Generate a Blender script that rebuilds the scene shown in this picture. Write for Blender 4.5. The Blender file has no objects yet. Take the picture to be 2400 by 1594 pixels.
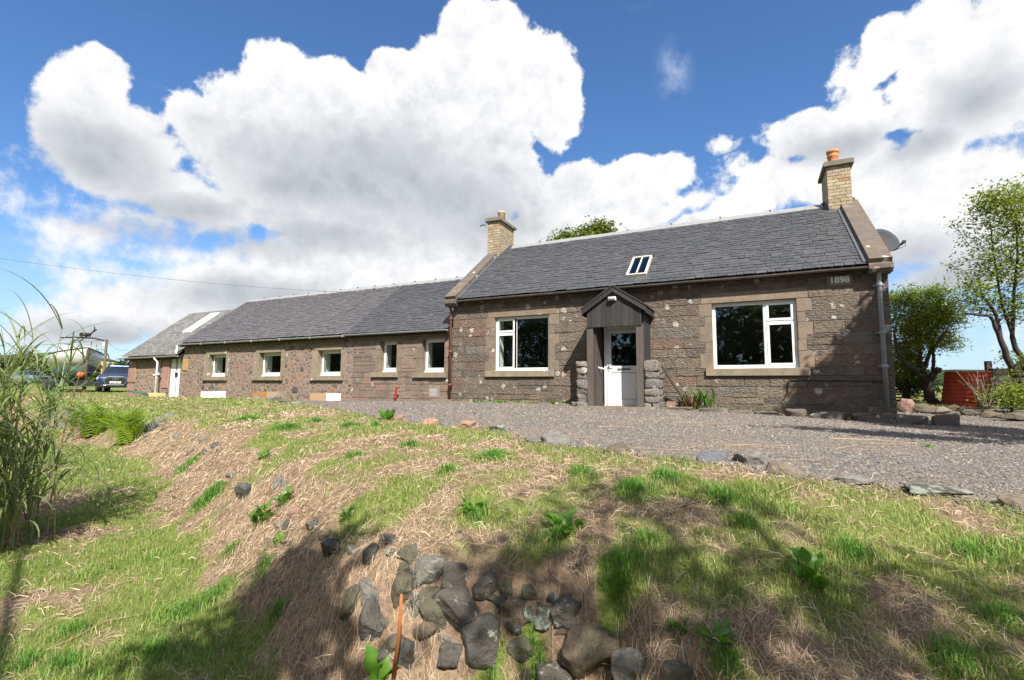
import bpy, math, random
import numpy as np
from mathutils import Vector, Matrix, Euler
R = math.radians
random.seed(7); RNG = np.random.default_rng(11)
scene = bpy.context.scene
COL = scene.collection

# ------------------------------------------------------------------ camera
CAM = np.array([0.0, -12.5, 0.42])
YAW, PITCH, ROLL, FPX = R(26.1), R(5.6), R(0.41), 1150.0
PW, PH = 2400.0, 1594.0
_f = np.array([-math.sin(YAW)*math.cos(PITCH), math.cos(YAW)*math.cos(PITCH), math.sin(PITCH)])
_r = np.array([math.cos(YAW), math.sin(YAW), 0.0]); _u = np.cross(_r, _f)
_r, _u = math.cos(ROLL)*_r+math.sin(ROLL)*_u, -math.sin(ROLL)*_r+math.cos(ROLL)*_u
cd = bpy.data.cameras.new('camera'); cam = bpy.data.objects.new('camera', cd); COL.objects.link(cam)
cam.matrix_world = Matrix(((_r[0], _u[0], -_f[0], CAM[0]), (_r[1], _u[1], -_f[1], CAM[1]), (_r[2], _u[2], -_f[2], CAM[2]), (0, 0, 0, 1)))
cd.sensor_fit = 'HORIZONTAL'; cd.sensor_width = 36.0; cd.lens = 36.0*FPX/PW
cd.clip_start = 0.05; cd.clip_end = 6000
scene.camera = cam

# ------------------------------------------------------------------ sun, sky, exposure
SUN_EL, SUN_AZ = R(45.5), R(142)          # azimuth clockwise from +Y: behind the viewer, to the right
SUN = np.array([math.sin(SUN_AZ)*math.cos(SUN_EL), math.cos(SUN_AZ)*math.cos(SUN_EL), math.sin(SUN_EL)])
sl = bpy.data.lights.new('sun', 'SUN'); sl.energy = 5.0; sl.angle = R(0.53); sl.color = (1.0, 0.955, 0.88)
so = bpy.data.objects.new('sun', sl); COL.objects.link(so)
so.rotation_euler = Vector(SUN).to_track_quat('Z', 'Y').to_euler(); so.location = (8, -20, 15)
scene.view_settings.view_transform = 'Standard'; scene.view_settings.look = 'None'
scene.view_settings.gamma = 1.0; scene.view_settings.use_curve_mapping = False
scene.view_settings.exposure = 0.92

def pray(x, y):
    return _f+(x-PW/2)/FPX*_r-(y-PH/2)/FPX*_u
def atY(x, y, Y=0.0):
    d = pray(x, y); return CAM+d*(Y-CAM[1])/d[1]
def atX(x, y, X):
    d = pray(x, y); return CAM+d*(X-CAM[0])/d[0]
def atD(x, y, depth):
    return CAM+pray(x, y)*depth
def pxw(p, w):                           # metres spanned by w photo pixels at point p
    return w/FPX*float((np.asarray(p)-CAM)@_f)

class NT:                                # small node-graph helper
    def __init__(s, tree): s.t = tree; s.n = tree.nodes; s.l = tree.links
    def new(s, kind, **kw):
        n = s.n.new(kind)
        for k, v in kw.items(): setattr(n, k, v)
        return n
    def put(s, sock, v):
        if isinstance(v, bpy.types.NodeSocket): s.l.new(v, sock)
        elif v is not None:
            if sock.type == 'RGBA' and len(v) == 3: v = (*v, 1)
            sock.default_value = v
    def math(s, op, a, b=None, c=None, clamp=False):
        n = s.new('ShaderNodeMath', operation=op); n.use_clamp = clamp
        s.put(n.inputs[0], a); s.put(n.inputs[1], b); s.put(n.inputs[2], c); return n.outputs[0]
    def vmath(s, op, a, b=None, scale=None):
        n = s.new('ShaderNodeVectorMath', operation=op); s.put(n.inputs[0], a); s.put(n.inputs[1], b)
        if scale is not None: s.put(n.inputs['Scale'], scale)
        return n.outputs['Value'] if op in ('LENGTH', 'DISTANCE', 'DOT_PRODUCT') else n.outputs[0]
    def mix(s, f, a, b, blend='MIX'):
        n = s.new('ShaderNodeMix', data_type='RGBA', blend_type=blend)
        s.put(n.inputs[0], f); s.put(n.inputs[6], a); s.put(n.inputs[7], b); return n.outputs[2]
    def smooth(s, v, lo, hi, a=0.0, b=1.0):
        n = s.new('ShaderNodeMapRange', interpolation_type='SMOOTHSTEP')
        for i, x in enumerate((v, lo, hi, a, b)): s.put(n.inputs[i], x)
        return n.outputs[0]
    def noise(s, vec, scale, detail=3, rough=.5, dist=0.0, lac=2.0):
        n = s.new('ShaderNodeTexNoise'); s.put(n.inputs['Vector'], vec)
        for k, v in (('Scale', scale), ('Detail', detail), ('Roughness', rough), ('Distortion', dist), ('Lacunarity', lac)): s.put(n.inputs[k], v)
        return n.outputs['Fac']
    def vor(s, vec, scale, feature='F1', rand=1.0):
        n = s.new('ShaderNodeTexVoronoi', feature=feature); s.put(n.inputs['Vector'], vec); s.put(n.inputs['Scale'], scale)
        s.put(n.inputs['Randomness'], rand); return n
    def ramp(s, fac, stops):
        n = s.new('ShaderNodeValToRGB'); e = n.color_ramp.elements
        while len(e) < len(stops): e.new(0.5)
        for el, (p, c) in zip(e, stops): el.position = p; el.color = (*c, 1) if len(c) == 3 else c
        s.put(n.inputs[0], fac); return n.outputs[0]

# sky: Nishita daylight with cumulus banks set by direction (azimuth, elevation)
world = bpy.data.worlds.new('World'); scene.world = world; world.use_nodes = True
T = NT(world.node_tree); T.n.clear()
sky = T.new('ShaderNodeTexSky', sky_type='NISHITA'); sky.sun_disc = False
sky.sun_elevation = SUN_EL; sky.sun_rotation = SUN_AZ; sky.altitude = 0; sky.air_density = 1.0; sky.dust_density = 0.6; sky.ozone_density = 3.0
dirv = T.new('ShaderNodeTexCoord').outputs['Generated']
dirn = T.vmath('NORMALIZE', dirv)
sep = T.new('ShaderNodeSeparateXYZ'); T.put(sep.inputs[0], dirn)
az = T.math('ARCTAN2', sep.outputs[0], sep.outputs[1]); el = T.math('ARCSINE', sep.outputs[2])
comb = T.new('ShaderNodeCombineXYZ'); T.put(comb.inputs[0], az); T.put(comb.inputs[1], el)
warp = T.new('ShaderNodeTexNoise'); T.put(warp.inputs['Vector'], dirn); T.put(warp.inputs['Scale'], 5.5); T.put(warp.inputs['Detail'], 2.0)
wv = T.vmath('SCALE', T.vmath('SUBTRACT', warp.outputs['Color'], (.5, .5, .5)), scale=0.055)
AE = T.vmath('ADD', comb.outputs[0], wv)
def skyang(x, y):
    d = pray(x, y); d = d/np.linalg.norm(d); return math.atan2(d[0], d[1]), math.asin(d[2])
def blobs(lst, soft=0.12):
    acc = None
    for x, y, rx, ry in lst:
        a, e = skyang(x, y); a1, e1 = skyang(x+rx, y); a2, e2 = skyang(x, y-ry)
        ra = abs(a1-a); re = abs(e2-e)
        n = T.new('ShaderNodeVectorMath', operation='MULTIPLY_ADD'); T.put(n.inputs[0], AE)
        n.inputs[1].default_value = (1/ra, 1/re, 0); n.inputs[2].default_value = (-a/ra, -e/re, 0)
        d = T.vmath('LENGTH', n.outputs[0])
        if acc is None: acc = d
        else:
            n = T.new('ShaderNodeMath', operation='SMOOTH_MIN'); T.put(n.inputs[0], acc); T.put(n.inputs[1], d); n.inputs[2].default_value = soft
            acc = n.outputs[0]
    return T.math('SUBTRACT', 1.0, acc)
CLOUDS = [ # crisp cumulus
 (190,225,105,85),(245,170,62,60),(170,320,100,85),(290,340,130,95),(240,400,130,60),(360,440,150,55),(470,490,170,55),
 (650,155,85,68),(575,245,95,85),(445,275,62,62),(800,215,150,85),(912,158,62,54),(1000,240,150,110),(1090,90,62,88),(1155,70,72,66),
 (1200,190,120,115),(1295,235,68,130),(900,350,330,160),(1060,450,230,110),(690,350,250,150),(1180,390,100,110),(760,450,250,90),

 (720,620,200,60),(500,665,120,55),(270,735,120,45),(420,740,230,60),(900,620,220,75),(1110,590,210,80),(1000,560,200,60),(200,770,180,40),
 (1345,455,88,72),(1275,545,130,80),(1485,430,105,70),(1560,405,68,48),(1400,510,90,60),(1520,500,90,28),
 (1720,500,85,50),(1800,435,100,68),(1880,310,100,48),(1990,420,190,95),(2150,420,170,80),(2300,420,170,78),(2100,540,250,95),(2300,560,220,95),(1960,540,150,70),
 (2080,75,68,58),(2065,140,62,40),(2200,70,120,95),(2340,100,140,140),(2180,190,105,100),(2310,250,150,105),(2110,255,90,34),(2210,335,110,48),(1960,310,130,42),(2260,640,200,45),(1760,560,180,36),
 (300,715,170,70),(180,755,150,50),(480,690,150,85),(700,665,230,85),(950,640,250,95),(1000,720,200,60),(620,760,330,55),(860,540,260,80),(1130,330,130,150),(1080,200,120,130),(620,500,150,50),(660,440,160,90),
 (2330,600,160,70),(2050,480,200,100),(1620,520,60,24),(1340,560,150,60)]
GREYS = [(880,430,330,120),(1050,470,210,90),(720,430,170,80),(230,370,170,80),(1130,520,140,60),(560,570,150,40),(420,500,160,40),(760,560,160,40),(2290,240,120,75),(2170,330,110,42),(2260,640,240,60),(2130,610,100,60),(1960,335,140,35),(1900,640,200,40),(620,700,200,40),(250,780,200,30),(340,540,160,35)]
WISPS = [(40,460,150,90),(170,540,190,60),(340,510,220,70),(520,540,220,80),(700,570,240,80),(420,600,200,40),(1540,520,150,60),(1450,520,130,60),(1740,400,130,60),(1850,330,130,60),(2010,230,70,120),(1650,560,110,40),(1690,350,60,30),(1620,470,70,30),(300,660,200,60),(60,780,200,50),(2250,780,250,60)]
fld = blobs(CLOUDS, .22)
wsp = T.math('SUBTRACT', T.math('MULTIPLY', blobs(WISPS, .2), .42), .13)
n_ = T.new('ShaderNodeMath', operation='SMOOTH_MAX'); T.put(n_.inputs[0], fld); T.put(n_.inputs[1], wsp); n_.inputs[2].default_value = .1; fld = n_.outputs[0]
# the rest of the sky carries the same broken cumulus, drawn from noise
gen = T.math('MULTIPLY', T.math('SUBTRACT', T.noise(dirn, 2.3, 2, .5), 0.50), 5.0)
offax = T.vmath('DOT_PRODUCT', dirn, tuple(float(v) for v in _f))
outw = T.smooth(offax, 0.56, 0.44)
fld = T.math('ADD', T.math('MULTIPLY', fld, T.math('SUBTRACT', 1.0, outw)), T.math('MULTIPLY', gen, outw))
n1 = T.noise(dirn, 8.0, 8, .66, lac=2.1)
bil = T.noise(dirn, 17.0, 3, .5)
puff = T.math('ABSOLUTE', T.math('SUBTRACT', bil, .5))
det = T.math('ADD', T.math('MULTIPLY', T.math('SUBTRACT', n1, .5), 1.5), T.math('MULTIPLY', T.math('SUBTRACT', .11, puff), 1.0))
dens = T.math('ADD', fld, T.math('MULTIPLY', det, T.smooth(fld, .12, .5, 1.0, .45)))
lowedge = T.smooth(el, .48, .16, .13, .50)
alpha = T.smooth(dens, -0.06, lowedge)
greyf = blobs(GREYS, .2)
gr_in = T.math('ADD', T.math('MULTIPLY', T.smooth(greyf, -1.0, 1.0), T.math('SUBTRACT', 1.0, outw)), T.math('MULTIPLY', T.smooth(gen, .2, 1.6), outw))
# billows catch the sun on their upper sides, thick bases stay grey
n1u = T.noise(T.vmath('ADD', dirn, (0.012, -0.008, 0.022)), 8.0, 8, .66, lac=2.1)
relief = T.math('SUBTRACT', n1, n1u)
shade = T.math('SUBTRACT', T.math('MULTIPLY', gr_in, 0.80), T.math('MULTIPLY', relief, T.smooth(gr_in, 0., .7, 1.7, .55)))
shade = T.math('ADD', shade, T.math('MULTIPLY', T.math('SUBTRACT', puff, .07), 1.0))
shade = T.math('ADD', shade, T.math('MULTIPLY', T.smooth(dens, .2, 1.1), .14), clamp=True)
ccol = T.ramp(shade, [(0.0, (0.86, 0.86, 0.86)), (0.22, (0.76, 0.77, 0.79)), (0.55, (0.585, 0.61, 0.64)), (1.0, (0.40, 0.435, 0.465))])
# thin high cirrus
ax_, ex_ = skyang(1585, 170); m = T.new('ShaderNodeMapping'); a1, e1 = skyang(1640, 170); a2, e2 = skyang(1585, 75)
m.inputs['Location'].default_value = (-ax_/abs(a1-ax_), -ex_/abs(e2-ex_), 0); m.inputs['Scale'].default_value = (1/abs(a1-ax_), 1/abs(e2-ex_), 0)
T.put(m.inputs['Vector'], AE)
cir = T.math('MULTIPLY', T.smooth(T.vmath('LENGTH', m.outputs[0]), 1.25, 0.1), T.smooth(T.noise(dirn, 14, 4, .65), .40, .75))
cir2 = T.math('MULTIPLY', T.smooth(T.noise(T.vmath('MULTIPLY', dirn, (2.0, 2.0, 7.0)), 2.6, 4, .62), .60, .95), .16)
skyc = T.vmath('SCALE', sky.outputs[0], scale=0.074)
skyc = T.mix(1.0, skyc, (0.74, 1.03, 1.30), 'MULTIPLY')
low = T.smooth(el, 0.30, -0.02)
skyc = T.mix(T.math('MULTIPLY', low, .6), skyc, (.40, .48, .58))
skyc = T.mix(T.math('MULTIPLY', T.math('ADD', T.math('MULTIPLY', cir, .5), cir2, clamp=True), .75), skyc, (.52, .56, .62))
skyc = T.mix(alpha, skyc, T.vmath('SCALE', ccol, scale=.635))
bg = T.new('ShaderNodeBackground'); T.put(bg.inputs[0], skyc); bg.inputs[1].default_value = 1.0
wo = T.new('ShaderNodeOutputWorld'); T.l.new(bg.outputs[0], wo.inputs[0])
world.cycles.sampling_method = 'MANUAL'; world.cycles.sample_map_resolution = 512
# ------------------------------------------------------------------ helpers: objects, meshes, noise
WLOC = {}
def link(o, parent=None, loc=(0, 0, 0)):
    COL.objects.link(o); loc = np.asarray(loc, float)
    if parent is not None:
        o.parent = parent; o.location = loc-WLOC[parent.name]
    else: o.location = loc
    WLOC[o.name] = loc
    return o
def tag(o, label=None, cat=None, group=None, kind=None):
    if label: o['label'] = label
    if cat: o['category'] = cat
    if group: o['group'] = group
    if kind: o['kind'] = kind
    return o
def thing(name, loc, label, cat, group=None):
    o = bpy.data.objects.new(name, None); o.empty_display_size = 0.1
    return tag(link(o, None, loc), label, cat, group)
def mesh_np(name, verts, quads=None, tris=None, smooth=False, cols=None):
    me = bpy.data.meshes.new(name); verts = np.asarray(verts, np.float32)
    loops = []; starts = []; tot = 0
    for fs in (quads, tris):
        if fs is None or len(fs) == 0: continue
        fs = np.asarray(fs, np.int32); k = fs.shape[1]
        starts.append(tot+np.arange(len(fs), dtype=np.int32)*k); loops.append(fs.ravel()); tot += fs.size
    loops = np.concatenate(loops); starts = np.concatenate(starts)
    me.vertices.add(len(verts)); me.vertices.foreach_set('co', verts.ravel())
    me.loops.add(len(loops)); me.loops.foreach_set('vertex_index', loops)
    me.polygons.add(len(starts)); me.polygons.foreach_set('loop_start', starts)
    if smooth: me.polygons.foreach_set('use_smooth', np.ones(len(starts), bool))
    me.update(calc_edges=True)
    if cols is not None:
        at = me.color_attributes.new('Col', 'FLOAT_COLOR', 'POINT'); c = np.ones((len(verts), 4), np.float32); c[:, :3] = cols
        at.data.foreach_set('color', c.ravel())
    return me
class MB:
    """collects faces, then builds one mesh object"""
    def __init__(s): s.v = []; s.f = []
    def add(s, vs, fs):
        b = len(s.v); s.v += [tuple(map(float, v)) for v in vs]; s.f += [tuple(b+i for i in f) for f in fs]; return s
    def box(s, c, size, rot=None, taper=1.0):
        hx, hy, hz = [d/2 for d in size]; vs = []
        for z in (-1, 1):
            k = taper if z > 0 else 1.0
            for x, y in ((-1, -1), (1, -1), (1, 1), (-1, 1)):
                p = Vector((x*hx*k, y*hy*k, z*hz))
                if rot is not None: p = rot @ p
                vs.append((p[0]+c[0], p[1]+c[1], p[2]+c[2]))
        return s.add(vs, [(3, 2, 1, 0), (4, 5, 6, 7), (0, 1, 5, 4), (1, 2, 6, 5), (2, 3, 7, 6), (3, 0, 4, 7)])
    def bbox(s, x0, x1, y0, y1, z0, z1): return s.box(((x0+x1)/2, (y0+y1)/2, (z0+z1)/2), (x1-x0, y1-y0, z1-z0))
    def bev(s, x0, x1, y0, y1, z0, z1, b=.01):
        """block whose front (-Y) face is chamfered"""
        o = [(x0, y1, z0), (x1, y1, z0), (x1, y1, z1), (x0, y1, z1)]
        m = [(x0, y0+b, z0), (x1, y0+b, z0), (x1, y0+b, z1), (x0, y0+b, z1)]
        i = [(x0+b, y0, z0+b), (x1-b, y0, z0+b), (x1-b, y0, z1-b), (x0+b, y0, z1-b)]
        fs = [(8, 9, 10, 11), (3, 2, 1, 0)]
        for k in range(4):
            j = (k+1) % 4; fs += [(k, j, 4+j, 4+k), (4+k, 4+j, 8+j, 8+k)]
        return s.add(o+m+i, fs)
    def prism(s, poly, axis, a, b):
        """poly of 2-D points extruded along axis 0/1/2 from a to b"""
        def P(p, t):
            q = list(p); q.insert(axis, t); return q
        n = len(poly); vs = [P(p, a) for p in poly]+[P(p, b) for p in poly]
        fs = [tuple(range(n))[::-1], tuple(range(n, 2*n))]+[(i, (i+1) % n, n+(i+1) % n, n+i) for i in range(n)]
        return s.add(vs, fs)
    def tube(s, path, rad, n=8, cap=True):
        path = [Vector(p) for p in path]; rad = rad if hasattr(rad, '__len__') else [rad]*len(path); rings = []; up = None
        for i, p in enumerate(path):
            d = (path[min(i+1, len(path)-1)]-path[max(i-1, 0)]).normalized()
            if up is None: up = Vector((0, 0, 1)) if abs(d.z) < .9 else Vector((1, 0, 0))
            x = up.cross(d).normalized(); up = d.cross(x)
            rings.append([p+(x*math.cos(2*math.pi*k/n)+up*math.sin(2*math.pi*k/n))*rad[i] for k in range(n)])
        fs = [(i*n+k, i*n+(k+1) % n, (i+1)*n+(k+1) % n, (i+1)*n+k) for i in range(len(path)-1) for k in range(n)]
        if cap: fs += [tuple(range(n))[::-1], tuple((len(path)-1)*n+k for k in range(n))]
        return s.add([v for r in rings for v in r], fs)
    def lathe(s, prof, c, n=16, axis='Z'):
        vs = []
        for r_, h in prof:
            for k in range(n):
                a = 2*math.pi*k/n; p = (r_*math.cos(a), r_*math.sin(a), h)
                if axis == 'Y': p = (p[0], p[2], p[1])
                if axis == 'X': p = (p[2], p[0], p[1])
                vs.append((p[0]+c[0], p[1]+c[1], p[2]+c[2]))
        m = len(prof); fs = [(i*n+k, i*n+(k+1) % n, (i+1)*n+(k+1) % n, (i+1)*n+k) for i in range(m-1) for k in range(n)]
        fs += [tuple(range(n))[::-1], tuple((m-1)*n+k for k in range(n))]
        return s.add(vs, fs)
    def build(s, name, mat, parent=None, smooth=False, kind=None, loc=None):
        v = np.array(s.v); c = (v.min(0)+v.max(0))/2 if loc is None else np.asarray(loc, float)
        if loc is None and parent is None: c[2] = v[:, 2].min()
        me = bpy.data.meshes.new(name); me.from_pydata((v-c).tolist(), [], s.f); me.update()
        if smooth: me.polygons.foreach_set('use_smooth', [True]*len(me.polygons))
        me.materials.append(mat)
        o = link(bpy.data.objects.new(name, me), parent, c)
        return tag(o, kind=kind)
def np_obj(name, me, mat, parent=None, kind=None, loc=(0, 0, 0)):
    me.materials.append(mat); return tag(link(bpy.data.objects.new(name, me), parent, loc), kind=kind)

_perm = np.random.default_rng(5).random((256, 256)).astype(np.float32)
def vnoise(x, y):
    xi = np.floor(x).astype(int); yi = np.floor(y).astype(int); fx = x-xi; fy = y-yi
    fx = fx*fx*(3-2*fx); fy = fy*fy*(3-2*fy); P = lambda a, b: _perm[a & 255, b & 255]
    return (P(xi, yi)*(1-fx)+P(xi+1, yi)*fx)*(1-fy)+(P(xi, yi+1)*(1-fx)+P(xi+1, yi+1)*fx)*fy
def fbm(x, y, oct=4):
    s = 0; a = .5; t = 0
    for i in range(oct): s = s+a*vnoise(x*2**i+17*i, y*2**i+31*i); t += a; a *= .55
    return s/t
_p3 = np.random.default_rng(9).random((64, 64, 64)).astype(np.float32)
def vnoise3(p):
    i = np.floor(p).astype(int); f = p-i; f = f*f*(3-2*f); r_ = 0
    for a in (0, 1):
        for b in (0, 1):
            for c in (0, 1):
                w = (f[:, 0] if a else 1-f[:, 0])*(f[:, 1] if b else 1-f[:, 1])*(f[:, 2] if c else 1-f[:, 2])
                r_ = r_+w*_p3[(i[:, 0]+a) & 63, (i[:, 1]+b) & 63, (i[:, 2]+c) & 63]
    return r_

# ------------------------------------------------------------------ materials
def mat(name):
    m = bpy.data.materials.new(name); m.use_nodes = True; t = NT(m.node_tree)
    return m, t, t.n['Principled BSDF']
def bump(t, b, h, strength=.5, dist=.01):
    n = t.new('ShaderNodeBump'); t.put(n.inputs['Height'], h); n.inputs['Strength'].default_value = strength; n.inputs['Distance'].default_value = dist
    t.put(b.inputs['Normal'], n.outputs[0])
def plain(name, col, rough=.6, var=.25, scale=6.0, metal=0.0, bmp=.15, spec=.4):
    m, t, b = mat(name); pos = t.new('ShaderNodeNewGeometry').outputs['Position']
    n = t.noise(pos, scale, 5, .6); n2 = t.noise(pos, scale*7, 3, .6)
    f = t.math('ADD', t.math('MULTIPLY', n, .7), t.math('MULTIPLY', n2, .3))
    lo = tuple(c*(1-var) for c in col); hi = tuple(min(1, c*(1+var)) for c in col)
    t.put(b.inputs['Base Color'], t.ramp(f, [(.25, lo), (.75, hi)]))
    b.inputs['Roughness'].default_value = rough; b.inputs['Metallic'].default_value = metal; b.inputs['Specular IOR Level'].default_value = spec
    if bmp: bump(t, b, n2, bmp, .004)
    return m
M = {}
def stone_mat(name, stops, stug=.6, lichen=.5, scale=1.0, moss=0.0, dist=.02, wash=.0):
    m, t, b = mat(name); pos = t.new('ShaderNodeNewGeometry').outputs['Position']; rnd = t.new('ShaderNodeObjectInfo').outputs['Random']
    isl = t.new('ShaderNodeNewGeometry').outputs['Random Per Island']
    pick = t.math('FRACT', t.math('ADD', rnd, isl))
    c = t.ramp(pick, stops)
    n = t.noise(pos, 5*scale, 6, .65); fine = t.noise(pos, 42*scale, 4, .65)
    v = t.math('ADD', t.math('MULTIPLY', n, .6), t.math('MULTIPLY', fine, .5))
    c = t.mix(1.0, c, t.ramp(v, [(.3, (.52, .52, .52)), (.55, (1, 1, 1)), (.8, (1.35, 1.3, 1.22))]), 'MULTIPLY')
    if wash: c = t.mix(t.smooth(t.noise(pos, .8, 3, .55), .48, .72, 0, .5), c, t.mix(1.0, c, (1.12, .98, .95), 'MULTIPLY')); c = t.mix(t.smooth(t.noise(pos, 1.3, 4, .6), .45, .7, 0, wash), c, (.14, .115, .095))
    # pale lichen discs
    wn = t.new('ShaderNodeTexNoise'); t.put(wn.inputs['Vector'], pos); wn.inputs['Scale'].default_value = 9
    vv = t.vor(t.vmath('ADD', pos, t.vmath('SCALE', t.vmath('SUBTRACT', wn.outputs['Color'], (.5, .5, .5)), scale=.06)), 5.5)
    sc = t.new('ShaderNodeSeparateColor'); t.put(sc.inputs[0], vv.outputs['Color']); rad = sc.outputs[0]
    size = t.smooth(rad, 1-.45*lichen, 1.0, -.12, .44)
    edge = t.math('SUBTRACT', size, t.math('ADD', vv.outputs['Distance'], t.math('MULTIPLY', t.math('SUBTRACT', t.noise(pos, 17, 4, .7), .5), .75)))
    lm = t.math('MULTIPLY', t.smooth(edge, 0.0, .05), t.smooth(t.noise(pos, 1.1, 2), .36, .50))
    c = t.mix(t.math('MULTIPLY', lm, .85), c, (.50, .48, .42))
    if wash: c = t.mix(t.math('MULTIPLY', t.smooth(t.noise(pos, 2.2, 5, .7), .56, .70), t.smooth(fine, .40, .58, 0, .65)), c, (.38, .365, .33))
    if moss: c = t.mix(t.smooth(t.noise(pos, 3.1*scale, 5, .6), .5, .68, 0, moss), c, (.075, .085, .03))
    t.put(b.inputs['Base Color'], c); b.inputs['Roughness'].default_value = .9; b.inputs['Specular IOR Level'].default_value = .2
    # tooled furrows: stretched, slanting noise plus pits
    mp = t.new('ShaderNodeMapping'); t.put(mp.inputs['Vector'], pos); mp.inputs['Rotation'].default_value = (0, R(22), 0); mp.inputs['Scale'].default_value = (1.0, 1.0, 2.3)
    fur = t.noise(mp.outputs[0], 13*scale, 3, .6, .4)
    h = t.math('ADD', t.math('MULTIPLY', fur, stug*1.6), t.math('ADD', t.math('MULTIPLY', fine, .35), t.math('MULTIPLY', n, .3)))
    bump(t, b, h, .9, dist)
    return m
ASH = [(0, (.200, .160, .122)), (.2, (.145, .118, .096)), (.38, (.212, .168, .128)), (.52, (.128, .108, .094)), (.66, (.200, .132, .098)), (.78, (.180, .158, .134)), (.9, (.158, .116, .094)), (1, (.205, .172, .130))]
M['ashlar'] = stone_mat('ashlar_sandstone', ASH, stug=1.25, lichen=.95, dist=.055, wash=.35)
M['dressed'] = stone_mat('dressed_sandstone', [(0, (.20, .155, .115)), (.5, (.175, .138, .106)), (1, (.21, .160, .115))], stug=.2, lichen=.25, dist=.012)
M['rubble'] = stone_mat('rubble_whinstone', [(0, (.20, .145, .115)), (.18, (.23, .145, .11)), (.3, (.16, .125, .105)), (.40, (.20, .155, .125)), (.48, (.065, .064, .064)), (.55, (.21, .165, .135)), (.63, (.10, .092, .088)), (.70, (.22, .165, .13)), (.80, (.245, .135, .08)), (.9, (.19, .14, .115)), (1, (.22, .165, .13))], stug=.35, lichen=.12, scale=1.4, dist=.02)
M['pinkstone'] = stone_mat('pink_sandstone', [(0, (.30, .17, .13)), (1, (.27, .165, .13))], stug=.3, lichen=.1)
M['sill'] = stone_mat('sill_sandstone', [(0, (.23, .19, .135)), (1, (.205, .17, .125))], stug=.15, lichen=.5, dist=.008)
M['cope'] = stone_mat('coping_sandstone', [(0, (.128, .108, .090)), (.5, (.110, .097, .085)), (1, (.135, .106, .084))], stug=.3, lichen=1.0, dist=.012, wash=.3)
M['mortar'] = plain('lime_mortar', (.165, .128, .10), .95, .35, 9, bmp=.5)
M['mortar2'] = plain('pinkish_mortar', (.235, .178, .142), .95, .4, 8, bmp=.6)
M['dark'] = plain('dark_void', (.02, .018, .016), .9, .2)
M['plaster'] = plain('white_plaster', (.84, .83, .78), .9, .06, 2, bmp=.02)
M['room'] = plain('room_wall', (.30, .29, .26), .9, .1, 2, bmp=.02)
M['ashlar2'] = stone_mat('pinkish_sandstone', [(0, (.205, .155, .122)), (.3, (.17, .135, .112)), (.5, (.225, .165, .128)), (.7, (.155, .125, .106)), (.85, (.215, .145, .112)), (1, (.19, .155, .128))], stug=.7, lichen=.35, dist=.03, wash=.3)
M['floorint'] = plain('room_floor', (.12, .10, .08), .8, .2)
M['upvc'] = plain('white_upvc', (.70, .70, .685), .4, .09, 5, bmp=0, spec=.5)
M['upvc2'] = plain('white_door_panel', (.72, .72, .71), .4, .05, 3, bmp=.02)
M['rub'] = plain('black_rubber', (.02, .02, .02), .7, .2)
M['lead'] = plain('shade_dark_lead_flashing', (.085, .088, .095), .65, .35, 5, metal=.1, bmp=.2)  # lead darkened to stand in for shadow along the right coping's inner edge
M['ridge'] = plain('zinc_ridge', (.235, .232, .23), .6, .25, 7, bmp=.2)
M['gut'] = plain('grey_gutter', (.30, .30, .30), .55, .3, 4, bmp=.1)
M['gutdark'] = plain('old_iron_gutter', (.10, .085, .07), .75, .5, 4, bmp=.3)
M['pipegrey'] = plain('weathered_grey_pipe', (.25, .265, .275), .6, .35, 6, bmp=.2)
M['piperust'] = plain('rust_brown_pipe', (.13, .042, .028), .6, .3, 5, bmp=.1)
M['pipered'] = plain('red_painted_pipe', (.36, .04, .025), .5, .3, 9, bmp=.1)
M['pipewhite'] = plain('white_plastic_pipe', (.66, .67, .68), .45, .1, 3, bmp=0)
M['wood'] = None
def wood_mat(name, a, c2, axis=2, scale=1.0, rough=.85):
    m, t, b = mat(name); pos = t.new('ShaderNodeNewGeometry').outputs['Position']; rnd = t.new('ShaderNodeObjectInfo').outputs['Random']
    mp = t.new('ShaderNodeMapping'); t.put(mp.inputs['Vector'], t.vmath('ADD', pos, t.vmath('SCALE', (3.1, 5.7, 1.3), scale=rnd)))
    s = [22.0*scale]*3; s[axis] = 1.6*scale; mp.inputs['Scale'].default_value = s
    g = t.noise(mp.outputs[0], 1.0, 5, .65, .6); g2 = t.noise(mp.outputs[0], 4.0, 3, .7)
    f = t.math('ADD', t.math('MULTIPLY', g, .7), t.math('ADD', t.math('MULTIPLY', g2, .25), t.math('MULTIPLY', rnd, .22)))
    t.put(b.inputs['Base Color'], t.ramp(f, [(.3, a), (.85, c2)])); b.inputs['Roughness'].default_value = rough; b.inputs['Specular IOR Level'].default_value = .25
    bump(t, b, g, .5, .006); return m
M['clad'] = wood_mat('dark_stained_cladding', (.016, .0145, .0135), (.055, .050, .047))
M['post'] = wood_mat('weathered_timber_post', (.033, .026, .022), (.145, .120, .105))
M['timber'] = wood_mat('pale_timber', (.30, .19, .10), (.46, .33, .20), 0)
M['oldtimber'] = wood_mat('dark_fence_timber', (.012, .010, .009), (.05, .042, .035), 0)
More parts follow.
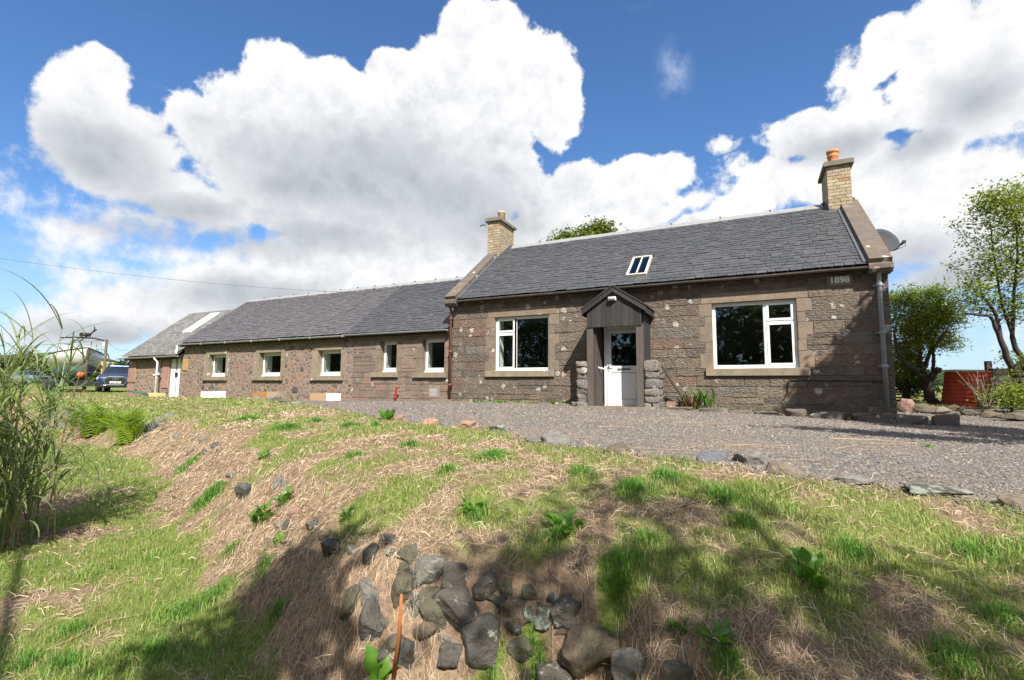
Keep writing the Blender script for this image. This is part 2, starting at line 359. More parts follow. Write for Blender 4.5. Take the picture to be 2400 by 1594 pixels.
def brick_mat():
    m, t, b = mat('buff_brick'); pos = t.new('ShaderNodeNewGeometry').outputs['Position']; rnd = t.new('ShaderNodeObjectInfo').outputs['Random']
    c = t.ramp(rnd, [(0, (.33, .265, .165)), (.3, (.40, .33, .215)), (.55, (.29, .235, .15)), (.75, (.37, .30, .195)), (.87, (.30, .18, .10)), (1, (.43, .37, .26))])
    n = t.noise(pos, 14, 5, .65)
    c = t.mix(1.0, c, t.ramp(n, [(.3, (.55, .5, .45)), (.55, (1, 1, 1)), (.8, (1.15, 1.12, 1.1))]), 'MULTIPLY')
    c = t.mix(t.smooth(t.noise(pos, 2.6, 4, .6), .56, .72, 0, .7), c, (.11, .085, .065))
    t.put(b.inputs['Base Color'], c); b.inputs['Roughness'].default_value = .9; bump(t, b, n, .5, .008); return m
M['brick'] = brick_mat()
def slate_mat(name, stops, lich=(.28, .27, .27), la=.35):
    m, t, b = mat(name); pos = t.new('ShaderNodeNewGeometry').outputs['Position']; rnd = t.new('ShaderNodeObjectInfo').outputs['Random']
    isl = t.new('ShaderNodeNewGeometry').outputs['Random Per Island']
    c = t.ramp(t.math('FRACT', t.math('ADD', rnd, isl)), stops)
    n = t.noise(pos, 7, 6, .7); f = t.noise(pos, 60, 3, .7)
    c = t.mix(1.0, c, t.ramp(t.math('ADD', t.math('MULTIPLY', n, .6), t.math('MULTIPLY', f, .4)), [(.3, (.6, .6, .6)), (.55, (1, 1, 1)), (.75, (1.45, 1.42, 1.38))]), 'MULTIPLY')
    big = t.noise(t.vmath('MULTIPLY', pos, (1.0, .5, .5)), .9, 4, .6)
    c = t.mix(t.math('MULTIPLY', t.smooth(f, .55, .72), t.smooth(big, .45, .7, 0, la)), c, lich)
    t.put(b.inputs['Base Color'], c); b.inputs['Roughness'].default_value = .62; b.inputs['Specular IOR Level'].default_value = .45
    bump(t, b, t.math('ADD', n, t.math('MULTIPLY', f, .4)), .45, .01); return m
M['slate'] = slate_mat('blue_grey_slate', [(0, (.056, .058, .065)), (.2, (.068, .070, .078)), (.45, (.050, .052, .058)), (.6, (.078, .080, .086)), (.8, (.061, .061, .066)), (.95, (.082, .078, .072)), (1, (.060, .063, .071))])
M['slate2'] = slate_mat('purple_grey_slate', [(0, (.085, .078, .083)), (.25, (.105, .098, .102)), (.5, (.072, .068, .073)), (.75, (.115, .108, .110)), (1, (.092, .085, .09))], (.36, .34, .34), .5)
def glass_mat(name, tint=(1, 1, 1), trans=.93):
    m = bpy.data.materials.new(name); m.use_nodes = True; t = NT(m.node_tree); t.n.clear()
    o = t.new('ShaderNodeOutputMaterial'); tr = t.new('ShaderNodeBsdfTransparent'); tr.inputs[0].default_value = (*[c*trans for c in tint], 1)
    g = t.new('ShaderNodeBsdfGlossy'); g.inputs['Roughness'].default_value = .015; g.inputs['Color'].default_value = (.92, .95, .95, 1)
    lw = t.new('ShaderNodeLayerWeight'); lw.inputs[0].default_value = .5
    nb = t.new('ShaderNodeBump'); pos = t.new('ShaderNodeNewGeometry').outputs['Position']; t.put(nb.inputs['Height'], t.noise(pos, 1.6, 2)); nb.inputs['Strength'].default_value = .15; nb.inputs['Distance'].default_value = .02
    t.l.new(nb.outputs[0], g.inputs['Normal'])
    f2 = t.math('MULTIPLY_ADD', t.math('POWER', lw.outputs['Facing'], 5.0), 1.1, .085, clamp=True)
    mx = t.new('ShaderNodeMixShader'); t.put(mx.inputs[0], f2); t.l.new(tr.outputs[0], mx.inputs[1]); t.l.new(g.outputs[0], mx.inputs[2]); t.l.new(mx.outputs[0], o.inputs[0]); return m
M['glass'] = glass_mat('window_glass', (.94, 1.0, .97))
def leaf_mat(name, stops, transl=.35, rough=.5):
    m, t, b = mat(name); isl = t.new('ShaderNodeNewGeometry').outputs['Random Per Island']
    pos = t.new('ShaderNodeNewGeometry').outputs['Position']
    f = t.math('ADD', t.math('MULTIPLY', isl, .6), t.math('MULTIPLY', t.noise(pos, 1.1, 3), .45))
    c = t.ramp(f, stops); t.put(b.inputs['Base Color'], c); b.inputs['Roughness'].default_value = rough; b.inputs['Specular IOR Level'].default_value = .35
    tl = t.new('ShaderNodeBsdfTranslucent'); t.put(tl.inputs[0], t.mix(1.0, c, (1.35, 1.5, .6), 'MULTIPLY'))
    mx = t.new('ShaderNodeMixShader'); mx.inputs[0].default_value = transl; o = t.n['Material Output']
    t.l.new(b.outputs[0], mx.inputs[1]); t.l.new(tl.outputs[0], mx.inputs[2]); t.l.new(mx.outputs[0], o.inputs[0]); return m
def attr_leaf_mat(name, transl=.3, rough=.6):
    m, t, b = mat(name); a = t.new('ShaderNodeAttribute', attribute_name='Col').outputs['Color']
    t.put(b.inputs['Base Color'], a); b.inputs['Roughness'].default_value = rough; b.inputs['Specular IOR Level'].default_value = .25
    tl = t.new('ShaderNodeBsdfTranslucent'); t.put(tl.inputs[0], t.mix(1.0, a, (1.2, 1.3, .7), 'MULTIPLY'))
    mx = t.new('ShaderNodeMixShader'); mx.inputs[0].default_value = transl; o = t.n['Material Output']
    t.l.new(b.outputs[0], mx.inputs[1]); t.l.new(tl.outputs[0], mx.inputs[2]); t.l.new(mx.outputs[0], o.inputs[0]); return m
M['bark'] = plain('grey_brown_bark', (.05, .039, .031), .9, .45, 12, bmp=.8)
M['leafmid'] = leaf_mat('shrub_leaves', [(.2, (.09, .14, .024)), (.5, (.18, .235, .034)), (.75, (.28, .30, .046)), (.95, (.38, .35, .08))])
M['leafrowan'] = leaf_mat('rowan_leaves', [(.2, (.035, .085, .018)), (.55, (.08, .155, .027)), (.85, (.16, .20, .036)), (1, (.26, .21, .045))])
M['leafdark'] = leaf_mat('dark_leaves', [(.2, (.015, .03, .008)), (.6, (.035, .065, .014)), (1, (.07, .10, .022))])
M['leaflime'] = leaf_mat('lime_leaves', [(.2, (.07, .11, .018)), (.6, (.15, .185, .032)), (1, (.28, .24, .08))])

# ------------------------------------------------------------------ terrain
CTRL = [ # photo pixel, height: the upper ground between the bank and the house
 (1000,1330,-.50),(1000,1270,-.44),(1000,1200,-.36),(1000,1100,-.24),(1250,1380,-.52),(1250,1300,-.44),(1250,1200,-.34),(1500,1450,-.56),(1500,1350,-.46),(1500,1200,-.30),
 (1800,1594,-.64),(1800,1400,-.47),(1800,1250,-.32),(2200,1594,-.62),(2200,1400,-.47),(2200,1250,-.34),(2400,1594,-.58),(2400,1400,-.44),(1650,1520,-.6),
 (850,1290,-.48),(760,1225,-.43),(760,1130,-.32),(680,1160,-.40),(640,1110,-.35),(600,1075,-.32),(540,1050,-.30),(500,1030,-.29),(450,1005,-.28),(400,985,-.26),(330,970,-.24),(240,955,-.21),(150,948,-.18),(0,948,-.18),
 (800,1050,-.19),(600,1000,-.17),(900,1130,-.28),(1100,1120,-.22),(1400,1130,-.21),(500,970,-.16),(300,938,-.1),(700,1060,-.24),
 (864,977,-.09),(1000,998,-.1),(1168,1010,-.1),(1300,1050,-.13),(1450,1062,-.13),(1670,1090,-.16),(1850,1115,-.19),(2080,1140,-.23),(2250,1170,-.26),(2400,1195,-.28)]
LOW = [(0,1594,-1.12),(300,1594,-1.12),(600,1594,-1.12),(850,1594,-1.1),(300,1400,-1.05),(600,1400,-1.03),(0,1400,-1.06),(200,1250,-.98),(500,1290,-.99),(0,1200,-.95),(350,1200,-.95),(150,1100,-.86),(300,1100,-.85),(420,1120,-.86),(0,1050,-.78),(180,1042,-.76),(310,1050,-.76)]
# middle of the bank's face, and half its width
BANK = [(0,990,-.46),(170,995,-.46),(300,1010,-.48),(400,1028,-.52),(470,1080,-.58),(540,1165,-.66),(610,1235,-.70),(680,1330,-.74),(750,1420,-.76),(830,1470,-.78),(920,1480,-.78),(1050,1480,-.78),(1250,1500,-.78),(1450,1560,-.78)]
BANKW = [.6,.6,.55,.55,.62,.66,.60,.48,.36,.26,.22,.20,.20,.24]
def _px3(lst): 
    out = []
    for x, y, z in lst:
        d = pray(x, y); p = CAM+d*((z-CAM[2])/d[2]); out.append((p[0], p[1], z))
    return out
CW = _px3(CTRL)
CW += [(X, -.25, 0.0) for X in (-8, -5, -2)]+[(-3, -1.3, -.05), (-1, -.75, -.08), (1, -.75, -.14), (2.5, -.8, -.22), (3.5, -.8, -.24), (6, -1, -.22)]+[(X, -.25, -.04) for X in (-11, -15, -19)]+[(-24, -.25, -.08), (-28, -.5, -.08)]
CW += [(X, 6, .05) for X in (-24, -12, 0, 6, 12)]+[(-7, -4, -.04), (-4, -4, -.06), (0, -4, -.12), (3, -4, -.22), (6, -4, -.24)]+[(2.5, -7.5, -.24), (6, -7, -.26), (5, 2, -.12), (10, -4, 0), (14, 4, .1), (4.5, -11, -.5), (7, -10, -.35), (10, -16, -.6), (3, -13, -.62)]
CW += [(-36, 4, .02), (-30, -4, -.12), (-45, 10, .1), (-60, 20, .3), (40, 0, .3), (30, 40, .8), (0, 50, .8), (-40, 50, .6), (-90, 40, 1.2), (60, 60, 1.2), (80, -40, 0)]
LOWL = _px3(LOW)+[(0, -12.5, -1.12), (-2, -13, -1.14), (2.2, -12.5, -1.0), (0, -16, -1.15), (-6, -16, -1.15), (5, -16, -.9), (-12, -14, -1.05), (-20, -12, -.9), (-34, -10, -.6), (-50, -25, -.6), (-20, -40, -1), (20, -40, -.6), (0, -80, -1), (-90, -40, -.5), (-10, -6, -.75), (-14, -5, -.7)]
class Surf:
    """smooth surface through scattered heights"""
    def __init__(s, pts, reg=.02):
        P_ = np.array(pts); s.P = P_[:, :2]; n = s.n = len(P_); K_ = np.linalg.norm(s.P[:, None]-s.P[None], axis=2); A = np.zeros((n+3, n+3)); A[:n, :n] = -K_+reg*np.eye(n); A[:n, n] = 1; A[:n, n+1:] = s.P; A[n, :n] = 1; A[n+1:, :n] = s.P.T
        s.S = np.linalg.solve(A, np.concatenate([P_[:, 2], np.zeros(3)]))
    def __call__(s, x, y):
        out = np.empty(x.shape)
        for i in range(0, len(x), 40000):
            q = np.stack([x[i:i+40000], y[i:i+40000]], 1); rr = np.linalg.norm(q[:, None]-s.P[None], axis=2); out[i:i+40000] = -rr@s.S[:s.n]+s.S[s.n]+q@s.S[s.n+1:]
        return out
UP_, LO_ = Surf(CW), Surf(LOWL)
BK = np.array([p[:2] for p in _px3(BANK)]); BK = np.concatenate([[BK[0]+np.array([-14, 5.0])], BK, [[2.4, -12.4], [3.6, -14], [5, -18], [9, -30]]])
BWID = np.concatenate([[.5], [w for w in BANKW], [.5, .6, .7, .8]])
def bank_side(x, y):
    """how far across the bank a point lies: 0 on the lower lawn, 1 on the upper ground"""
    best = np.full(x.shape, 1e9); sg = np.zeros(x.shape); wd = np.ones(x.shape)
    for i in range(len(BK)-1):
        a, c = BK[i], BK[i+1]; d = c-a; L2 = d@d; t = np.clip(((x-a[0])*d[0]+(y-a[1])*d[1])/L2, 0, 1); qx, qy = x-(a[0]+t*d[0]), y-(a[1]+t*d[1]); D2 = np.hypot(qx, qy); k = D2 < best
        cr = d[0]*(y-a[1])-d[1]*(x-a[0]); best = np.where(k, D2, best); sg = np.where(k, np.sign(cr), sg); wd = np.where(k, BWID[i]+(BWID[i+1]-BWID[i])*t, wd)
    w = wd*(1+.5*(fbm(x*1.3+4, y*1.3)-.5)); t = np.clip(.5+(sg*best+(fbm(x*2.1, y*2.1+8)-.5)*.22)/(2*w), 0, 1); return t*t*(3-2*t)
def hgt(x, y, detail=True):
    x = np.atleast_1d(np.asarray(x, float)); y = np.atleast_1d(np.asarray(y, float)); m = bank_side(x, y); u, l = UP_(x, y), LO_(x, y)
    out = l+(np.maximum(u, l+.05)-l)*m
    if detail:
        g = 1/(1+np.exp(-(-y-9.5+np.clip(x, -4, 4)*.15)*2)); face = 4*m*(1-m)
        out = out+(fbm(x*1.7, y*1.7)-.5)*.07*np.clip(.2+g, 0, 1)+(fbm(x*7+3, y*7)-.5)*.03*np.clip(.3+g+face, 0, 1.4)+(fbm(x*11, y*11+5)-.5)*.09*face
    return out
def onground(x, y, far=80):
    d = pray(x, y); ts = np.exp(np.linspace(math.log(.5), math.log(far), 700)); p = CAM+d*ts[:, None]
    below = np.nonzero(p[:, 2] < hgt(p[:, 0], p[:, 1]))[0]
    if len(below) == 0: return p[-1]
    i = below[0]; lo, hi = ts[max(i-1, 0)], ts[i]
    for _ in range(14):
        md = (lo+hi)/2; q = CAM+d*md
        if q[2] < hgt(q[0], q[1])[0]: hi = md
        else: lo = md
    return CAM+d*hi
# ground sheet: rings about the lawn, fine near by, out to the horizon
NA, NR = 640, 330
rr = np.concatenate([[0.0], np.exp(np.linspace(math.log(.25), math.log(120), NR-30)), np.exp(np.linspace(math.log(130), math.log(4000), 29))])
aa = np.linspace(0, 2*math.pi, NA, endpoint=False)
gx = (rr[:, None]*np.cos(aa)[None]).ravel(); gy = (-11.8+rr[:, None]*np.sin(aa)[None]).ravel()
gz = np.where(np.hypot(gx, gy+11.8) < 130, hgt(gx, gy), 0)
edge = np.clip((np.hypot(gx, gy+11.8)-70)/60, 0, 1); gz = gz*(1-edge)+edge*.6
ii = np.arange(NR-1)[:, None]*NA; jj = np.arange(NA)[None]
q = np.stack([ii+jj, ii+(jj+1) % NA, ii+NA+(jj+1) % NA, ii+NA+jj], -1).reshape(-1, 4)[:, ::-1]
def ground_mat():
    m, t, b = mat('mown_turf_and_straw'); pos = t.new('ShaderNodeNewGeometry').outputs['Position']
    med = t.noise(pos, 3.2, 5, .65); fine = t.noise(pos, 38, 4, .7)
    straw = t.ramp(t.math('ADD', t.math('MULTIPLY', fine, .7), t.math('MULTIPLY', med, .3)), [(.3, (.10, .066, .042)), (.55, (.27, .19, .125)), (.8, (.42, .315, .21))])
    green = t.ramp(t.math('ADD', t.math('MULTIPLY', fine, .6), t.math('MULTIPLY', med, .4)), [(.3, (.06, .085, .02)), (.6, (.17, .215, .048)), (.85, (.28, .30, .085))])
    g = t.math('ADD', t.new('ShaderNodeAttribute', attribute_name='turf').outputs['Fac'], t.math('MULTIPLY', t.math('SUBTRACT', med, .5), .35))
    t.put(b.inputs['Base Color'], t.mix(t.smooth(g, -.06, .12), straw, green)); b.inputs['Roughness'].default_value = .95; b.inputs['Specular IOR Level'].default_value = .1
    bump(t, b, t.math('ADD', fine, med), .8, .03); return m
M['ground'] = ground_mat()
ground = np_obj('ground', mesh_np('ground', np.stack([gx, gy, gz], 1), q, smooth=True), M['ground']); tag(ground, kind='structure')
_GZ = np.where(np.hypot(gx, gy+11.8) < 130, gz, .6).reshape(NR, NA)
_hgt_exact = hgt
def hgt(x, y):
    """height of the ground mesh itself"""
    x = np.atleast_1d(np.asarray(x, float)); y = np.atleast_1d(np.asarray(y, float)); r_ = np.hypot(x, y+11.8); a = np.mod(np.arctan2(y+11.8, x), 2*math.pi)/(2*math.pi)*NA
    i = np.clip(np.searchsorted(rr, r_)-1, 0, NR-2); u = np.clip((r_-rr[i])/(rr[i+1]-rr[i]), 0, 1); j = np.floor(a).astype(int); v = a-j; j0, j1 = j % NA, (j+1) % NA
    return (_GZ[i, j0]*(1-v)+_GZ[i, j1]*v)*(1-u)+(_GZ[i+1, j0]*(1-v)+_GZ[i+1, j1]*v)*u
# ------------------------------------------------------------------ the buildings
def sub_rects(x0, x1, z0, z1, ops):
    """cells of the rectangle left after the openings (ax0, ax1, az0, az1) are taken out"""
    xs = sorted({x0, x1, *[min(max(v, x0), x1) for o in ops for v in o[:2]]}); out = []
    for a, b in zip(xs, xs[1:]):
        if b-a < 1e-4: continue
        m = (a+b)/2; z = z0
        for o in sorted([o for o in ops if o[0] < m < o[1]], key=lambda o: o[2]):
            if o[2] > z+1e-4: out.append((a, b, z, o[2]))
            z = max(z, o[3])
        if z < z1-1e-4: out.append((a, b, z, z1))
    return out
def wall_panel(name, mat_, parent, x0, x1, z0, z1, y0, y1, ops):
    b = MB()
    for a, c, d, e in sub_rects(x0, x1, z0, z1, ops): b.bbox(a, c, y0, y1, d, e)
    return b.build(name, mat_, parent)
def block(parent, mat_, x0, x1, z0, z1, yf, yb, name='stone', b=.008, jit=.005, gap=.0045):
    x0 += gap; x1 -= gap; z0 += gap; z1 -= gap
    if x1-x0 < .03 or z1-z0 < .03: return
    m = MB().bev(x0, x1, yf, yb, z0, z1, min(b, (z1-z0)*.3)); v = m.v
    for k in range(4):                                            # each arris is worn differently
        dx, dz = random.uniform(-jit, jit), random.uniform(-jit, jit)
        for q in (4+k, 8+k): v[q] = (v[q][0]+dx, v[q][1]+(random.uniform(-.008, .008) if q >= 8 else 0), v[q][2]+dz)
    return m.build(name, mat_, parent)
def courses(x0, x1, levels, ops, parent, mat_, yface, yback, wmin=.36, wmax=.95, split=.10, proud=.010):
    for z0, z1 in zip(levels, levels[1:]):
        zc = (z0+z1)/2; free = [(x0, x1)]
        for o in ops:
            if o[2] < zc < o[3]:
                nf = []
                for a, c in free:
                    if o[1] <= a or o[0] >= c: nf.append((a, c)); continue
                    if o[0] > a: nf.append((a, o[0]))
                    if o[1] < c: nf.append((o[1], c))
                free = nf
        for a, c in free:
            x = a
            while x < c-.01:
                w = random.uniform(wmin, wmax)*(1.15 if z1-z0 > .24 else .9)
                if c-(x+w) < wmin*.8: w = c-x
                if w > wmax*1.5: w = w/2
                yf = yface-random.uniform(0, proud)
                if z1-z0 > .21 and random.random() < split:
                    zm = z0+(z1-z0)*random.uniform(.35, .65); block(parent, mat_, x, x+w, z0, zm, yf, yback); block(parent, mat_, x, x+w, zm, z1, yface-random.uniform(0, proud), yback)
                else: block(parent, mat_, x, x+w, z0, z1, yf, yback)
                x += w
def window(parent, x0, x1, z0, z1, y, layout, name='window'):
    """uPVC window in an opening; layout: list of (fx0, fx1, fz0, fz1, sash) in fractions, outer frame shared"""
    wobj = MB(); f = .055
    for a, c, d, e in ((x0, x1, z0, z0+f), (x0, x1, z1-f, z1), (x0, x0+f, z0+f, z1-f), (x1-f, x1, z0+f, z1-f)): wobj.bbox(a, c, y, y+.07, d, e)
    w = wobj.build(name, M['upvc'], parent)
    ix0, ix1, iz0, iz1 = x0+f, x1-f, z0+f, z1-f
    X = lambda t: ix0+(ix1-ix0)*t; Z = lambda t: iz0+(iz1-iz0)*t
    for a, c, d, e, sash in layout:
        s = .05 if sash else .018; yo = y-.014 if sash else y+.012
        a, c, d, e = X(a), X(c), Z(d), Z(e)
        if a > ix0+.01: a += .024
        if c < ix1-.01: c -= .024
        if d > iz0+.01: d += .024
        if e < iz1-.01: e -= .024
        b = MB()
        for p, q_, r_, s_ in ((a, c, d, d+s), (a, c, e-s, e), (a, a+s, d+s, e-s), (c-s, c, d+s, e-s)): b.bbox(p, q_, yo, y+.065, r_, s_)
        b.build('sash' if sash else 'bead', M['upvc'], w)
        g = MB(); gs = s+.004
        for p, q_, r_, s_ in ((a+s, c-s, d+s, d+gs+.006), (a+s, c-s, e-gs-.006, e-s), (a+s, a+gs+.006, d+gs, e-gs), (c-gs-.006, c-s, d+gs, e-gs)): g.bbox(p, q_, yo+.012, yo+.03, r_, s_)
        g.build('gasket', M['rub'], w)
        MB().bbox(a+s+.002, c-s-.002, yo+.022, yo+.028, d+s+.002, e-s-.002).build('pane', M['glass'], w)
    ms = MB()                                                     # mullions and transoms
    for a, c, d, e, sash in layout:
        if c < .99: ms.bbox(X(c)-.026, X(c)+.026, y+.002, y+.068, iz0, iz1)
        if e < .99: ms.bbox(X(a)+.026 if a > .01 else ix0, X(c)-.026 if c < .99 else ix1, y+.004, y+.066, Z(e)-.026, Z(e)+.026)
    if ms.v: ms.build('mullion', M['upvc'], w)
    MB().bbox(x0-.02, x1+.005, y-.06, y+.01, z0-.032, z0-.002).build('cill', M['upvc'], w)
    return w

class Roof:
    def __init__(s, y0, z0, y1, z1):
        s.o = np.array([0, y0, z0]); d = np.array([0, y1-y0, z1-z0]); s.len = float(np.linalg.norm(d)); s.s = d/s.len; s.n = np.array([0, -s.s[2], s.s[1]]); s.ang = math.atan2(s.s[2], s.s[1])
    def p(s, x, t, h=0.0): return s.o+s.s*t+s.n*h+np.array([x, 0, 0])
def slate_roof(parent, rf, x0, x1, m_, g0, g1, skip, nsep, focus, wmin=.14, wmax=.30, slip=.03):
    """diminishing courses of random-width slates; the nsep that show largest are single pieces, the rest one mass"""
    items = []; t = 0.0; k = 0
    while t < rf.len-.05:
        g = g0+(g1-g0)*t/rf.len; x = x0-random.uniform(0, .12)
        while x < x1:
            w = random.uniform(wmin, wmax)*(1.0-.25*t/rf.len)
            a, c = max(x, x0), min(x+w, x1)
            for o in skip:                                          # trim to the roof light
                if o[0] < c and a < o[1] and o[2] < t+g*1.6 and t < o[3]:
                    if (a+c)/2 < (o[0]+o[1])/2: c = min(c, o[0])
                    else: a = max(a, o[1])
            if c-a > .04:
                items.append((a, c, t+random.uniform(-slip, slip)*.5, min(g*2.05, rf.len-t+.03), random.uniform(.0, .012)))
            x += w
        t += g; k += 1
    key = sorted(range(len(items)), key=lambda i: np.linalg.norm(rf.p((items[i][0]+items[i][1])/2, items[i][2])-np.asarray(focus))/(items[i][1]-items[i][0])**.4)
    sep = set(key[:nsep])
    def shape(seed):
        r_ = random.Random(seed); j = lambda a: r_.uniform(-a, a)
        c = .05+abs(j(.10))
        return [(-.5+j(.012)+c*.15, 0+abs(j(.03))), (-.5+c, j(.025)), (.5-c, j(.025)), (.5+j(.012)-c*.1, abs(j(.03))), (.5, 1), (-.5, 1)]
    variants = []
    for sd in range(12):
        pts = shape(sd); n = len(pts); vs = [(p[0], p[1], 0) for p in pts]+[(p[0], p[1], 1) for p in pts]
        fs = [tuple(range(n))[::-1], tuple(range(n, 2*n))]+[(i, (i+1) % n, n+(i+1) % n, n+i) for i in range(n)]
        variants.append((np.array(vs), fs))
    meshes = []
    for vs, fs in variants:
        me = bpy.data.meshes.new('slate'); me.from_pydata(vs.tolist(), [], fs); me.update(); me.materials.append(m_); meshes.append(me)
    rest = MB()
    for i, (a, c, t, L, lift) in enumerate(items):
        th = random.uniform(.007, .012); tilt = rf.ang-math.asin(min(.3, (.017+lift)/L)); yaw = random.uniform(-.012, .012)
        base = rf.p((a+c)/2, t, .026+lift)
        Mx = Matrix.Translation(base) @ Matrix.Rotation(tilt, 4, 'X') @ Matrix.Rotation(yaw, 4, 'Z') @ Matrix.Diagonal((c-a-.006, L, th, 1))
        k = random.randrange(12)
        if i in sep:
            o = bpy.data.objects.new('slate', meshes[k]); COL.objects.link(o); o.parent = parent
            o.matrix_local = Matrix.Translation(-Vector(WLOC[parent.name])) @ Mx
        else:
            vs, fs = variants[k]; A = np.array(Mx); w = vs@A[:3, :3].T+A[:3, 3]; rest.add(w, fs)
    if rest.v: rest.build('slates', m_, parent, kind='stuff')

# ---------------- main cottage
XL, XR = -8.12, 2.62
house = thing('stone_cottage', (-2.75, 0, 0), 'sandstone cottage with slate roof, two brick chimneys and an 1898 date stone', 'cottage')
W1, W2, DO = (-6.69, -4.99, .92, 2.46), (-.82, .93, .92, 2.46), (-3.42, -2.40, -.2, 2.04)
ops = [W1, W2, DO]
wall = wall_panel('wall', M['mortar'], house, XL+.015, XR-.015, -.25, 3.10, .005, .30, [(o[0]-.008, o[1]+.008, o[2]-.008, o[3]+.008) for o in ops])
wall_panel('inner_wall', M['plaster'], house, XL+.3, XR-.3, -.1, 3.0, .301, .62, [(o[0]-.02, o[1]+.02, o[2]-.02, o[3]+.02) for o in ops])
surr = []
for o in (W1, W2):                                                # dressed lintels, jambs and sills
    x0, x1, z0, z1 = o
    block(wall, M['dressed'], x0-.24, x1+.24, z1, z1+.25, -.006, .1, 'lintel'); surr.append((x0-.24, x1+.24, z1, z1+.25))
    zz = [z0-.01, z0+.36, z0+.62, z0+1.0, z0+1.24, z1]
    for k, (a, c) in enumerate(zip(zz, zz[1:])):
        w = .17 if k % 2 else .30
        block(wall, M['dressed'], x0-w, x0, a, c, -.007, .2, 'jamb_stone', gap=.003); block(wall, M['dressed'], x1, x1+w, a, c, -.007, .2, 'jamb_stone', gap=.003)
        surr += [(x0-w, x0, a, c), (x1, x1+w, a, c)]
    sx0, sx1 = (x0-.27, x1+.17) if o is W1 else (x0-.17, x1+.20)
    MB().bev(sx0, sx1, -.085, .2, .735, .912, .01).build('sill', M['sill'], wall); surr.append((sx0, sx1, .735, .912))
PL = (1.52, 2.0, 2.66, 2.93)
pl = MB().bev(*PL[:2], -.03, .05, PL[2], PL[3], .02).build('date_stone', M['dressed'], wall); surr.append(PL)
MB().bbox(PL[0]+.06, PL[1]-.06, -.034, -.029, PL[2]+.045, PL[3]-.045).build('panel', M['sill'], pl)
def text_mesh(name, body, size, m_, parent, loc, rot, ext=.006, font_scale=(1, 1, 1)):
    cu = bpy.data.curves.new(name, 'FONT'); cu.body = body; cu.size = size; cu.extrude = ext; cu.align_x = 'CENTER'; cu.align_y = 'CENTER'; cu.offset = size*.02
    tmp = bpy.data.objects.new(name+'_t', cu); COL.objects.link(tmp); dg = bpy.context.evaluated_depsgraph_get()
    me = bpy.data.meshes.new_from_object(tmp.evaluated_get(dg)); bpy.data.objects.remove(tmp); bpy.data.curves.remove(cu)
    me.materials.clear(); me.materials.append(m_)
    o = link(bpy.data.objects.new(name, me), parent, loc); o.rotation_euler = rot; o.scale = font_scale; return o
M['digits'] = plain('carved_pale_digits', (.80, .78, .72), .9, .2, 20)
text_mesh('date_numerals', '1898', .185, M['digits'], pl, ((PL[0]+PL[1])/2, -.040, (PL[2]+PL[3])/2), (R(90), 0, 0), .008, (1.0, 1, 1))
# squared rubble, course by course; corner stones first
levels = [-.12, .10, .24, .49, .735, .912, 1.18, 1.40, 1.66, 1.93, 2.20, 2.46, 2.71, 2.90, 3.085]
for k, (a, c) in enumerate(zip(levels, levels[1:])):
    w = .34 if k % 2 else .50
    block(wall, M['ashlar'], XR-w, XR, a, c, -.012, .25, 'quoin'); surr.append((XR-w, XR, a, c))
    w = .48 if k % 2 else .32
    block(wall, M['ashlar'], XL, XL+w, a, c, -.012, .25, 'quoin'); surr.append((XL, XL+w, a, c))
courses(XL, XR, levels, ops+surr, wall, M['ashlar'], -.004, .06)
# gables, back wall, rooms
RF = Roof(-.22, 3.03, 3.0, 5.46); RB = 6.0
gab = [(.02, -.25), (RB-.02, -.25), (RB-.02, 3.05), (3.0, 5.30), (.02, 3.05)]
for x0, x1 in ((XR-.40, XR-.012), (XL+.012, XL+.40)): MB().prism(gab, 0, x0, x1).build('gable_wall', M['ashlar'], house)
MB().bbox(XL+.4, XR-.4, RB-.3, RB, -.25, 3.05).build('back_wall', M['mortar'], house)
rm = MB()
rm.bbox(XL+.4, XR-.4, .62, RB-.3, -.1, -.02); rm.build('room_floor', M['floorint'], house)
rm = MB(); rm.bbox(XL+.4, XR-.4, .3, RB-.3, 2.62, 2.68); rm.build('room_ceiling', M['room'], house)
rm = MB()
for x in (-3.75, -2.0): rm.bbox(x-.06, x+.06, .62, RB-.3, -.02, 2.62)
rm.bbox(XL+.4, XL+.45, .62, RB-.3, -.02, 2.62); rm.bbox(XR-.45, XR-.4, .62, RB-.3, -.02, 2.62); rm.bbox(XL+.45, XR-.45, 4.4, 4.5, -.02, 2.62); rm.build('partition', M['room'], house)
window(house, W1[0], W1[1], W1[2], W1[3], .10, [(0, .36, 0, .72, True), (0, .36, .72, 1, True), (.36, 1, 0, 1, False)])
window(house, W2[0], W2[1], W2[2], W2[3], .10, [(0, .655, 0, 1, False), (.655, 1, 0, .70, True), (.655, 1, .70, 1, True)])
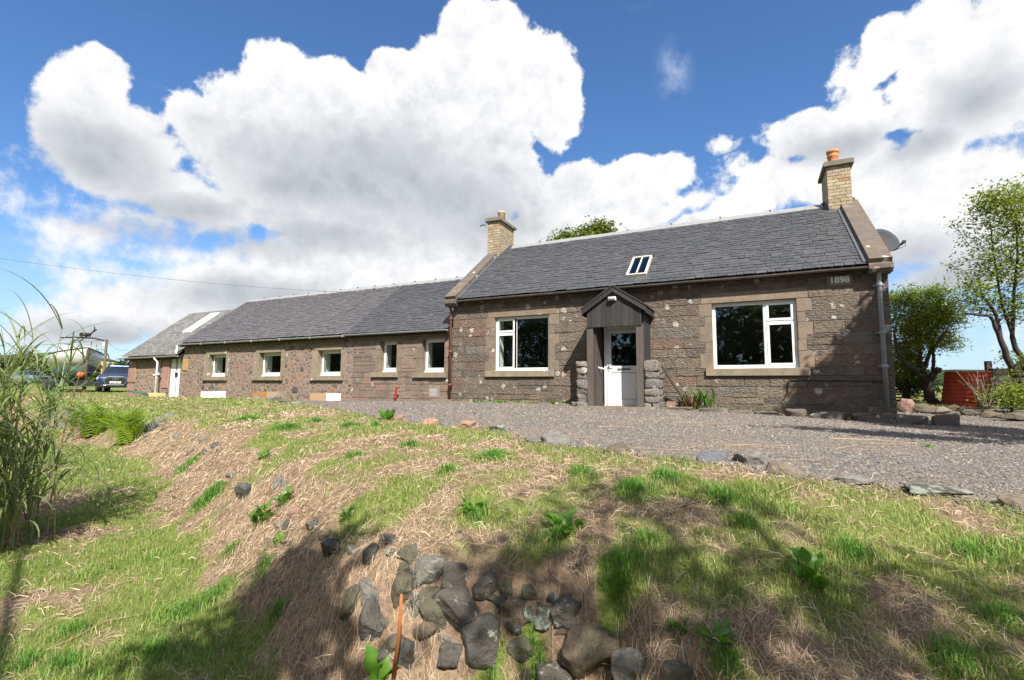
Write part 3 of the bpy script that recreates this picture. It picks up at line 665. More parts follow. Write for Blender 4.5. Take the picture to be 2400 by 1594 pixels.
# roof
roof = MB().prism([(-.20, 3.0), (3.0, 5.42), (6.2, 3.0), (6.2, 2.9), (3.0, 5.30), (-.20, 2.93)], 0, XL+.06, XR-.06).build('roof', M['dark'], house)
SKX = (-2.88, -2.36); SKT = (.47, 1.66)
slate_roof(roof, RF, XL+.27, XR-.34, M['slate'], .16, .11, [(SKX[0]-.02, SKX[1]+.02, SKT[0]-.02, SKT[1])], 300, (1.6, -4.0, 2.2))
bk = MB(); bk.prism([(3.0, 5.47), (6.25, 3.02), (6.25, 3.06), (3.0, 5.51)], 0, XL+.3, XR-.34); bk.build('back_slope', M['slate'], roof)
rg = MB()
x = XL+.55
while x < XR-.75:
    w = min(random.uniform(1.25, 1.45), XR-.72-x)
    rg = MB().prism([(2.80, 5.335), (2.79, 5.36), (2.95, 5.505), (3.0, 5.525), (3.05, 5.505), (3.21, 5.36), (3.2, 5.335), (3.0, 5.48)], 0, x, x+w-.006); rg.build('ridge_cap', M['ridge'], roof); MB().bbox(x+w-.03, x+w+.02, 2.96, 3.04, 5.515, 5.55).build('ridge_clip', M['piperust'], roof)
    x += w
# roof light
def rbox(b, rf, x0, x1, t0, t1, h0, h1):
    P = [rf.p(x, t, h) for h in (h0, h1) for x, t in ((x0, t0), (x1, t0), (x1, t1), (x0, t1))]
    return b.add(P, [(3, 2, 1, 0), (4, 5, 6, 7), (0, 1, 5, 4), (1, 2, 6, 5), (2, 3, 7, 6), (3, 0, 4, 7)])
M['skyframe'] = plain('flaking_white_frame', (.58, .53, .46), .6, .3, 25, bmp=.3)
b = MB(); f = .05
for a, c, d, e in ((SKX[0], SKX[1], SKT[0], SKT[0]+f), (SKX[0], SKX[1], SKT[1]-f, SKT[1]), (SKX[0], SKX[0]+f, SKT[0]+f, SKT[1]-f), (SKX[1]-f, SKX[1], SKT[0]+f, SKT[1]-f), (-2.635, -2.605, SKT[0]+f, SKT[1]-f)): rbox(b, RF, a, c, d, e, .0, .085)
sk = b.build('roof_light', M['skyframe'], roof)
M['skyglass'] = glass_mat('roof_light_glass', (.25, .32, .5), .5)
for a, c in ((SKX[0]+f, -2.635), (-2.605, SKX[1]-f)): rbox(MB(), RF, a, c, SKT[0]+f, SKT[1]-f, .050, .056).build('pane', M['skyglass'], sk)
rbox(MB(), RF, SKX[0]+f, SKX[1]-f, SKT[0]+f, SKT[1]-f, -.03, .0).build('roof_light_well', plain('dark_blue_well', (.03, .04, .07), .8, .2), sk)
# skew copings, club skews and flashings
for sx0, sx1, in_side in ((XR-.36, XR+.03, -1), (XL-.12, XL+.26, 1)):
    n = 3; T0 = -.02; seg = [T0, 1.0, 2.35, 3.80]
    for a, c in zip(seg, seg[1:]): rbox(MB(), RF, sx0, sx1, a+.004, c-.004, -.06, .15).build('coping_stone', M['cope'], roof)
    y, z = RF.p(0, 0)[1:]
    MB().prism([(y-.02, z-.17), (y+.3, z-.17), (y+.3, z+.22), (y+.1, z+.13), (y-.10, z-.01), (y-.10, z-.10)], 0, sx0-.01, sx1+.01).build('skew_stone', M['cope'], roof)
    xi = sx0 if in_side < 0 else sx1
    rbox(MB(), RF, min(xi, xi+in_side*.09), max(xi, xi+in_side*.09), .05, 3.9, .03, .062).build('flashing', M['lead'], roof)
    MB().prism([(3.0, 5.38), (6.2, 2.98), (6.2, 3.18), (3.0, 5.6)], 0, sx0, sx1).build('coping_stone', M['cope'], roof)
# eaves gutter (old iron, sagging)
def half_round(b, path, r_, n=6, th=.006):
    for (p, q_) in zip(path, path[1:]):
        vs = []
        for P_ in (p, q_):
            for rad in (r_, r_-th):
                for k in range(n+1):
                    a = math.pi+math.pi*k/n; vs.append((P_[0], P_[1]+rad*math.cos(a), P_[2]+rad*math.sin(a)))
        m_ = n+1; fs = []
        for k in range(n): fs += [(k, k+1, 2*m_+k+1, 2*m_+k), (m_+k+1, m_+k, 3*m_+k, 3*m_+k+1)]
        fs += [(0, 2*m_, 3*m_, m_), (n, m_+n, 3*m_+n, 2*m_+n)]
        b.add(vs, fs)
    return b
xs = np.linspace(XL+.28, XR-.34, 12)
half_round(MB(), [(x, -.245, 3.005+random.uniform(-.012, .006)) for x in xs], .055).build('gutter', M['gutdark'], roof)
# chimneys
M['pot'] = plain('terracotta_pot', (.46, .19, .075), .8, .25, 7, bmp=.15); M['potbuff'] = plain('buff_clay_pot', (.46, .36, .23), .85, .2, 8, bmp=.15)
M['capstone'] = stone_mat('chimney_cap_stone', [(0, (.19, .155, .12)), (1, (.17, .145, .115))], .2, .4)
def chimney(x0, x1, y0, y1, z0, z1, pot, ph, potmat):
    c = MB().bbox(x0+.012, x1-.012, y0+.012, y1-.012, z0, z1).build('chimney', M['mortar'], house)
    n = round((z1-z0)/.092); h = (z1-z0)/n; cache = {}
    def brick(cx, cy, cz, lx, ly):
        key = (round(lx, 3), round(ly, 3))
        if key not in cache:
            me = bpy.data.meshes.new('brick'); bb = MB().box((0, 0, 0), (lx-.011, ly-.011, h-.012)); me.from_pydata(bb.v, [], bb.f); me.update(); me.materials.append(M['brick']); cache[key] = me
        o = link(bpy.data.objects.new('brick', cache[key]), c, (cx+random.uniform(-.003, .003), cy+random.uniform(-.003, .003), cz))
    for k in range(n):
        z = z0+(k+.5)*h
        for yy in (y0+.055, y1-.055):
            nb = max(2, round((x1-x0)/.24)); L = (x1-x0)/nb; off = (k % 2)*L*.5; xs_ = sorted({x0, x1, *[x0+off+i*L for i in range(nb+1) if x0+.06 < x0+off+i*L < x1-.06]})
            for a, d in zip(xs_, xs_[1:]): brick((a+d)/2, yy, z, d-a, .11)
        for xx in (x0+.055, x1-.055):
            nb = round((y1-y0-.22)/.24); L = (y1-y0-.22)/nb; off = ((k+1) % 2)*L*.5; ys_ = sorted({y0+.11, y1-.11, *[y0+.11+off+i*L for i in range(nb+1) if y0+.16 < y0+.11+off+i*L < y1-.16]})
            for a, d in zip(ys_, ys_[1:]): brick(xx, (a+d)/2, z, .11, d-a)
    o_ = .075
    cp = MB().prism([(x0-o_, z1), (x1+o_, z1), (x1+o_, z1+.085), (x1+o_*.5, z1+.125), (x0-o_*.5, z1+.125), (x0-o_, z1+.085)], 1, y0-o_, y1+o_); cp.build('chimney_cap', M['capstone'], c)
    cx, cy = pot; zb = z1+.11; r_ = .135
    prof = [(r_*1.05, 0), (r_*1.0, .05), (r_*.93, .12), (r_*.93, ph*.62), (r_*1.03, ph*.65), (r_*1.03, ph*.70), (r_*.95, ph*.72), (r_*.97, ph*.84), (r_*1.12, ph*.87), (r_*1.12, ph), (r_*.85, ph), (r_*.85, ph*.7)] if potmat is M['pot'] else [(r_*.98, 0), (r_*.95, ph*.85), (r_*1.08, ph*.88), (r_*1.1, ph*.97), (r_*.98, ph), (r_*.8, ph), (r_*.8, ph*.7)]
    MB().lathe(prof, (cx, cy, zb), 18).build('chimney_pot', potmat, c, smooth=True)
    fl = MB(); fl.bbox(x0-.012, x1+.012, y0-.03, y0-.0, z0-.3, z0+.14); fl.bbox(x0-.03, x0, y0-.02, y1, z0, z0+.14); fl.bbox(x1, x1+.03, y0-.02, y1, z0, z0+.14)
    return c
cr = chimney(1.98, 2.52, 2.55, 3.65, 5.02, 6.38, (2.21, 3.05), .52, M['pot'])
cl = chimney(-8.24, -7.76, 2.28, 3.45, 4.95, 6.26, (-8.03, 2.95), .46, M['potbuff'])
MB().tube([(-8.3, 2.25, 6.16), (-8.42, 2.22, 6.17), (-8.5, 2.2, 6.12)], .018, 6).build('iron_bracket', M['rub'], cl)
b = MB(); b.prism([(2.53, 4.98), (3.1, 5.46), (3.1, 5.62), (2.53, 5.14)], 0, 1.925, 1.985); b.bbox(1.93, 2.28, 2.50, 2.56, 4.98, 5.16); b.build('flashing', M['lead'], cr)
b = MB(); b.prism([(2.26, 4.85), (3.1, 5.46), (3.1, 5.60), (2.26, 5.02)], 0, -7.77, -7.70); b.build('flashing', M['lead'], cl)
# downpipes
def pipe(parent, x, y, z0, z1, r_, m_, joints=(), name='downpipe', top=None):
    path = [(x, y, z0), (x, y, z1)]
    if top: path += top
    p = MB().tube(path, r_, 10).build(name, m_, parent, smooth=True)
    for z in joints: MB().lathe([(r_*1.02, -.04), (r_*1.35, -.035), (r_*1.35, .035), (r_*1.02, .04)], (x, y, z), 12).build('pipe_collar', m_, p, smooth=True)
    for z in joints: MB().bbox(x-r_*2.2, x+r_*2.2, y+r_*.6, y+.1, z-.014, z+.014).build('pipe_bracket', m_, p)
    return p
pipe(house, 2.44, -.10, .0, 2.80, .043, M['pipegrey'], (.92, 1.62, 2.62), top=[(2.44, -.12, 2.84), (2.445, -.23, 2.93), (2.445, -.235, 3.0)])
pipe(house, -8.17, -.05, .05, 2.72, .040, M['piperust'], (.5, 1.5, 2.5), top=[(-8.17, -.06, 2.78), (-8.17, -.2, 2.95), (-8.17, -.24, 3.0)])
b = MB().tube([(2.4, -.03, .62), (1.2, -.03, .63), (.76, -.03, .64), (.70, -.03, .60), (.69, -.03, .40), (.66, -.03, .30), (.60, -.03, .22)], .012, 6); b.build('cable', M['rub'], house)
# ---------------- front door in the cottage wall
d0, d1, dz0, dz1 = -3.36, -2.36, -.03, 1.98; DY = -.26
b = MB(); f = .075
for a, c, d, e in ((d0, d0+f, dz0, dz1), (d1-f, d1, dz0, dz1), (d0+f, d1-f, dz1-f, dz1)): b.bbox(a, c, DY-.06, DY+.30, d, e)
door = b.build('door', M['upvc2'], house)
b = MB(); L0, L1, B0, B1 = d0+f+.006, d1-f-.006, dz0+.03, dz1-f-.006; st = .105; mid0, mid1 = B0+.83, B0+.99
for a, c, d, e in ((L0, L0+st, B0, B1), (L1-st, L1, B0, B1), (L0+st, L1-st, B0, B0+.16), (L0+st, L1-st, B1-.10, B1), (L0+st, L1-st, mid0, mid1)): b.bbox(a, c, DY-.085, DY-.03, d, e)
leaf = b.build('door_leaf', M['upvc2'], door)
MB().bev(L0+st+.004, L1-st-.004, DY-.072, DY-.03, B0+.164, mid0-.004, .02).build('lower_panel', M['upvc2'], door)
b = MB()
for a, c, d, e in ((L0+st, L1-st, mid1, mid1+.012), (L0+st, L1-st, B1-.112, B1-.10), (L0+st, L0+st+.012, mid1+.012, B1-.112), (L1-st-.012, L1-st, mid1+.012, B1-.112)): b.bbox(a, c, DY-.08, DY-.05, d, e)
b.build('gasket', M['rub'], door)
MB().bbox(L0+st+.013, L1-st-.013, DY-.066, DY-.058, mid1+.013, B1-.113).build('pane', M['glass'], door)
MB().bbox(L0+.25, L1-.25, DY-.098, DY-.084, mid0+.05, mid0+.11).build('letterbox', M['gut'], door); MB().bbox(L0+.28, L1-.28, DY-.1, DY-.098, mid0+.065, mid0+.085).build('letterbox_slot', M['rub'], door)
b = MB(); b.bbox(L0+.03, L0+.06, DY-.096, DY-.085, mid0+.02, mid0+.24); b.tube([(L0+.045, DY-.09, mid0+.17), (L0+.045, DY-.14, mid0+.17), (L0+.16, DY-.14, mid0+.165)], .011, 6); b.build('door_handle', M['gut'], door)
MB().bbox(d0, d1, DY-.10, DY+.02, -.06, -.03).build('threshold', M['piperust'], door)

# ---------------- timber porch
PX0, PX1, PY = -3.60, -2.26, -1.0
porch = thing('timber_porch', (-2.93, -.5, 0), 'dark timber porch with boarded gable standing over the white front door', 'porch')
for x in (PX0, PX1-.15):
    MB().box((x+.075, PY+.075, .95), (.15, .15, 1.96)).build('post', M['post'], porch)
MB().bbox(PX0+.16, PX0+.19, PY+.10, -.02, .0, 1.95).build('side_lining', M['post'], porch)
MB().bbox(PX1-.04, PX1-.005, PY+.16, -.01, 1.0, 2.35).build('side_boarding', M['clad'], porch)
MB().bbox(PX0+.005, PX0+.04, PY+.16, -.01, 1.0, 2.35).build('side_boarding', M['clad'], porch)
ax, az_, ez = (PX0+PX1)/2, 2.86, 2.36
hw = (PX1-PX0)/2; sl_ = (az_-ez)/(hw+.07)
x = PX0+.01; 
while x < PX1-.02:
    w = min(random.uniform(.11, .15), PX1-.01-x)
    zt = lambda X: az_-.05-abs(X-ax)*sl_
    pts = [(x, 1.90+random.uniform(-.004, .004)), (x+w-.004, 1.90), (x+w-.004, zt(x+w)), (x, zt(x))]
    if x < ax < x+w: pts.insert(3, (ax, zt(ax)))
    MB().prism(pts, 1, PY-.022-random.uniform(0, .006), PY).build('cladding_board', M['clad'], porch); x += w
for s in (-1, 1):                                                 # bargeboards and roof slopes
    e = (ax+s*(hw+.10), az_-sl_*(hw+.10)); nrm = .13
    MB().prism([(ax, az_+.02), (e[0], e[1]+.02), (e[0], e[1]-nrm), (ax, az_-nrm)], 1, PY-.10, PY-.07).build('bargeboard', M['clad'], porch)
    MB().prism([(ax, az_+.035), (e[0]+s*.02, e[1]+.03), (e[0]+s*.02, e[1]), (ax, az_)], 1, PY-.12, .0).build('porch_roof', plain('bitumen_felt', (.035, .035, .038), .9, .3, 10, bmp=.3), porch)
    MB().prism([(e[0]-.03*s, e[1]-.02), (e[0], e[1]-.02), (e[0], e[1]-.15), (e[0]-.03*s, e[1]-.15)], 1, PY-.069, .0).build('fascia', M['clad'], porch)
MB().bbox(PX0, PX1, PY-.1, 0, -.08, -.035).build('step', M['sill'], porch)
M['porchstone'] = stone_mat('lichened_grey_stone', [(0, (.20, .18, .155)), (.5, (.25, .215, .185)), (1, (.17, .16, .15))], .9, 1.4, 1.5, dist=.04)
lamp = thing('bulkhead_lamp', (-2.92, PY-.03, 2.50), 'small off-white bulkhead lamp on the boarded porch gable', 'lamp')
MB().box((-2.95, PY-.055, 2.565), (.19, .05, .085)).build('lamp_base', M['upvc2'], lamp)
b = MB(); n = 12
for i, (k, yy) in enumerate(((1.0, 0), (.95, -.035), (.75, -.06), (.3, -.075))): b.v += [(-2.95+.095*k*math.cos(2*math.pi*j/n), PY-.08+yy, 2.565+.042*k*math.sin(2*math.pi*j/n)) for j in range(n)]
b.f += [(i*n+j, i*n+(j+1) % n, (i+1)*n+(j+1) % n, (i+1)*n+j) for i in range(3) for j in range(n)]+[tuple(3*n+j for j in range(n))]
b.build('lamp_cover', plain('opal_cover', (.62, .60, .55), .4, .08, 3, bmp=0), lamp, smooth=True)
# ---------------- low wing
WX0, WX1, WY = -21.72, XL, .10
wing = thing('cottage_wing', (-15, .1, -.05), 'long low slate-roofed rubble wing with five small white windows, left of the cottage', 'cottage')
wops = [(-20.0, -18.9, .82, 1.69), (-16.95, -15.72, .82, 1.69), (-13.84, -12.73, .82, 1.70), (-11.01, -10.33, .93, 1.93), (-9.32, -8.48, .91, 1.95)]
wwall = wall_panel('wall', M['mortar2'], wing, WX0, WX1-.002, -.25, 2.26, WY+.018, WY+.30, [(o[0]-.012, o[1]+.012, o[2]-.025, o[3]+.012) for o in wops])
wall_panel('inner_wall', M['plaster'], wing, WX0+.3, WX1, -.1, 2.2, WY+.301, WY+.62, [(o[0]-.05, o[1]+.05, o[2]-.03, o[3]+.03) for o in wops])
blocked = []
for k, (x0, x1, z0, z1) in enumerate(wops):
    if k < 3:
        j = .165
        MB().bev(x0-j, x1+j, WY-.022, WY+.2, z1, z1+.165, .008).build('lintel', M['sill'], wwall)
        for a, c in ((x0-j, x0), (x1, x1+j)): MB().bev(a, c, WY-.02, WY+.2, z0-.02, z1-.003, .008).build('jamb_stone', M['sill'], wwall)
        MB().bev(x0-.30, x1+.14, WY-.085, WY+.2, z0-.18, z0-.022, .01).build('sill', M['sill'], wwall)
        blocked.append((x0-.31, x1+.18, z0-.2, z1+.17))
    else:
        MB().bev(x0-.2, x1+.2, WY-.012, WY+.2, z1, z1+.22, .008).build('lintel', M['dressed'], wwall)
        zz = [z0-.02, z0+.42, z0+.72, z1]
        for i, (a, c) in enumerate(zip(zz, zz[1:])):
            w = (.22, .32, .2)[i]; block(wwall, M['dressed'], x0-w, x0, a, c, WY-.012, WY+.2, 'jamb_stone', gap=.003); block(wwall, M['dressed'], x1, min(x1+w, WX1-.05), a, c, WY-.012, WY+.2, 'jamb_stone', gap=.003)
            blocked += [(x0-w, x0, a, c), (x1, x1+w, a, c)]
        MB().bev(x0-.30, x1+.12, WY-.10, WY+.2, z0-.19, z0-.022, .01).build('sill', M['sill'], wwall)
        blocked += [(x0-.2, x1+.2, z1, z1+.22), (x0-.30, x1+.12, z0-.19, z0-.02), (x0, x1, z0, z1)]
    window(wing, x0+.004, x1-.004, z0+.02, z1-.004, WY+.19, [(0, 1, 0, 1, True)])
courses(-12.2, WX1-.02, [-.2, .06, .30, .52, .74, .91, 1.15, 1.42, 1.68, 1.95, 2.10, 2.24], wops+blocked, wwall, M['ashlar2'], WY, WY+.08, .30, .75, .15)
# random rubble: packed cells with rounded faces
def clip_poly(poly, nx, ny, d):
    out = []
    for i, p in enumerate(poly):
        q_ = poly[(i+1) % len(poly)]; a = p[0]*nx+p[1]*ny-d; c = q_[0]*nx+q_[1]*ny-d
        if a <= 0: out.append(p)
        if a*c < 0: t = a/(a-c); out.append((p[0]+t*(q_[0]-p[0]), p[1]+t*(q_[1]-p[1])))
    return out
def rubble(parent, mat_, x0, x1, z0, z1, blocked, y, rmin, rmax, shrink, nsep, tries=9000, depth=(.015, .05), seed=3):
    rg = random.Random(seed); sites = []
    for _ in range(tries):
        x, z = rg.uniform(x0, x1), rg.uniform(z0, z1); r_ = rmin+(rmax-rmin)*rg.random()**2.2
        if any(o[0]-.02 < x < o[1]+.02 and o[2]-.02 < z < o[3]+.02 for o in blocked): continue
        if all((x-a)**2/1.5+(z-c)**2*1.25 > ((r_+d)*.92)**2 for a, c, d in sites): sites.append((x, z, r_))
    cells = []
    for i, (x, z, r_) in enumerate(sites):
        poly = [(x+r_*2.0*math.cos(t)*1.25, z+r_*1.7*math.sin(t)) for t in np.linspace(0, 2*math.pi, 11)[:-1]]
        for j, (a, c, d) in enumerate(sites):
            if j == i: continue
            dx, dz = a-x, c-z; D_ = math.hypot(dx, dz)
            if D_ > 1.1: continue
            nx, nz = dx/D_, dz/D_; m_ = D_*r_/(r_+d); poly = clip_poly(poly, nx, nz, x*nx+z*nz+m_)
            if len(poly) < 3: break
        if len(poly) < 3: continue
        for o in blocked:                                           # keep clear of dressed stone
            if o[0]-.6 < x < o[1]+.6 and o[2]-.6 < z < o[3]+.6:
                if x < o[0]: poly = clip_poly(poly, 1, 0, o[0]-.01) if o[2] < z < o[3] else poly
                elif x > o[1]: poly = clip_poly(poly, -1, 0, -(o[1]+.01)) if o[2] < z < o[3] else poly
                if z < o[2] and o[0]-.1 < x < o[1]+.1: poly = clip_poly(poly, 0, 1, o[2]-.01)
                elif z > o[3] and o[0]-.1 < x < o[1]+.1: poly = clip_poly(poly, 0, -1, -(o[3]+.01))
        poly = clip_poly(clip_poly(clip_poly(clip_poly(poly, 1, 0, x1), -1, 0, -x0), 0, 1, z1), 0, -1, -z0)
        if len(poly) < 3: continue
        cx = sum(p[0] for p in poly)/len(poly); cz = sum(p[1] for p in poly)/len(poly)
        area = abs(sum(poly[k][0]*poly[(k+1) % len(poly)][1]-poly[(k+1) % len(poly)][0]*poly[k][1] for k in range(len(poly))))/2
        if area < .002: continue
        rnd = []                                                    # cut the corners
        for k in range(len(poly)):
            p, q_ = poly[k], poly[(k+1) % len(poly)]
            for t in (.22, .78): rnd.append((p[0]+t*(q_[0]-p[0]), p[1]+t*(q_[1]-p[1])))
        cells.append((area, cx, cz, rnd))
    cells.sort(reverse=True); rest = MB()
    for k, (area, cx, cz, pl_) in enumerate(cells):
        h = rg.uniform(*depth); s_ = shrink*rg.uniform(.9, 1.06); n = len(pl_); b = rest if k >= nsep else MB()
        ring = lambda s, yy, j=0: [(cx+(p[0]-cx)*s+rg.uniform(-j, j), yy+rg.uniform(-j, j)*.6, cz+(p[1]-cz)*s+rg.uniform(-j, j)) for p in pl_]
        b.add(ring(s_, y+.03)+ring(s_*.97, y-h*.5, .004)+ring(s_*.72, y-h, .007), [(i, (i+1) % n, n+(i+1) % n, n+i) for i in range(n)]+[(n+i, n+(i+1) % n, 2*n+(i+1) % n, 2*n+i) for i in range(n)]+[tuple(2*n+i for i in range(n))])
        if k < nsep: b.build('stone', mat_, parent)
    if rest.v: rest.build('small_stones', mat_, parent, kind='stuff')
quo = (-21.72, -21.4, 1.05, 1.55)                                  # ochre stone by the shed door
MB().bev(*quo[:2], WY-.03, WY+.1, quo[2], quo[3], .02).build('stone', plain('ochre_stone', (.33, .21, .075), .9, .35, 9, bmp=.4), wwall)
rubble(wwall, M['rubble'], WX0, -12.2, -.18, 2.22, blocked+[quo], WY+.018, .05, .16, .84, 300, depth=(.0, .022))
# wing roof
WR = Roof(-.10, 2.19, 3.0, 4.53)
wroof = MB().prism([(-.08, 2.15), (3.0, 4.48), (6.1, 2.15), (6.1, 2.05), (3.0, 4.36), (-.08, 2.06)], 0, WX0-.02, WX1-.10).build('roof', M['dark'], wing)
# newer blue slates on the right third, purple-grey ones on the rest
slate_roof(wroof, WR, -12.4, WX1-.11, M['slate'], .15, .11, [], 150, (-8, -6, 2), .14, .28)
slate_roof(wroof, WR, WX0-.05, -12.4, M['slate2'], .15, .11, [], 150, (-12, -6, 2), .14, .28)
x = WX0
while x < WX1-.1:
    w = min(random.uniform(.9, 1.1), WX1-.1-x)
    MB().prism([(2.82, 4.40), (2.81, 4.43), (2.95, 4.57), (3.0, 4.59), (3.05, 4.57), (3.19, 4.43), (3.18, 4.40), (3.0, 4.55)], 0, x, x+w-.008).build('ridge_cap', M['ridge'], wroof)
    MB().bbox(x+w-.03, x+w+.015, 2.96, 3.04, 4.585, 4.615).build('ridge_clip', M['piperust'], wroof); x += w
MB().prism([(3.0, 4.52), (6.15, 2.16), (6.15, 2.2), (3.0, 4.56)], 0, WX0, WX1-.1).build('back_slope', M['slate2'], wroof)
g1 = half_round(MB(), [(x, -.145, 2.165) for x in np.linspace(WX0-.15, -12.35, 6)], .058).build('gutter', M['gut'], wroof)
for x in np.arange(WX0, -12.4, 1.55): MB().bbox(x-.015, x+.015, -.21, -.07, 2.095, 2.175).build('gutter_clip', M['gut'], wroof)
half_round(MB(), [(x, -.145, 2.185) for x in np.linspace(-12.45, WX1-.12, 5)], .055).build('gutter', M['gut'], wroof)
MB().bbox(WX0, -12.3, -.075, -.045, 2.05, 2.17).build('fascia', M['clad'], wroof)
MB().prism([(.12, -.25), (6.0, -.25), (6.0, 2.1), (3.0, 4.34), (.12, 2.1)], 0, WX0+.01, WX0+.4).build('gable_wall', M['rubble'], wing)
MB().bbox(WX0+.4, WX1, 5.7, 6.0, -.25, 2.1).build('back_wall', M['mortar2'], wing)
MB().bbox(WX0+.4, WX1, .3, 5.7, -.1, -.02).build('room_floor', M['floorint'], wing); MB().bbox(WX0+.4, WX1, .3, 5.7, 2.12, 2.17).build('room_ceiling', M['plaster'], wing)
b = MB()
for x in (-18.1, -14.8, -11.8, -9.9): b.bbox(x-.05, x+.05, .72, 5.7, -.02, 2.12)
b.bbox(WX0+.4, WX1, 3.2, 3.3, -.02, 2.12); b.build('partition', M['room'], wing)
# fittings on the wing wall
MB().bbox(-9.02, -8.62, WY-.012, WY+.05, .12, .50).build('flue_plate', M['sill'], wwall)
vent = MB(); 
for k in range(4): vent.bbox(-8.98, -8.72, WY-.022, WY-.008, .17+.05*k, .195+.05*k)
vent.bbox(-8.99, -8.71, WY-.014, WY-.008, .15, .38); vent.build('air_vent', M['gut'], wwall)
red = MB().tube([(-10.15, -.12, -.05), (-10.15, -.12, .34), (-10.13, -.12, .40), (-10.07, -.12, .42), (-10.03, -.12, .40)], .04, 9).build('vent_pipe', M['pipered'], wing, smooth=True)
MB().lathe([(.041, -.03), (.055, -.025), (.055, .025), (.041, .03)], (-10.15, -.12, .12), 12).build('pipe_collar', M['pipered'], red)
MB().bbox(-8.75, -8.12, -.12, .1, -.1, .07).build('drain_slab', M['sill'], wing)

# ---------------- corrugated shed at the far end
shed = thing('stone_shed', (-23.8, .1, -.08), 'stone lean shed with grey corrugated roof and flaking white door at the far left end', 'shed')
SX0, SX1 = -25.85, WX0
sops = [(-22.66, -21.95, -.25, 1.66), (-23.75, -23.42, .92, 1.62)]
swall = wall_panel('wall', M['mortar2'], shed, SX0, SX1, -.28, 1.78, WY+.018, WY+.4, sops)
blk = [(-25.86, -25.25, .55, 1.78), (-25.86, -25.4, -.28, .5), (-23.2, -22.7, .3, 1.7)]
for o in blk: MB().bev(o[0], o[1], WY-.025, WY+.3, o[2], o[3], .02).build('quoin', M['pinkstone'], swall)
rubble(swall, M['rubble'], SX0, SX1, -.25, 1.75, blk+sops, WY+.018, .07, .15, .62, 300, 5000, (.0, .03), 8)
SR = Roof(-.14, 1.70, 2.72, 4.02)
def corr(b, rf, x0, x1, t0, t1, lift, amp=.026, pitch=.146):
    n = max(4, int((x1-x0)/pitch*8)); vs = []
    for t in (t0, t1):
        for k in range(n+1):
            x = x0+(x1-x0)*k/n; vs.append(rf.p(x, t, lift+amp*math.cos(2*math.pi*x/pitch)))
    return b.add(vs, [(k, k+1, n+2+k, n+1+k) for k in range(n)])
def asb():
    m, t, b = mat('lichened_asbestos_sheet'); pos = t.new('ShaderNodeNewGeometry').outputs['Position']
    n = t.noise(pos, 3, 6, .7); f = t.noise(t.vmath('MULTIPLY', pos, (1, .35, .35)), 26, 5, .75)
    t.put(b.inputs['Base Color'], t.ramp(t.math('ADD', t.math('MULTIPLY', n, .4), t.math('MULTIPLY', f, .6)), [(.32, (.04, .038, .035)), (.5, (.115, .112, .105)), (.68, (.27, .265, .255))])); b.inputs['Roughness'].default_value = .95; bump(t, b, f, .5, .01); return m
M['asb'] = asb(); M['clear'] = plain('white_translucent_sheet', (.80, .82, .85), .35, .04, 3, bmp=0)
sroof = MB().prism([(-.1, 1.62), (2.72, 3.92), (5.5, 1.62), (5.5, 1.52), (2.72, 3.80), (-.1, 1.54)], 0, SX0+.02, SX1-.02).build('roof', M['dark'], shed)
step = 1.03; xs_ = np.arange(SX0-.14, SX1+.0, step)
for i, x in enumerate(xs_):
    x1 = min(x+step+.05, SX1-.01)
    for k, (t0, t1) in enumerate(((0.0, 1.95), (1.85, SR.len+.02))):
        if k == 1 and x < -23.6 < x1: corr(MB(), SR, -24.02, -23.22, t0, t1-.15, .075).build('translucent_sheet', M['clear'], sroof, smooth=True)
        corr(MB(), SR, x, x1, t0, t1, .04+.012*k+.003*(i % 2)).build('roof_sheet', M['asb'], sroof, smooth=True)
corr(MB(), Roof(5.55, 1.7, 2.72, 4.02), SX0-.14, SX1, 0, 3.6, .04).build('roof_sheet', M['asb'], sroof, smooth=True)
MB().prism([(2.48, 3.88), (2.50, 3.93), (2.70, 4.13), (2.76, 4.13), (2.96, 3.93), (2.94, 3.88), (2.73, 4.08)], 0, SX0-.16, SX1-.01).build('ridge_cap', M['asb'], sroof)
half_round(MB(), [(SX0-.3, -.20, 1.655), (SX1+.05, -.20, 1.69)], .06).build('gutter', M['gut'], sroof)
M['flake'] = None
def flake():
    m, t, b = mat('flaking_white_paint'); pos = t.new('ShaderNodeNewGeometry').outputs['Position']
    n = t.noise(pos, 7, 5, .7); sp = t.new('ShaderNodeSeparateXYZ'); t.put(sp.inputs[0], pos)
    t.put(b.inputs['Base Color'], t.mix(t.smooth(n, .60, .68), (.72, .72, .70), (.10, .075, .055))); b.inputs['Roughness'].default_value = .7; bump(t, b, n, .3, .01); return m
M['flake'] = flake()
dr = MB().bbox(-22.66, -21.95, WY+.10, WY+.14, -.15, 1.66).build('shed_door', M['dark'], shed)
for a, c in ((-22.655, -22.43), (-22.42, -22.34), (-22.22, -21.96)): MB().bbox(a, c, WY+.05, WY+.10, -.14, 1.65).build('plank', M['flake'], dr)
MB().bbox(-22.36, -22.14, WY+.045, WY+.10, .80, .98).build('lock_plate', M['dark'], dr); MB().bbox(-22.30, -22.22, WY+.03, WY+.045, .84, .94).build('padlock', M['rub'], dr)
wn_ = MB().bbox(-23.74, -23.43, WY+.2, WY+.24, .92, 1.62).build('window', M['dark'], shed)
b = MB()
for a, c, d, e in ((-23.75, -23.69, .93, 1.61), (-23.47, -23.42, .93, 1.61), (-23.69, -23.47, 1.25, 1.29)): b.bbox(a, c, WY+.14, WY+.195, d, e)
b.build('frame', M['flake'], wn_); MB().bbox(-23.82, -23.42, WY-.04, WY+.2, .86, .92).build('sill', M['flake'], wn_)
pipe(shed, -23.25, -.10, -.08, 1.42, .045, M['pipewhite'], (.9,), top=[(-23.25, -.12, 1.48), (-23.30, -.2, 1.58), (-23.30, -.205, 1.64)])
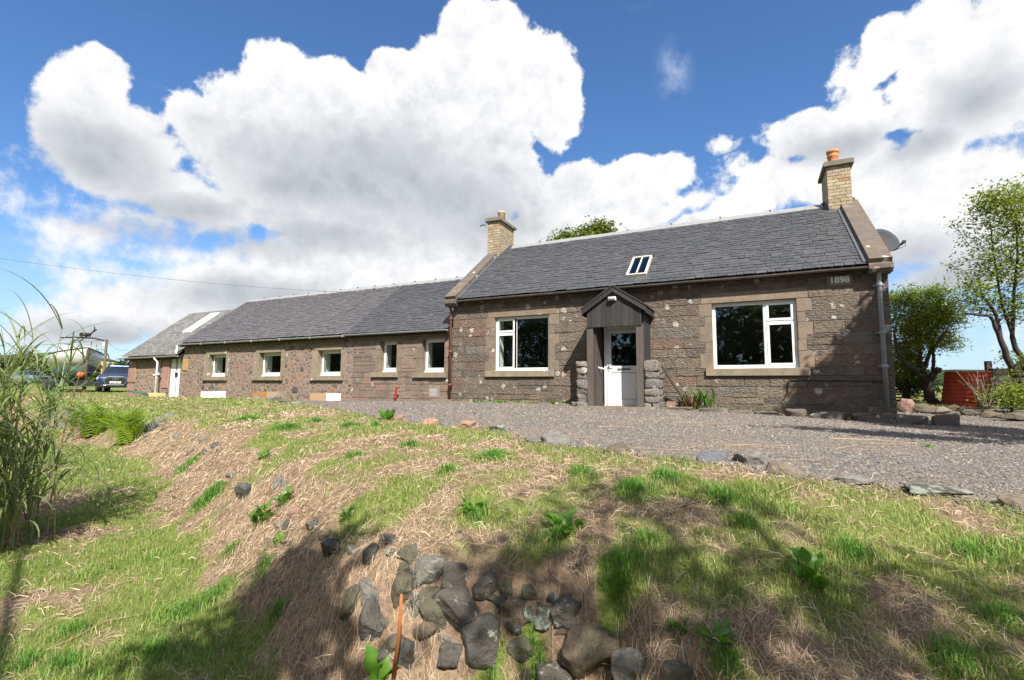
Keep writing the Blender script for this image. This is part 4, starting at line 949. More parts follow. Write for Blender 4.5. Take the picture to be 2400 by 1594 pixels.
b = MB().tube([(WX0-.1, -.15, 2.12), (WX0-.1, -.15, 1.95), (WX0-.02, -.2, 1.84), (WX0-.02, -.2, 1.74)], .04, 8); b.build('gutter_outlet', M['pipewhite'], shed, smooth=True)
# ---------------- satellite dish on the right gable
dl = atX(2045, 560, XR+.45)
dish = thing('satellite_dish', (2.66, 1.1, 3.9), 'dark grey satellite dish fixed high on the right gable', 'satellite dish')
dc = Vector(atX(2075, 562, 3.05)); nrm = Vector((.42, -.80, .42)).normalized()
side = nrm.cross(Vector((0, 0, 1))).normalized(); upv = side.cross(nrm)
Rd, n, vs, fs = .36, 28, [], []
for sgn, off in ((0, 0.0), (1, -.012)):
    for r_ in np.linspace(0, 1, 6):
        for k in range(n):
            a = 2*math.pi*k/n; p = dc+side*(Rd*.93*r_*math.cos(a))+upv*(Rd*r_*math.sin(a))+nrm*(.09*r_*r_-.09+off); vs.append(tuple(p))
for s in range(2):
    for i in range(5):
        for k in range(n):
            q_ = (s*6*n+i*n+k, s*6*n+i*n+(k+1) % n, s*6*n+(i+1)*n+(k+1) % n, s*6*n+(i+1)*n+k); fs.append(q_ if s == 0 else q_[::-1])
for k in range(n): fs.append((5*n+k, 5*n+(k+1) % n, 11*n+(k+1) % n, 11*n+k))
MB().add(vs, fs).build('dish', plain('dark_grey_dish', (.055, .058, .066), .8, .15, 4, bmp=0, spec=.15), dish, smooth=True)
tip = dc+nrm*.40-upv*.42
MB().tube([tuple(dc-nrm*.10-upv*.30), tuple(dc+nrm*.15-upv*.42), tuple(tip)], .013, 6).build('feed_arm', M['pipegrey'], dish)
b = MB(); b.box(tuple(tip), (.06, .06, .06)); b.tube([tuple(tip), tuple(tip-nrm*.11)], [.032, .022], 8); b.build('receiver', M['rub'], dish)
MB().tube([tuple(tip), tuple(tip+Vector((.03, 0, -.10))), tuple(tip+Vector((-.05, 0, -.13))), tuple(dc+nrm*.1-upv*.42)], .006, 5).build('cable', M['rub'], dish)
b = MB(); b.tube([(2.6, dc.y+.1, dc.z-.10), tuple(dc-nrm*.12)], .03, 8); b.box((2.64, dc.y+.1, dc.z-.10), (.04, .14, .22)); b.box(tuple(dc-nrm*.11), (.10, .10, .16)); b.build('bracket', plain('rusty_bracket', (.12, .05, .025), .8, .5, 30, bmp=.3), dish)
# ------------------------------------------------------------------ gravel drive
EDGE = [(640, 944), (700, 948), (780, 958), (864, 974), (940, 981), (1008, 991), (1090, 998), (1168, 1006), (1240, 1032), (1330, 1046), (1444, 1056), (1510, 1066), (1590, 1076), (1670, 1086), (1770, 1098), (1850, 1112), (1960, 1128), (2080, 1140), (2197, 1156), (2300, 1176), (2420, 1202)]
EW = [onground(x, y)[:2] for x, y in EDGE]
e0 = EW[0]; last = EW[-1]
poly_e = [(-14.5, -.35), (-13.2, -.9)]+[tuple(p) for p in EW]+[(2.2, -10.2), (4.5, -10.0), (9.0, -9.0), (12, -4)]
poly_h = [(-14.5, .05), (-12.5, .05), (-11, .05), (-8.2, .05), (-8.1, -.4), (-3.9, -.45), (-2.9, -.75), (-1.9, -.45), (2.7, -.5), (2.75, 1.0), (3.1, 4.2), (6.5, 4.6), (12, 4.0)]
def resamp(P_, n):
    P_ = np.array(P_, float); s_ = np.concatenate([[0], np.cumsum(np.linalg.norm(np.diff(P_, axis=0), axis=1))]); t = np.linspace(0, s_[-1], n)
    return np.stack([np.interp(t, s_, P_[:, k]) for k in (0, 1)], 1)
NE, NC = 160, 60
ea, ha = resamp(poly_e, NE), resamp(poly_h, NE); tt = np.linspace(0, 1, NC)[None, :, None]
gp = (ea[:, None]*(1-tt)+ha[:, None]*tt).reshape(-1, 2)
gvz = hgt(gp[:, 0], gp[:, 1])+.006
ii = np.arange(NE-1)[:, None]*NC; jj = np.arange(NC-1)[None]
gq = np.stack([ii+jj, ii+jj+1, ii+NC+jj+1, ii+NC+jj], -1).reshape(-1, 4)[:, ::-1]
GPOLY = np.concatenate([ea, ha[::-1]])
def inpoly(x, y, P_=GPOLY):
    c = np.zeros(len(x), bool); j = len(P_)-1
    for i in range(len(P_)):
        xi, yi = P_[i]; xj, yj = P_[j]
        with np.errstate(divide='ignore', invalid='ignore'): c ^= ((yi > y) != (yj > y)) & (x < (xj-xi)*(y-yi)/(yj-yi+1e-12)+xi)
        j = i
    return c
def gravel_mat(name, fine=True):
    m, t, b = mat(name); pos = t.new('ShaderNodeNewGeometry').outputs['Position']; isl = t.new('ShaderNodeNewGeometry').outputs['Random Per Island']
    v = t.vor(pos, 44); sp = t.new('ShaderNodeSeparateColor'); t.put(sp.inputs[0], v.outputs['Color'])
    c = t.ramp(sp.outputs[0] if fine else isl, [(0, (.085, .084, .088)), (.3, (.145, .143, .146)), (.5, (.105, .102, .104)), (.68, (.19, .18, .175)), (.8, (.19, .135, .10)), (.88, (.26, .24, .21)), (.95, (.135, .132, .133)), (1, (.36, .34, .31))])
    n = t.math('ADD', t.math('MULTIPLY', t.noise(pos, .9, 4, .6), .5), t.math('MULTIPLY', t.noise(t.vmath('MULTIPLY', pos, (.25, 1.6, 1)), 1.0, 3, .5), .5))
    c = t.mix(t.smooth(n, .45, .7, 0, .5), c, (.22, .18, .145))
    c = t.mix(1.0, c, (1.08, 1.0, .90), 'MULTIPLY'); t.put(b.inputs['Base Color'], c); b.inputs['Roughness'].default_value = .85; b.inputs['Specular IOR Level'].default_value = .3
    if fine: bump(t, b, t.math('SUBTRACT', 1.0, v.outputs['Distance']), 1.0, .02)
    return m
M['gravel'] = gravel_mat('gravel_bed'); M['chip'] = gravel_mat('gravel_chips', False)
np_obj('gravel_drive', mesh_np('gravel_drive', np.stack([gp[:, 0], gp[:, 1], gvz], 1), gq, smooth=True), M['gravel'], kind='structure')
def polar(n, r0, r1, a0, a1):
    r_ = np.exp(RNG.uniform(math.log(r0), math.log(r1), n)); th = YAW+RNG.uniform(a0, a1, n)
    return CAM[0]-r_*np.sin(th), CAM[1]+r_*np.cos(th), r_
# loose chippings, real stones as far as they can be told apart
x, y, r_ = polar(150000, 2.0, 16, R(-62), R(50))
k = inpoly(x, y) | (inpoly(x+RNG.normal(0, .10, len(x)), y+np.abs(RNG.normal(0, .16, len(x)))) & (y > -11)); x, y, r_ = x[k], y[k], r_[k]; n = len(x)
base = np.array([(1, 0, -.2), (-.2, .9, -.25), (-.9, -.1, -.2), (.1, -1, -.2), (.25, .2, .55), (-.35, -.15, .5)])
tr = np.array([(0, 1, 4), (1, 2, 4), (2, 5, 4), (2, 3, 5), (3, 0, 4), (3, 4, 5)])
sz = RNG.uniform(.006, .0155, n)*np.clip(r_/6, 1, 1.7); ang = RNG.uniform(0, 6.28, n)
V = base[None]*RNG.uniform(.65, 1.3, (n, 6, 3)); ca, sa = np.cos(ang)[:, None], np.sin(ang)[:, None]
tx = RNG.normal(0, .5, (n, 1)); V[:, :, 2] += V[:, :, 0]*tx*.5
Vx = V[:, :, 0]*ca-V[:, :, 1]*sa; Vy = V[:, :, 0]*sa+V[:, :, 1]*ca
zz = hgt(x, y)+.006
VV = np.stack([x[:, None]+Vx*sz[:, None], y[:, None]+Vy*sz[:, None], zz[:, None]+(V[:, :, 2]*.8+.25)*sz[:, None]], -1).reshape(-1, 3)
TT = (tr[None]+6*np.arange(n)[:, None, None]).reshape(-1, 3)
o = np_obj('gravel_chippings', mesh_np('gravel_chippings', VV, None, TT), M['chip'], kind='stuff'); tag(o, 'loose blue-grey gravel chippings covering the drive', 'gravel')

# ------------------------------------------------------------------ field stones
ICO = None
def ico(sub):
    import bmesh
    bm = bmesh.new(); bmesh.ops.create_icosphere(bm, subdivisions=sub, radius=1.0); v = np.array([p.co for p in bm.verts]); f = np.array([[q.index for q in g.verts] for g in bm.faces]); bm.free(); return v, f
ICO3, ICO2 = ico(4), ico(3)
def rock_mesh(rx, ry, rz, seed, angular=.5, hi=True):
    v, f = ICO3 if hi else ICO2; g = np.random.default_rng(seed); v = v.copy()
    for k in range(int(4+angular*9)):                              # planes shear the lump into facets
        nrm = g.normal(size=3); nrm /= np.linalg.norm(nrm); d = g.uniform(.55, .92)-.14*angular; t = v@nrm-d
        v = v-np.clip(t, 0, None)[:, None]*nrm*(.80+.2*angular)
    off = g.uniform(0, 50, 3)
    v = v*(1+.36*(vnoise3(v*1.5+off)-.5)+.16*(vnoise3(v*4.0+off)-.5)+.07*np.abs(vnoise3(v*8+off)-.5)+.035*(vnoise3(v*17+off)-.5))[:, None]
    return v*np.array([rx, ry, rz]), f
def rock_mat(name, c1, c2, lich, moss=0.0, lcol=(.36, .36, .31)):
    m, t, b = mat(name); tc = t.new('ShaderNodeNewGeometry').outputs['Position']
    n = t.noise(tc, 9, 6, .68); f = t.noise(tc, 60, 5, .7); big = t.noise(tc, 3.5, 3, .6)
    c = t.ramp(t.math('ADD', t.math('MULTIPLY', n, .6), t.math('MULTIPLY', f, .4)), [(.3, c1), (.7, c2)])
    if moss: c = t.mix(t.smooth(big, .5, .62, 0, moss), c, (.06, .065, .022))
    ln = t.noise(tc, 15, 6, .72); c = t.mix(t.smooth(ln, .74-.2*lich, .80-.2*lich, 0, .8), c, lcol)
    t.put(b.inputs['Base Color'], c); b.inputs['Roughness'].default_value = .85; b.inputs['Specular IOR Level'].default_value = .35
    bump(t, b, t.math('ADD', t.math('ADD', n, t.math('MULTIPLY', f, .6)), t.math('MULTIPLY', t.vor(tc, 22).outputs['Distance'], .5)), 1.0, .03); return m
RM = {'dark': rock_mat('dark_whinstone', (.042, .037, .029), (.145, .128, .102), .8), 'grey': rock_mat('grey_fieldstone', (.095, .086, .07), (.25, .232, .19), .8), 'olive': rock_mat('mossy_olive_stone', (.06, .054, .038), (.175, .155, .105), .6, .4),
      'brown': rock_mat('brown_fieldstone', (.075, .056, .04), (.20, .155, .105), .45, .3), 'slate': rock_mat('dark_slaty_stone', (.045, .040, .034), (.135, .124, .106), .6), 'lichen': rock_mat('lichened_stone', (.05, .05, .04), (.13, .125, .10), 1.3, .3, (.30, .34, .26)),
      'pink': rock_mat('pink_granite', (.20, .115, .09), (.33, .21, .165), .3), 'orange': rock_mat('orange_sandstone', (.27, .155, .095), (.42, .27, .18), .3), 'pale': rock_mat('pale_grey_stone', (.12, .113, .10), (.27, .255, .23), .6), 'blue': rock_mat('blue_grey_stone', (.09, .095, .105), (.20, .205, .215), .3), 'tan': rock_mat('tan_stone', (.14, .11, .085), (.27, .22, .17), .4)}
ROCKS = []                                                         # (centre, radius) so grass keeps off them
def rock(px, py, w, h, kind, parent=None, rot=0.0, ang=.5, sink=.25, name='stone', seed=None, depth=.8, hi=True, rise=0.0):
    """a stone that spans about w x h photo pixels, seated in the ground there"""
    g = onground(px, py); s_ = pxw(g, 1); rx, rz = w*s_/2, h*s_/2; seed = seed if seed is not None else int(px*7+py)
    v, f = rock_mesh(rx, (rx+rz)/2*depth, rz, seed, ang, hi)
    fw = np.array([-math.sin(YAW), math.cos(YAW), 0]); rt = np.array([math.cos(YAW), math.sin(YAW), 0])
    c, s = math.cos(rot), math.sin(rot); X = v[:, 0]*c-v[:, 2]*s; Z = v[:, 0]*s+v[:, 2]*c
    w_ = X[:, None]*rt+v[:, 1][:, None]*fw+Z[:, None]*np.array([0, 0, 1.0])
    cen = g+fw*((rx+rz)/2*depth*sink)+np.array([0, 0, rz*rise]); me = mesh_np(name, w_, None, f, smooth=True)
    ROCKS.append((cen, (rx+rz)/2, rx, rz))
    return np_obj(name, me, RM[kind], parent, loc=cen)
bankg = onground(1050, 1560)
bank = thing('retaining_wall', bankg, 'tumbledown retaining wall of rounded field stones in the grassy bank', 'stone wall')
def C4(cx, cy, w, h): return 800+cx/4.308, 1230+cy/4.308, w/4.308, h/4.308
for cx, cy, w, h, kind, rot, ang in [
 (670, 320, 210, 220, 'olive', .2, .3), (860, 490, 235, 370, 'grey', .55, .25), (1150, 580, 330, 370, 'dark', -.3, .35), (1470, 630, 330, 250, 'dark', .05, .5), (1690, 650, 130, 170, 'olive', 0, .5), (1890, 690, 190, 130, 'olive', .1, .6),
 (620, 700, 170, 340, 'olive', -.05, .5), (750, 850, 150, 230, 'grey', .1, .3), (910, 920, 220, 460, 'olive', -.15, .3), (1220, 910, 520, 360, 'dark', .42, .15), (1420, 1170, 400, 470, 'slate', -.4, .4), (1780, 880, 300, 230, 'brown', -.25, 1.0), (2060, 990, 290, 270, 'lichen', -.35, .9),
 (290, 740, 190, 290, 'grey', -.3, .3), (300, 1060, 270, 510, 'slate', -.15, 1.0), (100, 860, 190, 330, 'olive', 0, .4), (650, 1320, 210, 330, 'slate', .1, .9), (500, 300, 95, 80, 'lichen', 0, .5), (130, 265, 160, 90, 'grey', .4, .6), (1540, 770, 110, 130, 'olive', 0, .5),
 (2250, 790, 200, 140, 'dark', -.5, .6), (1800, 1250, 260, 230, 'olive', 0, .4), (420, 1330, 160, 160, 'slate', .3, .8), (1080, 1330, 300, 200, 'slate', 0, .6)]:
    px, py, w, h = C4(cx, cy, w, h); rock(px, py, w*1.42, h*1.36, kind, bank, -rot, min(1, ang+.35), sink=.22)
for px, py, w, h, kind, rot, ang in [(1396, 1521, 128, 104, 'brown', 0, .3), (1478, 1572, 80, 72, 'grey', .2, .3), (1330, 1436, 80, 60, 'dark', -.5, .6), (1590, 1584, 86, 60, 'olive', 0, .4), (1300, 1590, 90, 60, 'dark', 0, .4), (778, 1287, 36, 52, 'slate', -.5, .6), (735, 1234, 30, 24, 'lichen', 0, .5), (762, 1255, 28, 30, 'brown', 0, .5),
 (575, 1157, 50, 34, 'slate', .3, .7), (652, 1136, 22, 28, 'blue', 0, .5), (669, 1140, 18, 22, 'grey', 0, .5), (690, 1205, 26, 32, 'pink', .2, .3), (655, 1236, 24, 30, 'grey', 0, .5), (672, 1240, 18, 40, 'slate', 0, .5), (630, 1275, 26, 22, 'brown', 0, .5), (545, 1116, 24, 20, 'grey', 0, .5), (478, 1033, 18, 14, 'grey', 0, .5), (505, 1045, 20, 18, 'slate', 0, .5), (480, 1060, 14, 20, 'slate', 0, .5), (513, 1058, 12, 14, 'brown', 0, .5), (447, 1062, 14, 20, 'slate', 0, .6),
 (354, 1006, 34, 26, 'blue', .4, .7), (372, 990, 26, 22, 'grey', 0, .5), (398, 980, 22, 18, 'grey', 0, .5), (330, 1020, 22, 18, 'grey', 0, .5), (345, 1024, 14, 12, 'blue', 0, .5), (416, 1023, 16, 14, 'grey', 0, .5), (450, 1020, 14, 12, 'pale', 0, .5), (390, 1005, 18, 14, 'brown', 0, .5)]:
    rock(px, py, w*1.3, h*1.3, kind, bank, -rot, ang, hi=w > 30, sink=.0)
for k in range(24):                                               # smaller stones wedged along the same band
    px = random.uniform(830, 1340); py = 1400+.19*(px-900)+random.gauss(0, 62)
    if py > 1600: continue
    rock(px, py, random.uniform(34, 74), random.uniform(28, 58), random.choice(['dark', 'olive', 'brown', 'slate', 'lichen', 'grey', 'olive']), bank, random.uniform(-.6, .6), random.uniform(.6, 1), sink=.34, hi=False)
heap = thing('stone_heap', onground(140, 1000), 'heap of small grey stones fallen from the bank beside the left fern', 'stones')
for k, (px, py) in enumerate([(120, 962), (118, 972), (146, 985), (166, 989), (133, 988), (155, 976), (133, 1000), (115, 1003), (150, 1003), (172, 966), (170, 980), (178, 996), (108, 990), (85, 985), (75, 992), (160, 998), (142, 994), (124, 978), (98, 1000), (150, 968)]):
    rock(px, py, random.uniform(13, 26), random.uniform(10, 18), random.choice(['grey', 'pale', 'blue', 'slate', 'grey']), heap, random.uniform(-.4, .4), .5, hi=False)
# stones along the edge of the drive, each on its own
for px, py, w, h, kind, ang, lab in [
 (605, 936, 30, 14, 'tan', .4, 'flat brownish stone half in the grass, leftmost by the end of the gravel'), (641, 939, 32, 17, 'pale', .3, 'pale rounded boulder at the far left end of the gravel, below the timber baulks'), (668, 943, 26, 14, 'olive', .6, 'low mossy stone touching the pale boulder at the left gravel end'), (695, 950, 26, 12, 'pale', .2, 'smooth pale stone in the grass just below the left gravel tip'),
 (864, 976, 13, 9, 'blue', .3, 'tiny blue-grey cobble at the gravel edge'), (883, 980, 17, 9, 'tan', .4, 'tiny tan cobble at the gravel edge beside a weed tuft'), (942, 983, 36, 16, 'pink', .3, 'low dull-pink stone on the gravel edge beside a weed tuft'), (971, 989, 24, 12, 'blue', .3, 'grey cobble between two pink stones of the gravel edge'), (1008, 995, 48, 21, 'orange', .35, 'rounded orange-pink boulder of the gravel edge'), (1049, 997, 28, 12, 'blue', .4, 'blue-grey cobble between the two orange boulders'), (1092, 1003, 44, 28, 'orange', .9, 'angular orange-pink boulder of the gravel edge'), (1137, 1003, 24, 20, 'tan', .6, 'upright tan stone right of the angular orange boulder'), (1168, 1009, 44, 20, 'lichen', .5, 'pale green lichened stone of the gravel edge'),
 (1246, 1037, 26, 12, 'blue', .5, 'thin grey stone left of the big flat slab'), (1312, 1040, 108, 40, 'pale', .6, 'largest flat pale slab let into the gravel edge'), (1448, 1059, 66, 28, 'brown', .3, 'brown rounded stone next right of the flat pale slab'), (1506, 1067, 44, 18, 'tan', .4, 'tan stone sunk in grass at the middle of the gravel edge'), (1590, 1079, 34, 20, 'tan', .9, 'small split tan stone left of the blue-grey boulder'), (1672, 1081, 66, 32, 'blue', .2, 'smooth blue-grey boulder at the right gravel edge'), (1768, 1086, 86, 44, 'pale', .9, 'angular pale grey boulder, tallest of the gravel edge'), (1847, 1110, 84, 36, 'tan', .3, 'rounded tan-grey boulder right of the angular pale one'),
 (1989, 1131, 100, 20, 'pale', .5, 'long flat grey slab almost flush with the gravel edge'), (2197, 1155, 180, 26, 'lichen', .6, 'long lichen-spotted slab along the right gravel edge'), (2376, 1188, 66, 40, 'tan', .6, 'tan stone at the far right end of the gravel edge')]:
    tag(rock(px, py, w*1.15, h*1.5, kind, None, random.uniform(-.08, .08), min(1, ang+.3), name='edging_stone', sink=.1, rise=.12), lab, 'stone', 'stones edging the gravel drive')
# ------------------------------------------------------------------ grass and straw
def gpx(px, py): return onground(px, py)
LUSH = [(1157,1075,62,1.0),(1050,1105,40,.7),(580,985,45,.8),(670,1005,55,.7),(740,990,30,.8),(820,1000,40,.7),(960,1045,40,.7),(830,1070,40,.5),(490,1165,60,.9),(440,1090,50,.5),(1480,1150,80,.8),(1560,1120,70,.8),(1360,1110,60,.6),(1450,1350,80,.9),(1520,1270,70,.6),(1690,1170,60,.9),(1430,1430,50,.6),(2000,1300,60,.8),(1150,1565,40,.8),(1260,1565,50,.9),(1240,1500,25,.5),(2280,1300,80,.5),(1750,1230,60,.5),(540,1290,50,.6),(500,1400,70,.6),(420,1440,60,.5),(150,1560,60,.6),(170,1480,50,.7),(60,1560,40,.7),(620,1330,40,.5),(650,1440,40,.5),(1700,1560,60,.5),(2250,1560,90,.6),(2350,1450,60,.5),(150,1220,90,.4),(1120,1215,40,.5),(1300,1260,50,.5),(360,1530,50,.6),(880,1000,20,.9),(1330,1025,15,.6)]
LU = [(*gpx(a, c)[:2], pxw(gpx(a, c), s)*.75, v) for a, c, s, v in LUSH]
DRY = [(980,1250,160,.8),(700,1230,90,.8),(800,1420,110,.8),(1300,1400,120,.5),(1750,1480,140,.35),(1200,1150,70,.3),(900,1120,90,.3),(120,1400,110,.45),(660,1120,60,.5),(2300,1250,80,.35),(2150,1480,80,.3),(1600,1400,90,.5),(760,1540,80,.7),(380,1270,60,.3),(520,1020,50,.4)]
DR = [(*gpx(a, c)[:2], pxw(gpx(a, c), s)*.9, v) for a, c, s, v in DRY]
def green_field(x, y, z):
    g = fbm(x*1.1+5, y*1.1+9, 4)*.55+fbm(x*3.7, y*3.7, 3)*.45+np.where((x < -9), .05, 0)
    g = g-.455
    for a, c, s, v in LU: g = g+v*.42*np.exp(-((x-a)**2+(y-c)**2)/(s*s))
    for a, c, s, v in DR: g = g-v*.24*np.exp(-((x-a)**2+(y-c)**2)/(s*s))
    m = bank_side(x, y); g = g-.21*np.clip(4*m*(1-m)*1.2, 0, 1)+.035*(1-m)
    return g
_tv = np.concatenate([green_field(gx[i:i+60000], gy[i:i+60000], gz[i:i+60000]) for i in range(0, len(gx), 60000)]); _tv = np.where(np.hypot(gx, gy+11.8) > 60, .2, _tv)
at_ = ground.data.attributes.new('turf', 'FLOAT', 'POINT'); at_.data.foreach_set('value', _tv.astype(np.float32))
def clear_of(x, y, z):
    k = ~inpoly(x, y)
    k &= ~((y > -.12) & (y < 6.1) & (x > -26) & (x < 2.75))
    for c, r_, rx, rz in ROCKS: k &= ((x-c[0])**2+(y-c[1])**2) > (rx*.62)**2
    return k
def blades(n, r0, r1, a0, a1):
    x, y, r_ = polar(n, r0, r1, a0, a1); z = hgt(x, y); k = clear_of(x, y, z)
    return x[k], y[k], z[k], r_[k]
def make_blades(name, label, x, y, z, h, w, lean, phi, cols, bend=.35):
    n = len(x); dx, dy = np.cos(phi), np.sin(phi); px_, py_ = -dy, dx
    P0 = np.stack([x, y, z-.01], 1); side = np.stack([px_*w/2, py_*w/2, np.zeros(n)], 1); d = np.stack([dx, dy, np.zeros(n)], 1); up = np.array([0, 0, 1.0])
    mid = P0+d*(lean*h*.32)[:, None]+up*(h*.58)[:, None]; tip = P0+d*(lean*h)[:, None]+up*(h*(1-bend*np.clip(lean, 0, 1.5)))[:, None]
    V = np.stack([P0-side, P0+side, mid+side*.8, mid-side*.8, tip], 1).reshape(-1, 3); b = 5*np.arange(n)[:, None]
    c = np.repeat(cols[:, None], 5, 1).reshape(-1, 3)
    me = mesh_np(name, V, b+np.array([[0, 1, 2, 3]]), b+np.array([[3, 2, 4]]), cols=c)
    o = np_obj(name, me, M['blade'], kind='stuff'); tag(o, label, 'grass'); return o
def mixc(a, b, t): return np.asarray(a)[None]*(1-t[:, None])+np.asarray(b)[None]*t[:, None]
M['blade'] = attr_leaf_mat('grass_blades', .32, .55); M['straw'] = attr_leaf_mat('straw', .12, .7)
WIDE = (R(-66), R(64))
# green turf: short, dense where the turf is green
x, y, z, r_ = blades(620000, 1.1, 40, *WIDE); g = green_field(x, y, z)+RNG.normal(0, .05, len(x))
k = RNG.random(len(x)) < np.clip(.34+g*4.2, .10, 1); x, y, z, r_, g = x[k], y[k], z[k], r_[k], g[k]; n = len(x)
lush = np.clip(g*3.0, 0, 1); h = (.020+.024*RNG.random(n))*(1+1.1*lush)*np.clip(r_/8, 1, 1.35); w = np.maximum(.0026+.0018*lush, r_*.00085)*RNG.uniform(.7, 1.3, n)
t = RNG.random(n); cg = mixc((.305, .295, .105), (.175, .280, .058), lush); cg = cg*RNG.uniform(.65, 1.35, (n, 1)); dry = RNG.random(n) < .34*(1-lush)+.06; cg[dry] = mixc((.34, .27, .14), (.46, .37, .22), t)[dry]
make_blades('short_grass', 'short green grass over the lawn and bank', x, y, z, h, w, RNG.uniform(.1, 1.0, n)**1.2, RNG.uniform(0, 6.28, n), cg)
# rank tufts
xs_, ys_, hs_, cs_ = [], [], [], []
for a, c, s, v in LU:
    if v < .45: continue
    n = int(np.clip(5200*s*s*v*3.2, 150, 2600)); q_ = RNG.normal(0, s*.42, (n, 2)); xs_.append(a+q_[:, 0]); ys_.append(c+q_[:, 1]); hs_.append((.06+.10*v*RNG.random(n))*np.exp(-(q_**2).sum(1)/(s*s)*.8)); cs_.append(np.full(n, v))
x, y, h, v = map(np.concatenate, (xs_, ys_, hs_, cs_)); z = hgt(x, y); k = clear_of(x, y, z); x, y, h, v, z = x[k], y[k], h[k], v[k], z[k]; n = len(x); r_ = np.hypot(x-CAM[0], y-CAM[1])
cg = mixc((.085, .215, .032), (.155, .32, .05), RNG.random(n)); make_blades('rank_grass', 'tall bright green grass growing in tufts', x, y, z, h, np.maximum(.004, r_*.0009), RNG.uniform(.1, 1.1, n), RNG.uniform(0, 6.28, n), cg)
# cut straw lying every way over the turf
x, y, z, r_ = blades(430000, 1.0, 30, *WIDE); g = green_field(x, y, z); k = RNG.random(len(x)) < np.clip(.45-g*3.2, .06, 1); x, y, z, r_ = x[k], y[k], z[k], r_[k]; n = len(x)
L = (.028+.075*RNG.random(n)**2)*np.clip(r_/8, 1, 1.5); ph = RNG.uniform(0, 6.28, n); w = np.maximum(.0016, r_*.00058)*RNG.uniform(.6, 1.4, n)
dx, dy = np.cos(ph), np.sin(ph); x2, y2 = x+dx*L, y+dy*L; z2 = hgt(x2, y2); lift = RNG.random(n)**2*.035+.003
P0 = np.stack([x, y, z+lift*RNG.random(n)], 1); P2 = np.stack([x2, y2, z2+lift*RNG.uniform(0, 2.0, n)], 1); side = np.stack([-dy*w/2, dx*w/2, RNG.normal(0, .4, n)*w], 1)
P1 = (P0+P2)/2+np.stack([-dy*L*RNG.normal(0, .12, n), dx*L*RNG.normal(0, .12, n), lift*.7], 1)
V = np.stack([P0-side, P0+side, P1+side, P1-side, P2+side*.6, P2-side*.6], 1).reshape(-1, 3); b = 6*np.arange(n)[:, None]
cc = mixc((.33, .23, .155), (.56, .425, .295), RNG.random(n)); pale = RNG.random(n) < .10; cc[pale] = (.62, .51, .38); dk = RNG.random(n) < .09; cc[dk] = (.14, .09, .055)
me = mesh_np('cut_straw', V, np.concatenate([b+np.array([[0, 1, 2, 3]]), b+np.array([[3, 2, 4, 5]])]), cols=np.repeat(cc[:, None], 6, 1).reshape(-1, 3))
o = np_obj('cut_straw', me, M['straw'], kind='stuff'); tag(o, 'dry cut straw lying over the bank and lawn', 'straw')
# fallen dry stems on the gravel and grass
M['reed'] = plain('dry_reed', (.34, .235, .135), .7, .35, 20, bmp=.1)
def stem(pts, wpx, label, name='dry_stem', m_=None, lift=.012):
    W_ = [gpx(*p)+np.array([0, 0, lift]) for p in pts]; P_ = []
    for a, c in zip(W_, W_[1:]):
        for t in np.linspace(0, 1, 5)[:-1]:
            p = a+(c-a)*t; p[2] = max(p[2], hgt(p[0], p[1])[0]+lift); P_.append(p)
    P_.append(W_[-1]); rad = [pxw(p, wpx)/2*(1-.5*i/len(P_)) for i, p in enumerate(P_)]
    tag(MB().tube([tuple(p) for p in P_], rad, 5).build(name, m_ or M['reed'], None, smooth=True), label, 'stem', 'dry stems fallen on the ground')
S8 = lambda *p: [(1400+a/2.259, 900+c/2.259) for a, c in p]
S6 = lambda *p: [(a/2.259, 900+c/2.259) for a, c in p]
for pts, w, lab in [(S8((150, 343), (450, 357)), 3.2, 'dry stem on gravel pointing at the brown edging stone'), (S8((450, 357), (580, 322)), 3.2, 'short bent dry stem on gravel above the blue-grey boulder'), (S8((620, 325), (1060, 335)), 3.6, 'long pale dry stem on gravel above the angular pale boulder'), (S8((630, 330), (1000, 345)), 2.5, 'thin dry stem lying just under the long pale one'), (S8((1230, 295), (1450, 300), (1700, 322)), 6.0, 'broad brown dead leaf blade lying on the right gravel'), (S8((1260, 352), (1390, 325)), 3.5, 'short dry stem below the broad brown leaf blade'), (S8((1400, 322), (1690, 325)), 3, 'straight dry stem under the broad brown leaf blade'),
    (S8((900, 408), (1180, 408)), 3, 'dry stem on gravel just right of the angular pale boulder'), (S8((170, 198), (370, 195)), 2.4, 'thin dry stem on gravel in front of the porch'), (S8((400, 207), (690, 215)), 2.4, 'thin dry stem on gravel below the large right window'), (S8((690, 250), (880, 268)), 2.4, 'slanting dry stem in the middle of the gravel'), (S8((850, 220), (1080, 228)), 2.2, 'thin dry stem on gravel near the house kerb'), (S8((0, 232), (150, 228)), 3.5, 'dry stem on gravel left of the porch step'), (S8((1280, 217), (1500, 205)), 2.4, 'thin dry stem on gravel near the kerb end'),
    (S8((900, 610), (1130, 515)), 5, 'brown reed slanting in the grass below the tan-grey boulder'), (S8((410, 665), (700, 590)), 5, 'brown reed lying across the shaded right grass'), (S6((40, 1510), (380, 1360), (560, 1265), (740, 1230)), 5, 'long reed cane lying on the lower left lawn'), (S6((0, 960), (240, 915)), 4, 'pale reed lying in the shade at the left edge'), (S6((560, 1090), (720, 1040)), 3, 'short pale reed on the middle of the lower lawn'), (S6((100, 562), (220, 550)), 4, 'short pale reed on the far lower lawn')]:
    stem(pts, w*.62, lab)
tip = onground(922, 1592); a = np.array(tip); top = atD(941, 1394, float((a-CAM)@_f)-.10)
tag(MB().tube([tuple(a), tuple((a+top)/2+np.array([.008, 0, 0])), tuple(top)], [.011, .009, .007], 7).build('orange_stem', plain('orange_dead_stem', (.34, .115, .035), .7, .3, 25), None, smooth=True), 'upright orange dead stem standing among the bank stones', 'stem')

